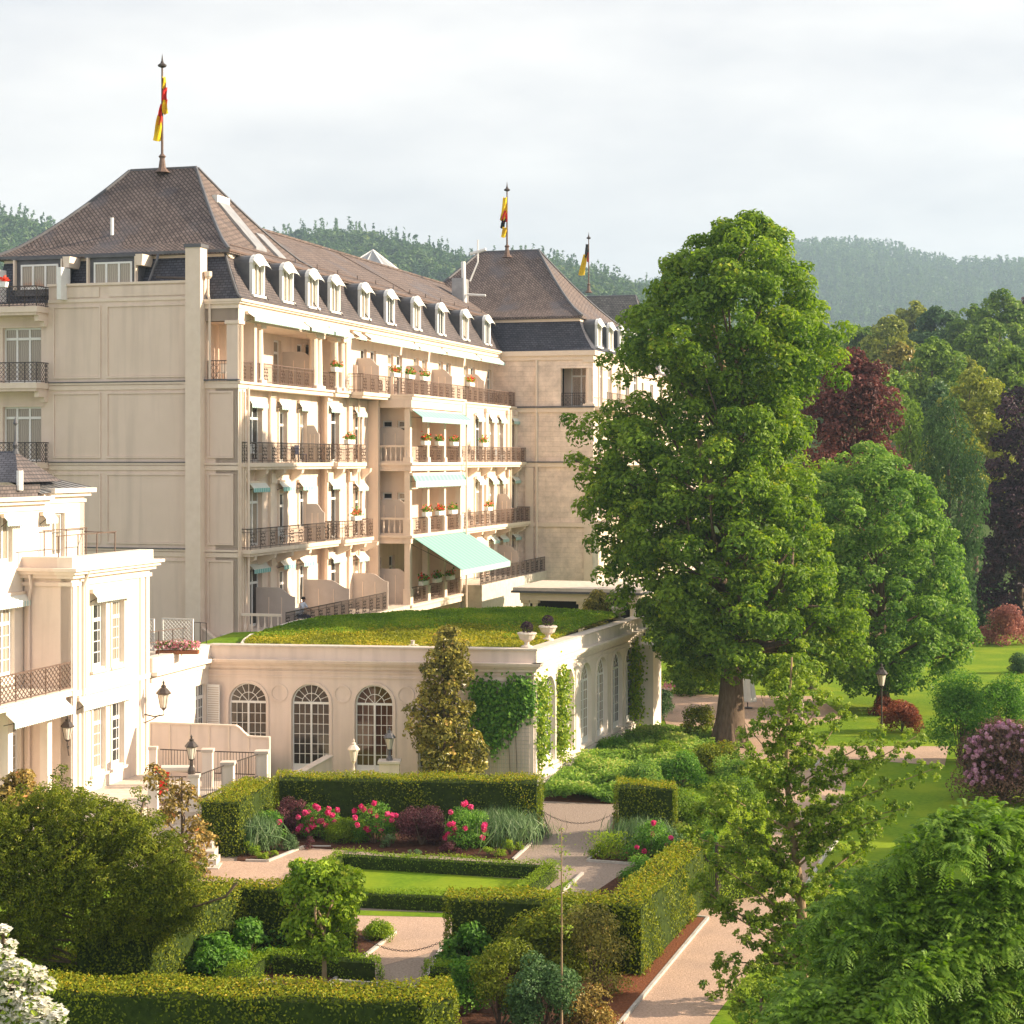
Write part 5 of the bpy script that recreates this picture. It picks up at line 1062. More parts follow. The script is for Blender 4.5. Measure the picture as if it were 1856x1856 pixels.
# pedestal with flower vase by the drive
p = G(1207, 1292); t = empty('flower_vase', p, 'white stone pedestal vase with pink flowers beside the dark laurel', 'vase'); MB().box(p[0]-.35, p[0]+.35, p[1]-.35, p[1]+.35, 0, .9).build('pedestal', 'limestone', t); MB().lathe((p[0], p[1], .9), [(.15, 0), (.1, .12), (.3, .35), (.4, .45)], 12).build('vase', 'limestone', t)
k_ = 80; l = np.array([p[0], p[1], 1.45])+rng.normal(size=(k_, 3))*[.25, .25, .14]; addobj('blossom', leafmesh('blossom', l-ORG[t], rng.normal(size=(k_, 3))+[0, 0, .5], .13, 'petal_rose', None, .9), t)
# ---------------- folded parasol, seated guest, red seat ----------------
p = G(1355, 1284); t = empty('folded_parasol', p, 'closed white parasol standing just right of the big maple trunk', 'parasol'); MB().lathe((p[0], p[1], 0), [(.3, 0), (.3, .06), (.03, .1), (.03, 2.5)], 8).build('pole', 'iron', t)
m = MB(); k_ = 14; V = []; Fs = []
for i, (r_, z) in enumerate(((.05, 2.55), (.18, 2.2), (.28, 1.5), (.36, .95), (.42, .45), (.4, .4))):
    for j in range(k_): rr = r_*(1+.3*(j % 2)); a = 2*math.pi*j/k_; V.append((p[0]+rr*math.cos(a), p[1]+rr*math.sin(a), z))
for i in range(5):
    for j in range(k_): Fs.append((i*k_+j, (i+1)*k_+j, (i+1)*k_+(j+1) % k_, i*k_+(j+1) % k_))
m.add(V, Fs).build('canopy', 'white_paint', t)
def skin_body(name, par, joints, edges, radii, mat, sub=2):
    me = bpy.data.meshes.new(name); me.from_pydata([tuple(np.array(j)-ORG[par]) for j in joints], edges, []); me.materials.append(MATS[mat]); o = addobj(name, me, par)
    md = o.modifiers.new('Skin', 'SKIN'); sv = me.skin_vertices[0].data
    for i, r_ in enumerate(radii): sv[i].radius = (r_, r_) if np.isscalar(r_) else r_
    sv[0].use_root = True; s_ = o.modifiers.new('Sub', 'SUBSURF'); s_.levels = s_.render_levels = sub; return o
x = xa(549, -1.3); z0 = ZF[0]; pf = SD.sub(x, -1.25, z0); man = empty('person', pf.o, 'man in a pale shirt sitting on the hotel terrace behind the iron railing', 'person')
J = lambda a, b, c: pf((a, b, c))
# body (clothes carry the torso and limbs; skin shows at the head, neck, forearms and hands)
skin_body('shirt', man, [J(0, .1, .5), J(0, .02, .8), J(0, -.06, 1.08), J(.19, -.06, 1.1), J(-.19, -.06, 1.1), J(.27, -.2, .88), J(-.27, -.2, .88), J(0, -.07, 1.2)], [(0, 1), (1, 2), (2, 3), (2, 4), (3, 5), (4, 6), (2, 7)], [(.17, .12), (.16, .12), (.16, .11), .08, .08, .06, .06, .06], 'shirt')
skin_body('trousers', man, [J(0, .1, .5), J(.1, .08, .48), J(-.1, .08, .48), J(.12, -.36, .5), J(-.12, -.36, .5), J(.12, -.4, .1), J(-.12, -.4, .1)], [(0, 1), (0, 2), (1, 3), (2, 4), (3, 5), (4, 6)], [.13, .1, .1, .075, .075, .05, .05], 'trousers')
for s in (1, -1):
    skin_body('forearm', man, [J(.27*s, -.2, .9), J(.2*s, -.4, .8), J(.16*s, -.46, .8)], [(0, 1), (1, 2)], [.045, .033, .04], 'skin')
    for k_ in range(5): skin_body('finger', man, [J(.16*s+(k_-2)*.018, -.46, .8), J(.15*s+(k_-2)*.02, -.52-(.015 if k_ in (1, 2, 3) else 0), .785)], [(0, 1)], [.011, .009], 'skin', 1)
    skin_body('shoe', man, [J(.12*s, -.38, .06), J(.12*s, -.52, .05)], [(0, 1)], [.055, .045], 'black_rubber')
hd = skin_body('head', man, [J(0, -.07, 1.18), J(0, -.09, 1.3), J(0, -.1, 1.4), J(0, -.19, 1.33)], [(0, 1), (1, 2), (1, 3)], [.055, (.085, .1), (.08, .095), .02], 'skin')
hr = MB(pf); hr.lathe((0, -.085, 1.36), [(.098, -.02), (.102, .04), (.08, .1), (.0, .125)], 12); hr.build('hair', 'hair', man, smooth=True)
e = MB(pf); [e.lathe((s*.035, -.185, 1.34), [(.012, 0), (.012, .014)], 6) for s in (1, -1)]; e.build('eye', 'hair', man)
ch = empty('terrace_chair', pf.o, 'chair under the seated man on the hotel terrace', 'chair'); m = MB(pf); m.box(-.24, .24, -.2, .28, .36, .4); m.build('seat', 'white_paint', ch); MB(pf).box(-.24, .24, .26, .3, .4, .9).build('backrest', 'white_paint', ch)
for a_ in (-.22, .22):
    for b_ in (-.18, .26): MB(pf).tube([(a_, b_, 0), (a_, b_, .37)], .018, 5).build('leg', 'white_paint', ch)
# outdoor chairs on the balconies
for px, y, fl, lab in ((465, .3, 2, 'white chair on the second-floor balcony at the hotel corner'), (545, .3, 2, 'dark chair on the second-floor balcony in mid length'), (515, .25, 1, 'white chair on the first-floor balcony near the hotel corner'), (905, -1.6, 2, 'white chair on the second-floor balcony beyond the bay'), (407, .9, 3, 'white chair in the corner loggia under the roof')):
    f = SD.sub(xa(px, y), y, ZF[fl]) if fl != 3 else GB.sub(xb(405, .9), .9, ZF[3]); t = empty('balcony_chair', f.o, lab, 'chair', 'chairs on the balconies'); mt = 'trousers' if 'dark' in lab else 'white_paint'
    MB(f).box(-.25, .25, -.25, .25, .42, .46).build('seat', mt, t); MB(f).box(-.25, .25, .22, .26, .46, .92).build('backrest', mt, t)
    for a_ in (-.22, .22):
        for b_ in (-.22, .22): MB(f).tube([(a_, b_, 0), (a_, b_, .43)], .02, 4).build('leg', mt, t)
p = P3(290, 1412, 68.5); t = empty('red_deckchair', (p[0], p[1], tz), 'bright red deckchair back showing above the bronze-leaved shrub', 'deckchair'); f = Fr(p[:2], (1, -.1), z=tz)
m = MB(f); m.add([(-.28, 0, .35), (.28, 0, .35), (.28, .35, 1.25), (-.28, .35, 1.25), (-.28, .05, .35), (.28, .05, .35), (.28, .4, 1.25), (-.28, .4, 1.25)], [(0, 1, 2, 3), (7, 6, 5, 4), (0, 3, 7, 4), (1, 5, 6, 2), (3, 2, 6, 7), (0, 4, 5, 1)]); m.build('back_cloth', 'red_cloth', t)
MB(f).box(-.28, .28, -.5, .0, .34, .39).build('seat_cloth', 'red_cloth', t); m = MB(f); [m.tube([(s*.31, -.5, 0), (s*.31, .42, 1.3)], .022, 5) for s in (-1, 1)]; [m.tube([(s*.31, .5, 0), (s*.31, -.5, .4)], .022, 5) for s in (-1, 1)]; m.build('frame', 'bark_pale', t)
p = P3(322, 1392, 68.0); t = empty('white_sunbed', (p[0], p[1], tz), 'white rolled sunbed cushion beside the red deckchair', 'sunbed'); m = MB(); m.box(p[0]-.6, p[0]+.6, p[1]-.3, p[1]+.3, tz+.25, tz+.38); m.build('cushion', 'villa_white', t); MB().tube([(p[0]-.6, p[1], p[2]-.02), (p[0]+.6, p[1], p[2]-.02)], .13, 8).build('bolster', 'villa_white', t); [MB().tube([(p[0]+a_, p[1]+b_, tz), (p[0]+a_, p[1]+b_, tz+.26)], .03, 5).build('leg', 'bark_pale', t) for a_ in (-.5, .5) for b_ in (-.25, .25)]
# ---------------- ground and hills ----------------
def lerp(x, xs, ys): return np.interp(x, xs, ys)
SK1 = ([-900, 0, 60, 110, 300, 470, 560, 640, 720, 800, 860, 960, 1040, 1160, 1260, 1500, 2600], [400, 377, 388, 402, 420, 413, 406, 410, 424, 434, 444, 444, 466, 492, 530, 640, 640])
SK2 = ([-900, 1000, 1250, 1440, 1500, 1560, 1640, 1740, 1800, 1856, 2300, 2600], [620, 560, 500, 440, 430, 436, 452, 474, 470, 466, 480, 520])
def hz(X, Y):
    px = CX+F*X/np.maximum(Y, 1); s = lambda a, b: (lambda t: t*t*(3-2*t))(np.clip((Y-a)/(b-a), 0, 1))
    r1 = CH+(HY-lerp(px, *SK1))/F*1500-33; r2 = CH+(HY-lerp(px, *SK2))/F*2700-36
    z = 17*s(150, 320)*np.clip((px-900)/500, 0, 1)+9*s(320, 420); z = z+(r1-z)*s(430, 1500)*np.where(Y < 1500, 1, 1); z = np.where(Y > 1500, r1+(r2-r1)*s(1600, 2700), z)
    return np.where(Y > 2700, r2-60*s(2700, 3300), z)+np.where(Y > 430, 3*np.sin(X*.021+Y*.013)+2*np.sin(X*.05), 0)
pxs = np.linspace(-1500, 3400, 150); Ys = np.concatenate([[-60, -20, 5, 20], np.linspace(32, 160, 14), np.geomspace(175, 3400, 70)])
V = []; 
for Y in Ys:
    yy = max(Y, 26); X = (pxs-CX)/F*max(yy, 60)*1.4 if Y < 60 else (pxs-CX)/F*Y*1.2
    Z = hz(X, np.full_like(X, Y)) if Y > 100 else np.zeros_like(X); V.append(np.stack([X, np.full_like(X, Y), Z-.004], 1))
V = np.concatenate(V); nx = len(pxs); Fs = np.array([(j*nx+i, j*nx+i+1, (j+1)*nx+i+1, (j+1)*nx+i) for j in range(len(Ys)-1) for i in range(nx-1)]); mi = (V[Fs[:, 0], 1] > 150).astype(int)
tag(addobj('ground', mkmesh('ground', V, Fs, ['lawn', 'meadow'], smooth=True, midx=mi)), kind='structure')
def sheet(name, px, mat, z=.006, th=0, kind='structure'):
    poly = [tuple(G(a, b)[:2]) for a, b in px]; m = MB(); n = len(poly)
    ar = sum(poly[i][0]*poly[(i+1) % n][1]-poly[(i+1) % n][0]*poly[i][1] for i in range(n)); poly = poly if ar > 0 else poly[::-1]
    m.add([(x, y, z) for x, y in poly], [tuple(range(n))]) if not th else m.slab(poly, z-th, z); return m.build(name, mat, None, kind=kind)
sheet('garden_path', [(300, 1600), (395, 1562), (440, 1478), (980, 1478), (985, 1448), (1125, 1448), (1112, 1530), (1260, 1545), (1150, 1640), (1000, 1800), (830, 1830), (500, 1830), (250, 1760)], 'cobble', .006)
sheet('garden_path', [(360, 1600), (395, 1562), (445, 1561), (485, 1562), (550, 1536), (640, 1536), (560, 1590), (520, 1620)], 'gravel', .014)
sheet('garden_path', [(640, 1652), (820, 1656), (800, 1722), (690, 1752), (640, 1752)], 'gravel', .012)
sheet('park_path', [(1040, 1960), (1125, 1856), (1283, 1667), (1258, 1664), (1300, 1600), (1370, 1530), (1395, 1440), (1440, 1400), (1500, 1373), (1540, 1373), (1519, 1523), (1492, 1558), (1395, 1712), (1286, 1856), (1200, 1960)], 'gravel', .006)
sheet('drive', [(1185, 1258), (1480, 1262), (1530, 1300), (1440, 1326), (1480, 1352), (1720, 1353), (1712, 1388), (1495, 1373), (1440, 1402), (1340, 1400), (1290, 1345), (1215, 1330)], 'gravel', .010)
sheet('box_garden_lawn', [(625, 1574), (992, 1597), (905, 1655), (520, 1640)], 'lawn', .016)
sheet('grass_edge', [(560, 1648), (830, 1656), (830, 1664), (560, 1658)], 'lawn', .018)
sheet('lawn_bed', [(985, 1620), (1056, 1585), (1012, 1624), (960, 1660)], 'lawn', .018)
BEDI = 0
for nm, pp, mt in (('soil_bed', [(430, 1561), (485, 1563), (550, 1537), (930, 1560), (985, 1509), (980, 1478), (440, 1478)], 'soil'), ('soil_bed', [(1065, 1561), (1155, 1568), (1262, 1548), (1262, 1480), (1112, 1480), (1108, 1528)], 'soil'),
                   ('soil_bed', [(590, 1791), (715, 1692), (640, 1690), (440, 1690), (380, 1800)], 'soil'), ('soil_bed', [(765, 1792), (806, 1718), (1160, 1718), (1130, 1856), (1100, 1960), (800, 1960)], 'soil'), ('mulch_bed', [(1040, 1960), (1125, 1854), (1280, 1668), (1235, 1664), (1130, 1770), (1020, 1960)], 'mulch'), ('soil_bed', [(1150, 1640), (1262, 1545), (1190, 1545), (1050, 1640)], 'soil')):
    BEDI += 1; sheet(nm, pp, mt, .05+.005*BEDI, .05)
def kerb(pp, name='kerb', w_=.09, h=.09):
    pts = [G(a, b)[:2] for a, b in pp]
    for a, b in zip(pts[:-1], pts[1:]):
        d = (b-a); L_ = np.linalg.norm(d); f = Fr(a, d); n = max(1, int(L_/1.0))
        for i in range(n): MB(f).box(L_*i/n+.008, L_*(i+1)/n-.008, -w_/2, w_/2, 0, h).build(name, 'kerbstone', KR)
KR = bpy.data.objects.new('kerb', None); COL.objects.link(KR); KR['kind'] = 'structure'; ORG[KR] = np.zeros(3)
for pp in ([(930, 1560), (985, 1510)], [(445, 1562), (485, 1563), (550, 1537), (600, 1537)], [(1065, 1562), (1108, 1528)], [(1065, 1562), (1152, 1568)], [(1015, 1622), (1056, 1585)], [(590, 1791), (717, 1692)], [(600, 1780), (795, 1795)], [(765, 1790), (800, 1722)], [(1060, 1935), (1125, 1856), (1283, 1666)], [(1283, 1666), (1262, 1664)], [(1519, 1523), (1492, 1558), (1440, 1640)], [(1495, 1373), (1468, 1398)], [(470, 1790), (486, 1778), (515, 1795)]): kerb(pp, 'kerb_stone')
# ---------------- hedges ----------------
def Q(px, Y): return np.array([(px-CX)/F*Y, Y])
def hedge(label, pts, h, mat='leaf_hedge', dens=260, leaf=.085, z0=0, group=None, name='clipped_hedge', wob=.1):
    """pts: 4 ground corners; solid dark core inside, leaves on top and sides"""
    p = np.array(pts, float); ar = sum(p[i][0]*p[(i+1) % 4][1]-p[(i+1) % 4][0]*p[i][1] for i in range(4)); p = p if ar > 0 else p[::-1]; c = p.mean(0)
    t = empty(name, (c[0], c[1], z0), label, 'hedge', group); q = c+(p-c)*(1-.17/np.maximum(np.linalg.norm(p-c, axis=1, keepdims=True), .3)); m = MB(); m.slab([tuple(a) for a in q], z0-.05, z0+h-.13); m.build('stems', 'hedge_core', t)
    C = []; Nn = []; T = []
    for i in range(4):
        a, b = p[i], p[(i+1) % 4]; L_ = np.linalg.norm(b-a); n = int(L_*h*dens); nn = np.array([(b-a)[1], -(b-a)[0], 0])/L_
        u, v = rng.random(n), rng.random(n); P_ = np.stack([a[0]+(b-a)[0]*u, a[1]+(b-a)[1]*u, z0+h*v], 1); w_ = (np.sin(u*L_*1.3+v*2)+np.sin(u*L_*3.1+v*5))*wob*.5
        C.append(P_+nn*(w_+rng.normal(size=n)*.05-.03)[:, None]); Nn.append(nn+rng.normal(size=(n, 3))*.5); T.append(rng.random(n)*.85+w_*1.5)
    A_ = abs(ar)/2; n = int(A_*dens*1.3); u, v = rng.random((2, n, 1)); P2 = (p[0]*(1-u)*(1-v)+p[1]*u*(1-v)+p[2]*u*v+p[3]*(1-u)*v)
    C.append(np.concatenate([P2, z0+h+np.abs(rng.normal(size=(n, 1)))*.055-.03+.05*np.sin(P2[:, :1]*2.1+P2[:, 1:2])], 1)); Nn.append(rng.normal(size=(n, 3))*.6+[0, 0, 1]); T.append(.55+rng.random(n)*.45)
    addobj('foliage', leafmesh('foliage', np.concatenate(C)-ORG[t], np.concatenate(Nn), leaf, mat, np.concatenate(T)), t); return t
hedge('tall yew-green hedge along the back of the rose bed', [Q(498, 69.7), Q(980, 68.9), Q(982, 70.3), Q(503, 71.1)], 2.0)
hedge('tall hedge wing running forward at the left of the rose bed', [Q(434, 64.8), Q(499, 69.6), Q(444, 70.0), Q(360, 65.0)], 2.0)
def topg(px, py, z): return G(px, py, z)[:2]
bl, br, frr, fll = topg(610, 1540, .55), topg(1012, 1562, .55), topg(930, 1627, .55), topg(498, 1608, .55)
def ring(a, b, side, h, lab, wd=.42): d = (b-a)/np.linalg.norm(b-a); n = np.array([-d[1], d[0]])*side*wd; hedge(lab, [a, b, b+n, a+n], h, 'leaf_box', 420, .06, group='low box hedges round the small lawn', name='box_hedge', wob=.02)
ring(bl, br, -1, .55, 'low box hedge along the far side of the small lawn'); ring(fll, frr, 1, .55, 'low box hedge along the near side of the small lawn'); ring(frr+(br-frr)*.06, br-(br-frr)*.06, 1, .55, 'low box hedge along the right side of the small lawn'); ring(fll+(bl-fll)*.06, bl-(bl-fll)*.06, -1, .55, 'low box hedge along the left side of the small lawn')
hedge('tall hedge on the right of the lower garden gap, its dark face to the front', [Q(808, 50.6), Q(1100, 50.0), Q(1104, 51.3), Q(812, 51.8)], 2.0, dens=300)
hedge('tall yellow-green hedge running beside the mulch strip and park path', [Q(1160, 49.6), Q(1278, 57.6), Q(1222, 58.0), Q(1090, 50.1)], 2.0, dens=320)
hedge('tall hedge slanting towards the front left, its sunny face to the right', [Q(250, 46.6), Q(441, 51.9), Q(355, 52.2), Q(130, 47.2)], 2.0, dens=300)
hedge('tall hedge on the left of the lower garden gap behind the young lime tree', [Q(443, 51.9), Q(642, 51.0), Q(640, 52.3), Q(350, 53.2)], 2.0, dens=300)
hedge('low box hedge behind the slim young lime trunk', [Q(484, 50.0), Q(690, 49.3), Q(690, 49.9), Q(484, 50.6)], .62, 'leaf_box', 420, .065, group='low box edging of the lower beds', name='box_hedge')
hedge('short low box hedge slanting left of the young lime tree', [Q(425, 47.3), Q(486, 50.0), Q(452, 50.3), Q(385, 47.6)], .62, 'leaf_box', 420, .065, group='low box edging of the lower beds', name='box_hedge')
hedge('short low box hedge at the lower right path corner', [Q(768, 49.0), Q(880, 48.6), Q(880, 49.3), Q(770, 49.7)], .5, 'leaf_box', 420, .065, group='low box edging of the lower beds', name='box_hedge')
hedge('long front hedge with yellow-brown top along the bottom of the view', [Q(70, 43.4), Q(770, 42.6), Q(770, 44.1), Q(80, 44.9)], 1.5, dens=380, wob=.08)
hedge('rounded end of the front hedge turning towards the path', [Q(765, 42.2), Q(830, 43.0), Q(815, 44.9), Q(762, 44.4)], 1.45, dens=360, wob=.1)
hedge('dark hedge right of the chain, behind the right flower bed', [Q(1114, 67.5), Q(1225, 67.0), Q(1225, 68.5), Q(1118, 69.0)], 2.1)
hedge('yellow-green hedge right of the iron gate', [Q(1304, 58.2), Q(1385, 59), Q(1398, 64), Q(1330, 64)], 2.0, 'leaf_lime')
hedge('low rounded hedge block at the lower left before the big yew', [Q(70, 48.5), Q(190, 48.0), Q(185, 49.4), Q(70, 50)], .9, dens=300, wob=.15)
# ---------------- shrubs and flowers ----------------
def sub_clumps(cx, cy, cz, rx, ry, rz, n, r):
    d = unit(rng.normal(size=(n, 3))); d[:, 2] = np.abs(d[:, 2])*1.6-.6; k_ = rng.uniform(.55, .95, n)[:, None]; P_ = np.array([cx, cy, cz])+d*k_*np.array([rx, ry, rz]); return np.concatenate([P_, (r*rng.uniform(.7, 1.3, n))[:, None]], 1)
def shrub(label, px, py, wpx, hpx, mat, leaf=.08, dens=420, cat='shrub', name='shrub', fl=None, nfl=14, flr=.08, group=None, z=0, kind_='round', sway=.12, nclump=18):
    p = G(px, py, z); s = F/p[1]; w_, h = wpx/s*1.12, hpx/s*1.1; c = (p[0], p[1]+w_*.3, z); t = empty(name, (p[0], c[1], z), label, cat, group)
    if kind_ == 'grass':
        n = int(dens*w_*h*2.2); a = rng.normal(size=(n, 3))*[w_*.2, w_*.2, 0]; q = np.array(c)+a*1.0; q[:, 2] += h*.45*rng.uniform(.4, 1.1, n); q[:, :2] += a[:, :2]*.9*rng.random((n, 1))
        N_ = a*1.5+rng.normal(size=(n, 3))*.6; addobj('blades', leafmesh('blades', q-ORG[t], N_, h*.62, mat, None, .035, droop=-2.4), t)
    elif kind_ == 'spike':
        n = int(dens*w_*h*2); q = np.array(c)+rng.normal(size=(n, 3))*[w_*.25, w_*.2, 0]; q[:, 2] += h*rng.uniform(0, 1, n); addobj('foliage', leafmesh('foliage', q-ORG[t], rng.normal(size=(n, 3)), leaf, mat, None, .35, droop=-1), t)
    else:
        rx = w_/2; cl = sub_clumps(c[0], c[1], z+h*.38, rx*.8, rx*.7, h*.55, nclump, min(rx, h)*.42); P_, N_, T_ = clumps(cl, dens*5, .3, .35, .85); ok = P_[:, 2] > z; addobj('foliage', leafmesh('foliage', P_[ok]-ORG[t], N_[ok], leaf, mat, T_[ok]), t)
        st = MB(); [st.tube([(c[0], c[1], z), (c[0]+(q[0]-c[0])*.5, c[1]+(q[1]-c[1])*.5, z+(q[2]-z)*.6), tuple(q[:3])], [.035, .022, .01], 4) for q in cl[::2]]; st.build('stems', 'bark', t)
    if fl:
        for k_ in range(nfl):
            a = rng.uniform(-1, 1, 2); b = np.array([c[0]+a[0]*w_*.42, c[1]-w_*.2+a[1]*w_*.15, z+h*rng.uniform(.35, 1.05)*(1-.25*abs(a[0]))]); n = 16; d = unit(rng.normal(size=(n, 3))); o = addobj('blossom', leafmesh('blossom', b+d*flr*.55-ORG[t], d, flr*1.3, fl, None, 1.0), t)
    return t
shrub('purple-leaved shrub at the left end of the rose bed', 520, 1522, 62, 84, 'leaf_purple', .07, 520)
shrub('large purple-leaved shrub in the middle of the rose bed', 762, 1540, 90, 88, 'leaf_purple', .07, 520, nclump=18)
shrub('pink rose bush with the densest blossoms, left of the green dome', 576, 1526, 84, 62, 'leaf_fresh', .08, 340, fl='petal_pink', nfl=34, flr=.12, name='rose_bush', group='rose bushes of the back bed')
shrub('pink rose bush between the green dome and the large purple shrub', 678, 1536, 84, 74, 'leaf_fresh', .08, 300, fl='petal_pink', nfl=18, flr=.12, name='rose_bush', group='rose bushes of the back bed')
shrub('coral rose bush right of the large purple shrub', 845, 1546, 84, 78, 'leaf_fresh', .08, 300, fl='petal_pink', nfl=18, flr=.12, name='rose_bush', group='rose bushes of the back bed')
shrub('small rose bush with a single red bloom beside the hedge wing', 486, 1534, 60, 56, 'leaf_fresh', .08, 320, fl='petal_pink', nfl=2, flr=.12, name='rose_bush', group='rose bushes of the back bed')
shrub('clipped green dome between the pink roses', 624, 1532, 90, 40, 'leaf_box', .055, 900, nclump=20)
shrub('silver-grey grassy plant beside the hedge wing', 455, 1545, 56, 78, 'leaf_grey', .1, 420, kind_='grass', name='ornamental_grass', cat='plant')
shrub('tall grey-green fountain grass near the right end of the rose bed', 905, 1532, 92, 70, 'leaf_grey', .1, 520, kind_='grass', name='ornamental_grass', cat='plant')
shrub('grey-green tuft at the right corner of the rose bed', 966, 1524, 44, 34, 'leaf_grey', .07, 500, kind_='grass', name='ornamental_grass', cat='plant')
for px, py, w_, h_, lab in ((885, 1556, 24, 20, 'lime green cushion plant leftmost of the cluster by the kerb'), (905, 1557, 22, 18, 'lime green cushion plant in the middle of the cluster by the kerb'), (925, 1553, 24, 28, 'lime green cushion plant tallest of the cluster by the kerb'), (942, 1544, 20, 16, 'lime green cushion plant rightmost of the cluster by the kerb'), (900, 1538, 56, 30, 'lime green leafy plant behind the cushion cluster'),
                            (478, 1560, 24, 16, 'small round green cushion left of the two at the path kerb'), (496, 1557, 20, 14, 'small round green cushion right of the two at the path kerb'), (452, 1556, 40, 30, 'bright green leafy plant at the foot of the hedge wing'), (703, 1540, 32, 30, 'pale green upright plant under the middle roses'), (816, 1550, 44, 22, 'dark reddish low plant under the coral roses'), (750, 1554, 40, 12, 'low silvery cushion in front of the large purple shrub'), (520, 1545, 44, 22, 'variegated low cushion along the slanting kerb'), (560, 1542, 22, 22, 'dark red tuft below the densest roses'), (640, 1500, 50, 46, 'tall green shrub behind the roses against the back hedge')):
    shrub(lab, px, py, w_, h_, 'leaf_purple' if 'red' in lab and 'coral' in lab or 'dark red tuft' in lab else ('leaf_grey' if 'silvery' in lab or 'pale' in lab or 'variegated' in lab else 'leaf_lime'), .055, 900, name='bedding_plant', cat='plant', nclump=8)
shrub('bright green upright plant beside the chain in the right bed', 1105, 1562, 66, 44, 'leaf_lime', .1, 520, kind_='spike', name='bedding_plant', cat='plant')
shrub('blue-grey fountain grass in the right bed', 1165, 1540, 70, 66, 'leaf_grey', .1, 500, kind_='grass', name='ornamental_grass', cat='plant')
shrub('rose bush with few red blooms in the right bed', 1180, 1570, 90, 70, 'leaf_fresh', .08, 300, fl='petal_pink', nfl=8, flr=.11, name='rose_bush')
shrub('low green cushion at the kerb corner of the right bed', 1085, 1558, 40, 22, 'leaf_box', .055, 700, name='bedding_plant', cat='plant', nclump=8); shrub('dark green low shrub below the right bed roses', 1165, 1610, 80, 46, 'leaf_fresh', .07, 500); shrub('low dark clipped shrub beside the lower cobbles', 1150, 1628, 50, 26, 'leaf_box', .055, 700)
shrub('leafy green shrub against the dark hedge behind the ginkgo', 1235, 1520, 110, 80, 'leaf_maple', .09, 300); shrub('purple shrub half hidden behind the ginkgo branches', 1245, 1490, 60, 40, 'leaf_purple', .08, 400); shrub('small purple shrub behind the ginkgo beside the gate', 1255, 1530, 40, 30, 'leaf_purple', .08, 400)
shrub('broad-leaved green shrub left of the lower garden path, nearer the hedge', 450, 1762, 100, 84, 'leaf_fresh', .14, 200, group='broad-leaved shrubs of the lower beds'); shrub('broad-leaved green shrub at the front left by the low box hedge', 382, 1790, 120, 74, 'leaf_fresh', .14, 200, group='broad-leaved shrubs of the lower beds'); shrub('dark green fern-like shrub under the slanting hedge', 310, 1780, 90, 110, 'leaf_maple', .1, 260)
shrub('broad-leaved shrub right of the path under the tall hedge', 846, 1772, 110, 76, 'leaf_fresh', .14, 220, group='broad-leaved shrubs of the lower beds'); shrub('green shrub behind the young lime trunk', 570, 1740, 150, 90, 'leaf_fresh', .13, 180); shrub('lime edging plant at the kerb beside the young lime tree', 686, 1712, 60, 34, 'leaf_lime', .07, 500, name='bedding_plant', cat='plant')
shrub('dark conifer shrub at the bottom beside the front hedge end', 905, 1880, 120, 180, 'leaf_yew', .08, 420, nclump=18); shrub('grey-green juniper-like shrub at the bottom centre', 985, 1900, 140, 170, 'leaf_far_dark', .09, 420, nclump=18); shrub('loose olive shrub with upright shoots before the tall hedge', 1010, 1800, 190, 150, 'leaf_hedge', .1, 260, nclump=22); shrub('golden-green upright shrub before the dark hedge face', 1080, 1820, 130, 180, 'leaf_magnolia', .09, 230, nclump=20); shrub('green leafy shrub at the left of the bottom juniper', 850, 1850, 90, 110, 'leaf_fresh', .1, 300); shrub('reddish-brown low shrub at the edge of the mulch strip', 1065, 1885, 110, 80, 'leaf_magnolia_red', .09, 260)
shrub('dark laurel by the orangery end pier', 1198, 1312, 56, 56, 'leaf_far_dark', .13, 200); shrub('round green laurel between the pier and the big trunk', 1268, 1346, 66, 66, 'leaf_hedge', .12, 220)
shrub('dark red spreading maple shrub under the lamp post, larger one', 1640, 1330, 78, 50, 'leaf_redmaple', .12, 260, nclump=14); shrub('dark red maple shrub at the foot of the round-crowned tree', 1606, 1298, 50, 28, 'leaf_redmaple', .12, 260)
shrub('large bright green shrub beyond the park path bend', 1750, 1388, 125, 150, 'leaf_fresh', .14, 120, nclump=26); shrub('bright green shrub at the right edge above the rhododendron', 1830, 1340, 110, 110, 'leaf_fresh', .14, 120, nclump=20)
shrub('rhododendron covered in mauve-pink blossom at the right edge', 1835, 1462, 165, 138, 'leaf_bronze', .12, 130, name='rhododendron', fl='petal_mauve', nfl=280, flr=.11, nclump=64); shrub('salmon-pink leafed bush against the dark trees at the right edge', 1832, 1172, 88, 70, 'leaf_salmon', .2, 90, nclump=16); shrub('dark clipped ball on the far lawn at the right edge', 1856, 1222, 50, 34, 'leaf_far_dark', .12, 300)
shrub('bronze-leaved bush on the terrace behind the orangery roof', 1083, 1150, 60, 80, 'leaf_magnolia', .16, 150, z=4.0); shrub('green plants on the bank before the middle arched window', 540, 1400, 110, 46, 'leaf_lime', .1, 300, nclump=16); shrub('green shrubs along the far side of the drive behind the trunk', 1270, 1262, 140, 60, 'leaf_maple', .16, 110, nclump=16)
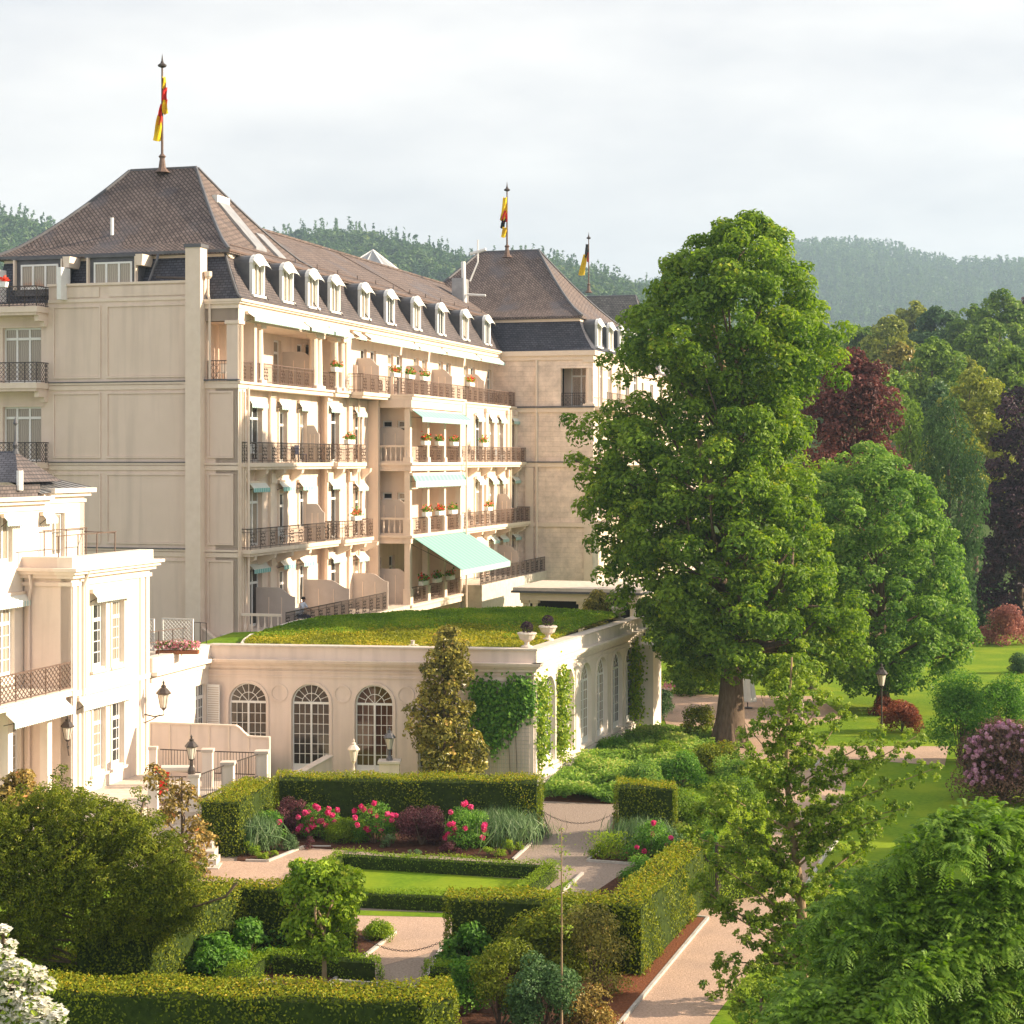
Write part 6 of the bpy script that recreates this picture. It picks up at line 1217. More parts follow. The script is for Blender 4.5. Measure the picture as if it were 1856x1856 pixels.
for px, py, w_, h_, mt, lab in ((1165, 1438, 90, 50, 'leaf_maple2', 'leafy green bush just behind the dark hedge right of the chain'), (1240, 1432, 100, 56, 'leaf_fresh', 'fresh green bush behind the dark hedge, nearer the giant maple'), (1300, 1405, 96, 52, 'leaf_hedge', 'yellow-green bush at the foot of the giant maple'), (1345, 1440, 100, 60, 'leaf_maple2', 'green bush right of the giant maple foot, behind the ginkgo'),
        (1210, 1390, 80, 34, 'leaf_lime', 'low golden bush on the ivy bank'), (1110, 1372, 60, 30, 'leaf_fresh', 'low green bush at the top of the ivy bank by the side windows'), (1330, 1500, 120, 70, 'leaf_maple', 'dark leafy bush between the dark hedge and the park path'), (1215, 1560, 70, 46, 'leaf_grey', 'grey-green bush between the right bed and the sunny hedge'), (1290, 1560, 60, 46, 'leaf_fresh', 'green bush behind the iron gate')): shrub(lab, px, py, w_, h_, mt, .11, 200)
# ivy bank beside the orangery
pp = [(985, 1452), (1112, 1458), (1230, 1425), (1300, 1372), (1290, 1345), (1225, 1332), (1178, 1326), (1080, 1372), (1000, 1430)]; poly = np.array([G(a, b)[:2] for a, b in pp])
def inside(P_, poly):
    c = np.zeros(len(P_), bool); n = len(poly); j = n-1
    for i in range(n):
        a, b = poly[i], poly[j]; k_ = ((a[1] > P_[:, 1]) != (b[1] > P_[:, 1])) & (P_[:, 0] < (b[0]-a[0])*(P_[:, 1]-a[1])/(b[1]-a[1]+1e-9)+a[0]); c ^= k_; j = i
    return c
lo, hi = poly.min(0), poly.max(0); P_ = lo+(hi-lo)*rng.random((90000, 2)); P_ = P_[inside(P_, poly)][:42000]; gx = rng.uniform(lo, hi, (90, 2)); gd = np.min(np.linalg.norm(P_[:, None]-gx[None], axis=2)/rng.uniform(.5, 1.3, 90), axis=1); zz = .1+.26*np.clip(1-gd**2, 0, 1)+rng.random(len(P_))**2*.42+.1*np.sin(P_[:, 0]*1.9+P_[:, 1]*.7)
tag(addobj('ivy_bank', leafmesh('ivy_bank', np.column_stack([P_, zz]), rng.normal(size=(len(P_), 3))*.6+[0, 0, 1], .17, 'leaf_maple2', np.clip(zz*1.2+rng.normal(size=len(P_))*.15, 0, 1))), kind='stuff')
tag(MB().slab([tuple(p) for p in (poly if True else 0)][::-1], -.1, .02).build('ivy_soil', 'soil', None), kind='structure')
# ---------------- climbing plants ----------------
def vine(label, pts, n, size, mat, stems):
    pts = np.array(pts); t = empty('climbing_vine', pts[0], label, 'climbing plant', 'vines on the orangery'); k_ = rng.integers(0, len(pts), n); q = pts[k_]+rng.normal(size=(n, 3))*[.22, .10, .3]; N_ = rng.normal(size=(n, 3))*.4+[.4, -.8, .3]; addobj('foliage', leafmesh('foliage', q-ORG[t], N_, size, mat, None, .8, droop=.6), t); m = MB(); [m.tube(s, .02, 4) for s in stems]; m.build('stems', 'bark', t)
tp = []
for a in np.linspace(x0+0*0, x0, 1): pass
x0_, x1_ = xof(862), xof(962)
for k_ in range(170):
    u = rng.random(); v = rng.random(); zmin = 4.25-2.6*(.35+.65*math.sin(math.pi*min(1, u*1.15+.1))); z = 4.3-(4.3-zmin)*v
    if .42 < u < .6 and z < 2.6 and rng.random() < .7: continue
    tp.append(OF((x0_+(x1_-x0_)*u, -.2, z)))
vine('green vine spreading over the grey trellis right of the magnolia', tp, 4200, .17, 'leaf_fresh', [[OF((x0_+1.6, -.16, 0)), OF((x0_+1.5, -.16, 2.2)), OF((x0_+.8, -.16, 3.6))], [OF((x0_+1.9, -.16, 0)), OF((x0_+1.8, -.16, 2.6)), OF((x0_+2.2, -.16, 3.8))]])
def colv(x, lab, zt=4.4, w_=.3, n=1500, zb=.6): tp = [OS((x+rng.normal()*w_*.5, -.15, zb+(zt-zb)*(rng.random()**.75))) for _ in range(60)]; vine(lab, tp, n, .15, 'leaf_lime', [[OS((x, -.1, 0)), OS((x+.05, -.12, 2)), OS((x, -.1, zt-.4))]])
colv(.35, 'bright vine climbing the sunny corner of the orangery'); colv((sx_[0]+sx_[1])/2, 'bright narrow vine between the first two side windows', 4.5, .26); colv(LS-1.6, 'shaded vine at the near edge of the end pier', 4.6, .3, 1200); colv(LS+.3, 'sunlit vine at the far edge of the end pier', 4.6, .35, 1500)
# ---------------- trees ----------------
def limb(m, a, b, r0, r1, k_=6, bend=.12, n=4):
    a, b = np.array(a, float), np.array(b, float); L_ = np.linalg.norm(b-a); off = rng.normal(size=3)*L_*bend; pts = [a+(b-a)*s+off*math.sin(math.pi*s) for s in np.linspace(0, 1, n+1)]; m.tube(pts, list(np.linspace(r0, r1, n+1)), k_); return pts
def tree(name, label, base, trunk_top, r0, cl, mat, leaf, dens, bark='bark', cat='tree', group=None, nlimb=14, up=.35, droop=0, fork=None, flat=.8, aspect=.6, smin=.25):
    t = empty(name, base, label, cat, group); base = np.array(base, float); tt = np.array(trunk_top, float); cl = np.asarray(cl); P_, N_, T_ = clumps(cl, dens, up, .5, flat)
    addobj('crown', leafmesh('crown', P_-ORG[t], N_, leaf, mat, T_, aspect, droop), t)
    m = MB(); n = 7; pts = [base+(tt-base)*s+np.array([math.sin(s*5)*.12, math.cos(s*4)*.1, 0])*r0*1.5*s for s in np.linspace(0, 1, n)]; rr = [r0*(1.35 if i == 0 else 1)*(1-.62*i/(n-1)) for i in range(n)]; m.tube([base-[0, 0, .2]]+pts, [r0*1.5]+rr, 10); m.build('trunk', bark, t, smooth=True)
    m = MB()
    if nlimb:
        for q in cl[rng.choice(len(cl), min(nlimb, len(cl)), replace=False)]:
            s = np.clip((q[2]-base[2])/(tt[2]-base[2])*.75-.05, smin, .97); a = base+(tt-base)*s; limb(m, a, q[:3], r0*.42*(1.15-s), .04, 5)
        m.build('limbs', bark, t, smooth=True)
    return t
def outline_clumps(Y, rows, n, r, depth=.9, core=.35, seed=0):
    """clumps filling a crown whose left and right edges (px) are given at heights (py): rows = [(py, left, right)]"""
    rows = np.array(rows, float); pys = rows[:, 0]; out = []; wsum = np.interp(np.linspace(pys[0], pys[-1], 60), pys, rows[:, 2]-rows[:, 1]); cdf = np.cumsum(wsum)/wsum.sum()
    for i in range(n):
        py = np.interp(rng.random(), np.concatenate([[0], cdf]), np.concatenate([[pys[0]], np.linspace(pys[0], pys[-1], 60)])); l, r_ = np.interp(py, pys, rows[:, 1]), np.interp(py, pys, rows[:, 2]); c = (l+r_)/2; hw = (r_-l)/2/F*Y; a = rng.uniform(0, 2*math.pi); k_ = (core+(1-core)*rng.random()**.5)
        rr = r*rng.uniform(.65, 1.25)*min(1, .45+hw/ (4*r)); x = (c-CX)/F*Y+math.cos(a)*k_*max(hw-rr*.75, .05); y = Y+math.sin(a)*k_*max(min(hw, 8)-rr*.7, .05)*depth; out.append((x, y, CH+(HY-py)/F*Y, rr))
    return np.array(out)
# the big maple: outline read at its own distance, with ragged side boughs and holes
YB = 90.5
rows = [(398, 1340, 1385), (430, 1262, 1430), (480, 1190, 1490), (530, 1160, 1500), (580, 1118, 1520), (620, 1092, 1548), (660, 1090, 1545), (690, 1180, 1500), (720, 1190, 1470), (760, 1100, 1490), (800, 1050, 1480), (850, 1040, 1475), (900, 1045, 1480), (950, 1060, 1500), (1000, 1075, 1520), (1060, 1100, 1560), (1110, 1150, 1580), (1160, 1165, 1575), (1205, 1190, 1540), (1225, 1230, 1480)]
cl = outline_clumps(YB, rows, 860, .74, 1.0, .38)
bough = np.array([P3(px, py, YB+dy).tolist()+[r] for px, py, dy, r in ((1030, 762, -1, .5), (1050, 790, -1, .7), (1042, 835, 0, .6), (1062, 870, 0, .7), (1075, 765, 0, .7), (1115, 745, 1, .8), (1160, 730, 0, .8), (1100, 655, 0, .6), (1128, 690, 1, .6), (1060, 920, 0, .7), (1080, 985, 0, .7), (1095, 1045, -1, .7), (1125, 1090, 0, .8), (1520, 690, 0, .7), (1530, 600, 0, .7), (1510, 650, -1, .9), (1350, 395, 0, .5), (1310, 410, 0, .6), (1390, 415, 0, .6), (1540, 1140, -2, .9), (1560, 1190, -2, .8), (1500, 1200, -2, .9))])
maple = tree('maple_tree', 'giant green maple towering over the park beside the hotel', G(1322, 1352), P3(1345, 640, YB), .62, np.concatenate([cl, bough]), 'leaf_maple', .25, 330, nlimb=70)
m = MB(); o = ORG[maple]
for a, b, r0, r1 in (((1322, 960), (1262, 760), .3, .1), ((1325, 900), (1385, 700), .34, .1), ((1322, 940), (1420, 780), .22, .08), ((1322, 1010), (1180, 850), .2, .06), ((1325, 1050), (1470, 930), .2, .06), ((1340, 740), (1300, 520), .2, .06), ((1345, 700), (1400, 520), .2, .06)): limb(m, P3(*a, YB), P3(*b, YB-.8), r0, r1, 7)
m.build('limbs', 'bark_pale', maple, smooth=True)
m = MB(); b = G(1322, 1352); [m.tube([b+[math.cos(a)*1.2, math.sin(a)*1.0, -.15], b+[math.cos(a)*.75, math.sin(a)*.7, .25], b+[math.cos(a)*.4, math.sin(a)*.4, 1.6]], [.1, .22, .2], 6) for a in np.linspace(0, 6.28, 9)[:-1]]; m.build('root_flare', 'bark', maple, smooth=True)
YS = 103
rows2 = [(818, 1530, 1620), (845, 1480, 1660), (890, 1440, 1700), (950, 1400, 1735), (1010, 1400, 1745), (1070, 1400, 1762), (1120, 1400, 1775), (1165, 1420, 1782), (1205, 1440, 1750), (1240, 1480, 1690), (1255, 1520, 1650)]
tree('maple_tree', 'smaller round-crowned maple on the lawn right of the giant one', G(1601, 1288), P3(1595, 960, YS), .34, outline_clumps(YS+1, rows2, 520, .7, .95, .4), 'leaf_maple2', .24, 310, nlimb=40)
# yellow-green crown between the two maples
c = P3(1470, 870, 112); tree('acacia_tree', 'yellow-green feathery tree glimpsed between the two maples', (c[0], c[1], 0), (c[0], c[1], 12), .25, outline_clumps(112, [(828, 1440, 1500), (870, 1415, 1540), (930, 1420, 1540), (1000, 1430, 1530)], 40, .8), 'leaf_lime', .24, 150, nlimb=8)
# young lime tree with slim trunk before the small lawn
YL = 46.4; b = P3(587, 1800, YL); b[2] = 0
tree('young_tree', 'young golden-green tree with slim bare trunk in front of the small lawn', b, P3(588, 1640, YL), .085, outline_clumps(YL, [(1568, 520, 620), (1590, 505, 680), (1620, 500, 668), (1650, 505, 655), (1690, 500, 645), (1720, 545, 640), (1738, 590, 640)], 120, .3, .8, .15), 'leaf_lime', .135, 800, bark='bark_pale', nlimb=16, smin=.62)
# thin sapling
YP = 44.0; b = P3(1018, 1800, YP); b[2] = 0; tree('sapling', 'very thin sapling with sparse leaves rising before the cobbled path', b, P3(1018, 1500, YP), .03, outline_clumps(YP, [(1500, 1012, 1024), (1560, 995, 1045), (1640, 990, 1055), (1700, 1000, 1040)], 22, .16, .8, .2), 'leaf_ginkgo', .07, 900, bark='bark_pale', nlimb=0)
# ginkgo: straight pale trunk, long rising branches clothed in small leaf tufts
YG = 47.0; gb = P3(1452, 1790, YG); gb[2] = 0; ging = empty('ginkgo_tree', gb, 'young ginkgo with pale trunk and long tiered branches beside the park path', 'tree')
top = P3(1428, 1190, YG); m = MB(); tr = [gb+(top-gb)*s+np.array([.14*math.sin(s*7), .1*math.sin(s*5), 0]) for s in np.linspace(0, 1, 14)]; m.tube(tr, list(np.linspace(.16, .02, 14)), 8); m.build('trunk', 'bark_pale', ging, smooth=True)
m = MB(); tufts = []
tips = [(1265, 1625), (1285, 1560), (1300, 1790), (1340, 1700), (1330, 1490), (1235, 1510), (1300, 1430), (1345, 1390), (1350, 1310), (1340, 1345), (1380, 1262), (1395, 1230), (1470, 1240), (1530, 1290), (1500, 1260), (1600, 1335), (1660, 1335), (1580, 1400), (1700, 1390), (1640, 1465), (1600, 1500), (1560, 1555), (1610, 1480), (1590, 1600), (1540, 1640), (1500, 1700), (1390, 1640), (1410, 1540), (1480, 1440), (1420, 1340), (1460, 1330), (1250, 1590), (1290, 1740), (1480, 1750), (1380, 1780), (1400, 1450), (1520, 1460), (1260, 1460), (1310, 1520), (1440, 1600), (1360, 1560)]
for i, (px, py) in enumerate(tips):
    tip = P3(px, py, YG+rng.uniform(-2.0, 2.0)); drop = 1.1+.35*abs(px-1445)/150; z0_ = np.clip(tip[2]-drop, 1.2, top[2]-.3); s = np.clip((z0_-gb[2])/(top[2]-gb[2]), .1, .97); a = gb+(top-gb)*s; pts = limb(m, a, tip, .045*(1.2-s), .008, 5, .05, 6)
    L_ = np.linalg.norm(tip-a)
    for q in range(int(L_/.065)):
        u = .12+.88*rng.random(); j = min(int(u*6), 5); p = pts[j]+(pts[j+1]-pts[j])*(u*6-j); tufts.append((*(p+rng.normal(size=3)*[.1, .12, .09]*1.5), rng.uniform(.08, .17)))
for q in range(150): s = rng.random(); p = gb+(top-gb)*(.3+.7*s); tufts.append((*(p+rng.normal(size=3)*.3), .14))
m.build('branches', 'bark_pale', ging, smooth=True); P_, N_, T_ = clumps(np.array(tufts), 2300, .4, .2, .9); addobj('crown', leafmesh('crown', P_-ORG[ging], N_, .085, 'leaf_ginkgo', T_, .8), ging)
# feathery tree at the lower right: drooping compound leaves
def fronds(cl, n, Lf=.34, pairs=8, sz=.11, out=.9):
    cl = np.asarray(cl); k_ = rng.choice(len(cl), n, p=cl[:, 3]**2/(cl[:, 3]**2).sum()); d = unit(rng.normal(size=(n, 3))+[0, -.35, .35]); base = cl[k_, :3]+d*cl[k_, 3:4]*rng.uniform(.5, 1, (n, 1)); h = unit(d+rng.normal(size=(n, 3))*.5+[0, 0, .1]); side = unit(np.cross(h, [0, 0, 1.0])+1e-4); C = []; N_ = []; T = []; cb = rng.uniform(-.2, .2, len(cl))[k_]
    Vs = []
    for j in range(pairs):
        s = (j+1)/pairs; p = base+h*Lf*s-np.array([0, 0, 1])*(Lf*.45*s*s); tn = unit(h-np.array([0, 0, .9*s]))
        for sd_ in (-1, 1):
            l = unit(side*sd_*.9+tn*.45-np.array([0, 0, .35])); w_ = np.cross(l, tn); w_ = unit(np.cross(w_, l)); ln = sz*(1-.35*abs(s-.45))*rng.uniform(.8, 1.2, (n, 1)); wd = ln*.17
            Vs.append(np.stack([p, p+l*ln*.5+w_*wd, p+l*ln, p+l*ln*.5-w_*wd], 1)); T.append(np.clip(.45+cb+rng.normal(size=n)*.15+.15*s, 0, 1))
    V = np.concatenate(Vs).reshape(-1, 3); return V, np.arange(len(V)).reshape(-1, 4), np.repeat(np.concatenate(T), 4)
YF = 36.0; fb = P3(1800, 1850, 38); fb[2] = 0; fea = empty('walnut_tree', fb, 'dense feathery-leaved tree filling the lower right corner', 'tree')
cl = []
sil_x = [1290, 1380, 1440, 1500, 1550, 1600, 1650, 1700, 1760, 1820, 1880, 1960]; sil_y = [1835, 1812, 1775, 1722, 1650, 1592, 1552, 1500, 1462, 1452, 1440, 1440]
for i in range(88):                                                # boughs reaching out to the left and arching over
    px = rng.uniform(1430, 2010); t_ = rng.random(); py = np.interp(px, sil_x, sil_y)+22+t_*(1960-np.interp(px, sil_x, sil_y)); Y = YF+2.6-3.2*t_+rng.normal()*.5; p = P3(px, py, Y); dr = np.array([-.30+rng.normal()*.08, -.14+rng.normal()*.12, .0])
    for j in range(6): q = p+dr*j+np.array([0, 0, .10*j-.034*j*j]); cl.append((*q, .34-.035*j))
for px, py in ((1560, 1642), (1580, 1655), (1600, 1560), (1640, 1540), (1600, 1590), (1700, 1480), (1680, 1515), (1555, 1575), (1530, 1700), (1500, 1720)): cl.append((*P3(px, py+12, YF+1.5), .2))
for i in range(60): px = rng.uniform(1420, 1900); cl.append((*P3(px, rng.uniform(1790, 1990), YF+.6+rng.normal()*.4), .36))
cl = np.array(cl); V, Q_, T_ = fronds(cl, 17000, .38, 8, .125); addobj('crown', mkmesh('crown', V-ORG[fea], Q_, 'leaf_feather', tint=T_), fea)
P_, N_, T_ = clumps(cl, 300, .3, .2); addobj('inner_foliage', leafmesh('inner_foliage', P_+[.1, .6, -.2]-ORG[fea], N_, .16, 'leaf_feather', T_*.6, .4), fea)
m = MB(); tt = P3(1790, 1500, 38); m.tube([fb, (fb+tt)/2+[.2, 0, 0], tt], [.22, .16, .06], 8); m.build('trunk', 'bark', fea)
for q in range(6): m = MB(); limb(m, fb+(tt-fb)*.7, fb+(tt-fb)*.7+rng.normal(size=3)*[.8, .3, .3]+[0, .3, .8], .05, .012, 5); m.build('limb', 'bark', fea)
tree('field_shrub', 'mixed leafy bush under the ginkgo at the bottom right', G(1380, 1900), G(1380, 1900)+[0, 0, 1.2], .08, outline_clumps(44, [(1780, 1400, 1470), (1800, 1310, 1500), (1850, 1290, 1540), (1900, 1280, 1560)], 40, .35), 'leaf_ginkgo', .1, 1800, cat='shrub', nlimb=8)
# big yew-like shrub lower left, made of rising sprays
YY = 47.5; yb = P3(150, 1800, YY); yb[2] = 0; cl = []
sx = [-60, 0, 60, 110, 150, 200, 255, 300, 335, 355]; sy = [1440, 1432, 1425, 1400, 1425, 1450, 1440, 1500, 1560, 1640]; bx_ = [-60, 60, 120, 200, 280, 340, 355]; byy = [1760, 1752, 1742, 1722, 1712, 1680, 1650]
for i in range(330):
    px = rng.uniform(-90, 340); t0, t1 = np.interp(px, sx, sy), np.interp(px, bx_, byy); t_ = rng.random(); py = t0+22+(t1-t0-30)*t_; cl.append((*P3(px, py, YY+1.4-2.4*math.sin(math.pi*(.15+.7*t_))+rng.normal()*.3), rng.uniform(.26, .5)))
for px, py in ((112, 1395), (100, 1410), (120, 1420), (248, 1435), (262, 1450), (150, 1440), (40, 1430), (205, 1455)): cl.append((*P3(px, py, YY), .2))
for i in range(150):
    px = rng.uniform(-80, 335); t0, t1 = np.interp(px, sx, sy), np.interp(px, bx_, byy); t_ = rng.random()**1.3; p = P3(px-18, t0+55+(t1-t0-70)*t_, YY-.2-1.6*math.sin(math.pi*(.1+.75*t_))); a = rng.normal()*.12; ln = rng.uniform(.8, 1.25)
    for j in range(6): cl.append((*(p+np.array([(.13+a)*j, -.05*j, .145*j])*ln), .27-.033*j))
yew = tree('yew_shrub', 'big dark olive evergreen at the left before the villa', yb, yb+[0, 0, 3.2], .09, cl, 'leaf_yew', .085, 2100, cat='tree', nlimb=26, up=.7, droop=-1.2, aspect=.42)
def loose(name, label, px, py0, py1, w_px, Y, mat, n, leaf, cat='shrub', dens=900, zb=0, nl=14, rows=None, r=.3):
    b = P3(px, py1, Y); b[2] = zb; rr = rows or [(py0, px-w_px*.2, px+w_px*.2), ((py0+py1)/2, px-w_px*.5, px+w_px*.5), (py1, px-w_px*.45, px+w_px*.45)]; return tree(name, label, b, P3(px, py0+15, Y), .07, outline_clumps(Y, rr, n, r, .7, .2), mat, leaf, dens, cat=cat, nlimb=nl, droop=.2)
loose('magnolia_tree', 'golden-leaved magnolia trained up the orangery front beside the trellis', 805, 1146, 1405, 150, 77.8, 'leaf_magnolia', 150, .19, 'tree', 400, 0, 22, [(1146, 785, 835), (1180, 768, 862), (1230, 752, 862), (1290, 728, 868), (1340, 735, 880), (1385, 722, 888), (1404, 730, 885)], .42)
loose('bronze_shrub', 'loose bronze-leaved shrub over the bright stone steps', 330, 1392, 1600, 110, 61.5, 'leaf_magnolia_red', 62, .15, dens=380, rows=[(1392, 262, 300), (1420, 235, 350), (1480, 285, 385), (1540, 290, 400), (1600, 280, 400), (1640, 300, 370)], r=.34)
loose('bronze_shrub', 'bronze-leaved shrub behind the evergreen at the left edge', 40, 1400, 1500, 120, 57, 'leaf_magnolia_red', 30, .15, dens=900, r=.35)
# white-flowering dogwood in the corner
YD = 33.0; db = P3(-30, 1850, YD); db[2] = 0; cl = [(*P3(px, py, YD+rng.normal()*.3), r) for px, py, r in [(5, 1735, .22), (25, 1760, .3), (55, 1772, .3), (75, 1790, .26), (20, 1800, .35), (60, 1830, .35), (95, 1840, .25), (0, 1840, .4), (30, 1870, .4), (105, 1850, .18), (70, 1860, .3), (5, 1690, .15), (-20, 1780, .4), (40, 1795, .3), (-30, 1720, .3), (12, 1718, .18)]]
dog = tree('dogwood_tree', 'dogwood covered in white blossom in the bottom left corner', db, P3(-20, 1700, YD), .1, cl, 'leaf_ginkgo', .12, 900, nlimb=10); P_, N_, T_ = clumps(cl, 1700, .9, .7, .6); addobj('blossom', leafmesh('blossom', P_+[0, 0, .05]-ORG[dog], N_*[.5, .5, 1.5], .12, 'petal_white', T_, 1.0), dog)
# park trees in the middle distance, each on its own ground
park = [(1548, 640, 960, 225, 128, 'leaf_copper', 'deep red copper beech behind the giant maple'), (1650, 732, 860, 70, 150, 'leaf_far', 'small weeping beech right of the copper beech', 'w'), (1690, 800, 930, 60, 140, 'leaf_far_yellow', 'drooping yellow-green tree before the weeping beech', 'w'), (1720, 725, 1110, 150, 136, 'leaf_far_dark', 'tall dark weeping beech with long hanging curtains', 'w'), (1850, 700, 1150, 175, 150, 'leaf_plum', 'blackish-purple beech at the right edge'),
        (1768, 672, 900, 170, 165, 'leaf_far_yellow', 'broad yellow-green tree above the weeping beech'), (1690, 618, 800, 160, 205, 'leaf_far', 'rounded mid green tree in the middle of the wooded slope'), (1600, 660, 800, 110, 180, 'leaf_far', 'pale tree just above the copper beech'), (1610, 575, 720, 130, 270, 'leaf_far_yellow', 'soft yellow-green tree high on the slope right of the maple'), (1560, 590, 720, 110, 290, 'leaf_far', 'hazy green tree at the left of the slope'), (1700, 560, 700, 130, 300, 'leaf_far_dark', 'dark hazy tree on the upper slope'),
        (1655, 548, 700, 110, 330, 'leaf_far_yellow', 'pale crown on the skyline of the wooded slope'), (1815, 528, 720, 120, 260, 'leaf_far', 'tall domed tree standing above the others at the right'), (1760, 552, 700, 110, 290, 'leaf_far', 'pale green tree left of the tall domed one'), (1856, 540, 640, 50, 300, 'leaf_plum', 'small dark purple crown on the right skyline'), (1835, 628, 800, 120, 190, 'leaf_far', 'full green tree at the right edge above the yellow-green one'), (1760, 600, 700, 80, 240, 'leaf_far', 'feathery tree in the gap of the slope'), (1630, 620, 760, 90, 220, 'leaf_magnolia', 'brownish tree between green ones on the slope'),
        (1855, 565, 700, 80, 270, 'leaf_far_dark', 'dark tree below the purple crown at the right edge'), (1580, 700, 840, 80, 160, 'leaf_far', 'brown-green tree behind the copper beech'), (1700, 690, 820, 90, 175, 'leaf_far_dark', 'dark green tree above the weeping beech'), (1500, 600, 760, 90, 250, 'leaf_far', 'green tree seen past the right side of the maple'), (1780, 1040, 1160, 130, 155, 'leaf_far_dark', 'dark undergrowth tree beneath the purple beech'), (1680, 960, 1180, 150, 150, 'leaf_far_dark', 'deep green tree filling the gap behind the round-crowned maple'),
        (1440, 900, 1200, 200, 150, 'leaf_far', 'green tree behind the giant maple on the right'), (1230, 1150, 1260, 160, 130, 'leaf_far', 'low green tree at the foot of the far hotel wing'), (1110, 1100, 1200, 100, 128, 'leaf_far_dark', 'dark low tree beside the entrance canopy'), (1880, 760, 1160, 90, 160, 'leaf_far_dark', 'dark green tree partly cut by the right edge'), (1740, 640, 780, 90, 215, 'leaf_far_yellow', 'light green tree in the centre of the slope'), (1790, 580, 680, 90, 235, 'leaf_far', 'bluish-green tree below the domed one')]
for yy_, lab in ((63, 'tree outside the right edge, nearest of the three that shade the long lawn'), (72, 'tree outside the right edge, middle of the three that shade the long lawn'), (82, 'tree outside the right edge, farthest of the three that shade the long lawn')): b = np.array([34.+(yy_ % 5)*.4, float(yy_), 0]); tree('park_tree', lab, b, b+[0, 0, 7], .3, sub_clumps(b[0], yy_, 6.5, 5.5, 4.6, 3.6, 120, 1.1), 'leaf_maple', .34, 330, group='trees of the park slope')
for T in park:
    px, pt, pb, wd, Y, mt, lab = T[:7]; zb = float(hz(np.array([(px-CX)/F*Y]), np.array([float(Y)]))[0]) if Y > 150 else 0; b = P3(px, pb, Y); b[2] = zb; s = F/Y; hr = wd/2; zt = P3(px, pt, Y)[2]; zlow = P3(px, pb, Y)[2]
    tr_ = [(pt+4, px-hr*.3, px+hr*.3), (pt+(pb-pt)*.18, px-hr*.75, px+hr*.75), (pt+(pb-pt)*.45, px-hr, px+hr), (pt+(pb-pt)*.8, px-hr*.95, px+hr*.95), (pb, px-hr*.7, px+hr*.7)]; r = max(.9, wd/s*.12); area = wd*(pb-pt)/s/s
    n = int(np.clip(area/(r*r)*1.25, 40, 210)); lf = .0085*Y*.28 if False else .10+.0020*Y; dens = 26*(.4/lf)**2*.55+10; cl = outline_clumps(Y, tr_, n, r, .8, .2); wp = len(T) > 7
    tree('park_tree', lab, b, P3(px, pt+(pb-pt)*.3, Y), .3, cl, mt, lf, dens*3.6, nlimb=5, droop=2.5 if wp else 0, aspect=.32 if wp else .6, flat=1.9 if wp else .8, group='trees of the park slope')
# ---------------- forest on the far hills ----------------
def forest(name, lab, Y0, Y1, pxr, n, per, hgt, wid, lf, mat, cone, seed, keep):
    X = []; r_ = np.random.default_rng(seed); px = r_.uniform(*pxr, n); Y = r_.uniform(Y0, Y1, n); X = (px-CX)/F*Y; Z = hz(X, Y); ppy = HY-(Z+hgt-CH)*F/Y; k_ = keep(px, ppy, Y); X, Y, Z = X[k_], Y[k_], Z[k_]; n = len(X); h = hgt*r_.uniform(.7, 1.25, n); w_ = wid*r_.uniform(.75, 1.25, n)
    d = unit(r_.normal(size=(n, per, 3))); d[..., 2] = np.abs(d[..., 2])*1.0-.1; d[..., 1] = -np.abs(d[..., 1])*.9+.2
    if cone: t = r_.random((n, per))**.8; P_ = np.stack([d[..., 0]*w_[:, None]*(1-t)*.9, d[..., 1]*w_[:, None]*(1-t), h[:, None]*(.15+.9*t)], -1)
    else: P_ = d*np.stack([w_, w_, h*.5], 1)[:, None]*(.8+.3*r_.random((n, per, 1))); P_[..., 2] += h[:, None]*.5
    N_ = d+r_.normal(size=d.shape)*.35+[0, 0, .3]; C = (P_+np.stack([X, Y, Z], 1)[:, None]).reshape(-1, 3); tint = (np.repeat(r_.uniform(.05, .85, n), per).reshape(n, per)+r_.normal(size=(n, per))*.12).ravel()
    tag(addobj(name, leafmesh(name, C, N_.reshape(-1, 3), lf, mat, tint, .4 if cone else .75, droop=1.0 if cone else 0)), lab, kind='stuff')
allk = lambda px, py, Y: np.ones(len(px), bool)
forest('forest', 'mixed forest on the nearer hill', 760, 1540, (-80, 1300), 3600, 52, 15, 7.5, 3.6, 'leaf_forest', False, 3, lambda px, py, Y: (py < 560))
forest('forest', 'dark conifers along the nearer hill', 900, 1530, (-80, 1300), 1300, 26, 20, 4.0, 3.2, 'leaf_far_dark', True, 4, lambda px, py, Y: (py < 520))
forest('forest', 'conifer forest on the far hill', 1900, 2720, (1150, 1960), 5200, 18, 27, 5.5, 6.5, 'leaf_far_dark', True, 5, lambda px, py, Y: py < 580)
forest('forest', 'mixed forest at the foot of the far hill', 900, 1900, (1250, 1960), 2200, 26, 17, 8, 5.2, 'leaf_forest', False, 6, lambda px, py, Y: py < 640)
forest('forest', 'wooded rise behind the park', 300, 620, (1380, 2900), 1100, 70, 15, 6, 1.7, 'leaf_forest', False, 8, lambda px, py, Y: py < 700)
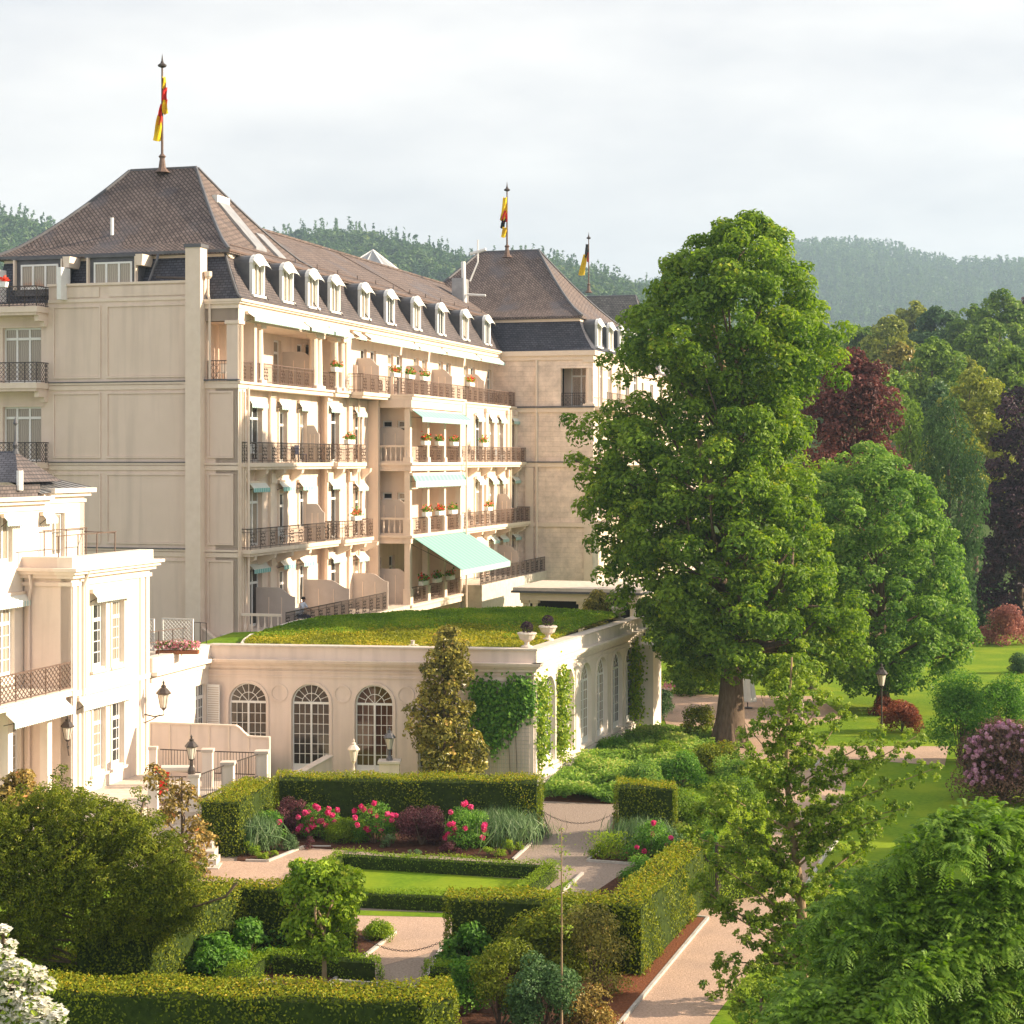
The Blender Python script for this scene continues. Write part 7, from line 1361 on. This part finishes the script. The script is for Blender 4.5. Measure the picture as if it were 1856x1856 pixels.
# lone skyline trees on the ridges
for i, (px, hh) in enumerate(((788, 30), (812, 36), (832, 28), (728, 20), (938, 26), (870, 18), (62, 26), (92, 22), (20, 16), (948, 20), (985, 18), (660, 16))):
    Y = 1480; X = (px-CX)/F*Y; z = float(hz(np.array([X]), np.array([float(Y)]))[0]); hgt = hh/F*Y+8; cl = [(X+rng.normal()*2.2, Y+rng.normal()*2, z+hgt*u, 3.6*(1.1-.5*u)) for u in (.35, .5, .62, .75, .86, .95)]
    nm = ['first', 'second', 'third', 'fourth', 'fifth', 'sixth', 'seventh', 'eighth', 'ninth', 'tenth', 'eleventh', 'twelfth'][i]
    ws = {788: 'leftmost of the tall skyline trees left of the middle flagpole', 812: 'tallest skyline tree left of the middle flagpole', 832: 'rightmost of the tall skyline trees left of the middle flagpole', 728: 'lower skyline tree far left of the tall three', 938: 'skyline tree just right of the middle flagpole', 870: 'short skyline tree between the tall three and the flagpole', 62: 'skyline conifer left of the nearest hotel roof', 92: 'skyline conifer touching the nearest hotel roof slope', 20: 'skyline tree nearest the left edge', 948: 'skyline tree second right of the middle flagpole', 985: 'small skyline tree above the hip of the middle roof', 660: 'skyline tree above the glass roof lantern'}[px]
    tree('ridge_tree', ws, (X, Y, z), (X, Y, z+hgt*.8), .5, cl, 'leaf_far_dark', 2.2, 3.2, nlimb=0, group='lone trees on the skyline')
# ---------------- gate, chains ----------------
ga, gb_ = P3(1272, 1600, 58.6), P3(1299, 1600, 58.3); t = empty('iron_gate', (ga[0], ga[1], 0), 'dark iron gate between the clipped hedge and the yellow-green hedge', 'gate'); [MB().tube([(q[0], q[1], 0), (q[0], q[1], 1.9)], .06, 6).build('post', 'iron', t) for q in (ga, gb_)]
m = MB(); d = gb_-ga
for s in np.linspace(.1, .9, 7): q = ga+d*s; m.tube([(q[0], q[1], .1), (q[0], q[1], 1.75-.5*math.sin(math.pi*s))], .014, 4)
m.tube([(*(ga+d*s)[:2], 1.75-.5*math.sin(math.pi*s)) for s in np.linspace(0, 1, 9)], .02, 4); m.tube([(*ga[:2], .15), (*gb_[:2], .15)], .02, 4); m.build('gate_leaf', 'iron', t)
for (a, b, lab) in ((P3(982, 1470, 69.2), P3(1114, 1474, 67.8), 'sagging chain across the gap at the far end of the cobbled path'), (P3(644, 1690, 51.2), P3(808, 1702, 50.8), 'sagging chain across the lower garden gap')):
    t = empty('barrier_chain', a, lab, 'chain', 'chains across the hedge gaps'); n = 46; pts = [a+(b-a)*s-np.array([0, 0, .42*4*s*(1-s)]) for s in np.linspace(0, 1, n)]; m = MB()
    for i in range(n-1): c = (pts[i]+pts[i+1])/2; v = unit(pts[i+1]-pts[i]); u_ = unit(np.cross(v, [0, 0, 1])) if i % 2 else unit(np.cross(np.cross(v, [0, 0, 1]), v)); l = np.linalg.norm(pts[i+1]-pts[i])*.62; m.tube([c-v*l, c-v*l*.5+u_*.025, c+v*l*.5+u_*.025, c+v*l, c+v*l*.5-u_*.025, c-v*l*.5-u_*.025, c-v*l], .008, 4, False)
    m.build('links', 'iron', t); [MB().tube([(*q[:2], 0), (*q[:2], q[2]+.05)], .035, 6).build('post', 'iron', t) for q in (a, b)]
# ---------------- haze ----------------
def haze(dens):
    m = bpy.data.materials.new('haze'); m.use_nodes = True; nt = m.node_tree; nt.nodes.remove(nt.nodes['Principled BSDF']); v = nt.nodes.new('ShaderNodeVolumePrincipled'); v.inputs['Density'].default_value = dens; v.inputs['Color'].default_value = (.58, .79, 1.0, 1); v.inputs['Anisotropy'].default_value = .2
    nt.links.new(v.outputs[0], nt.nodes['Material Output'].inputs['Volume']); MATS['haze'] = m
    o = MB().box(-3200, 3200, -90, 3500, -1.6, 400).build('haze', 'haze', None, kind='stuff'); return o
haze(.00021)
for p in PROTOS:
    for k_ in [x for x in bpy.data.objects if x.parent == p]: bpy.data.objects.remove(k_)
    bpy.data.objects.remove(p)
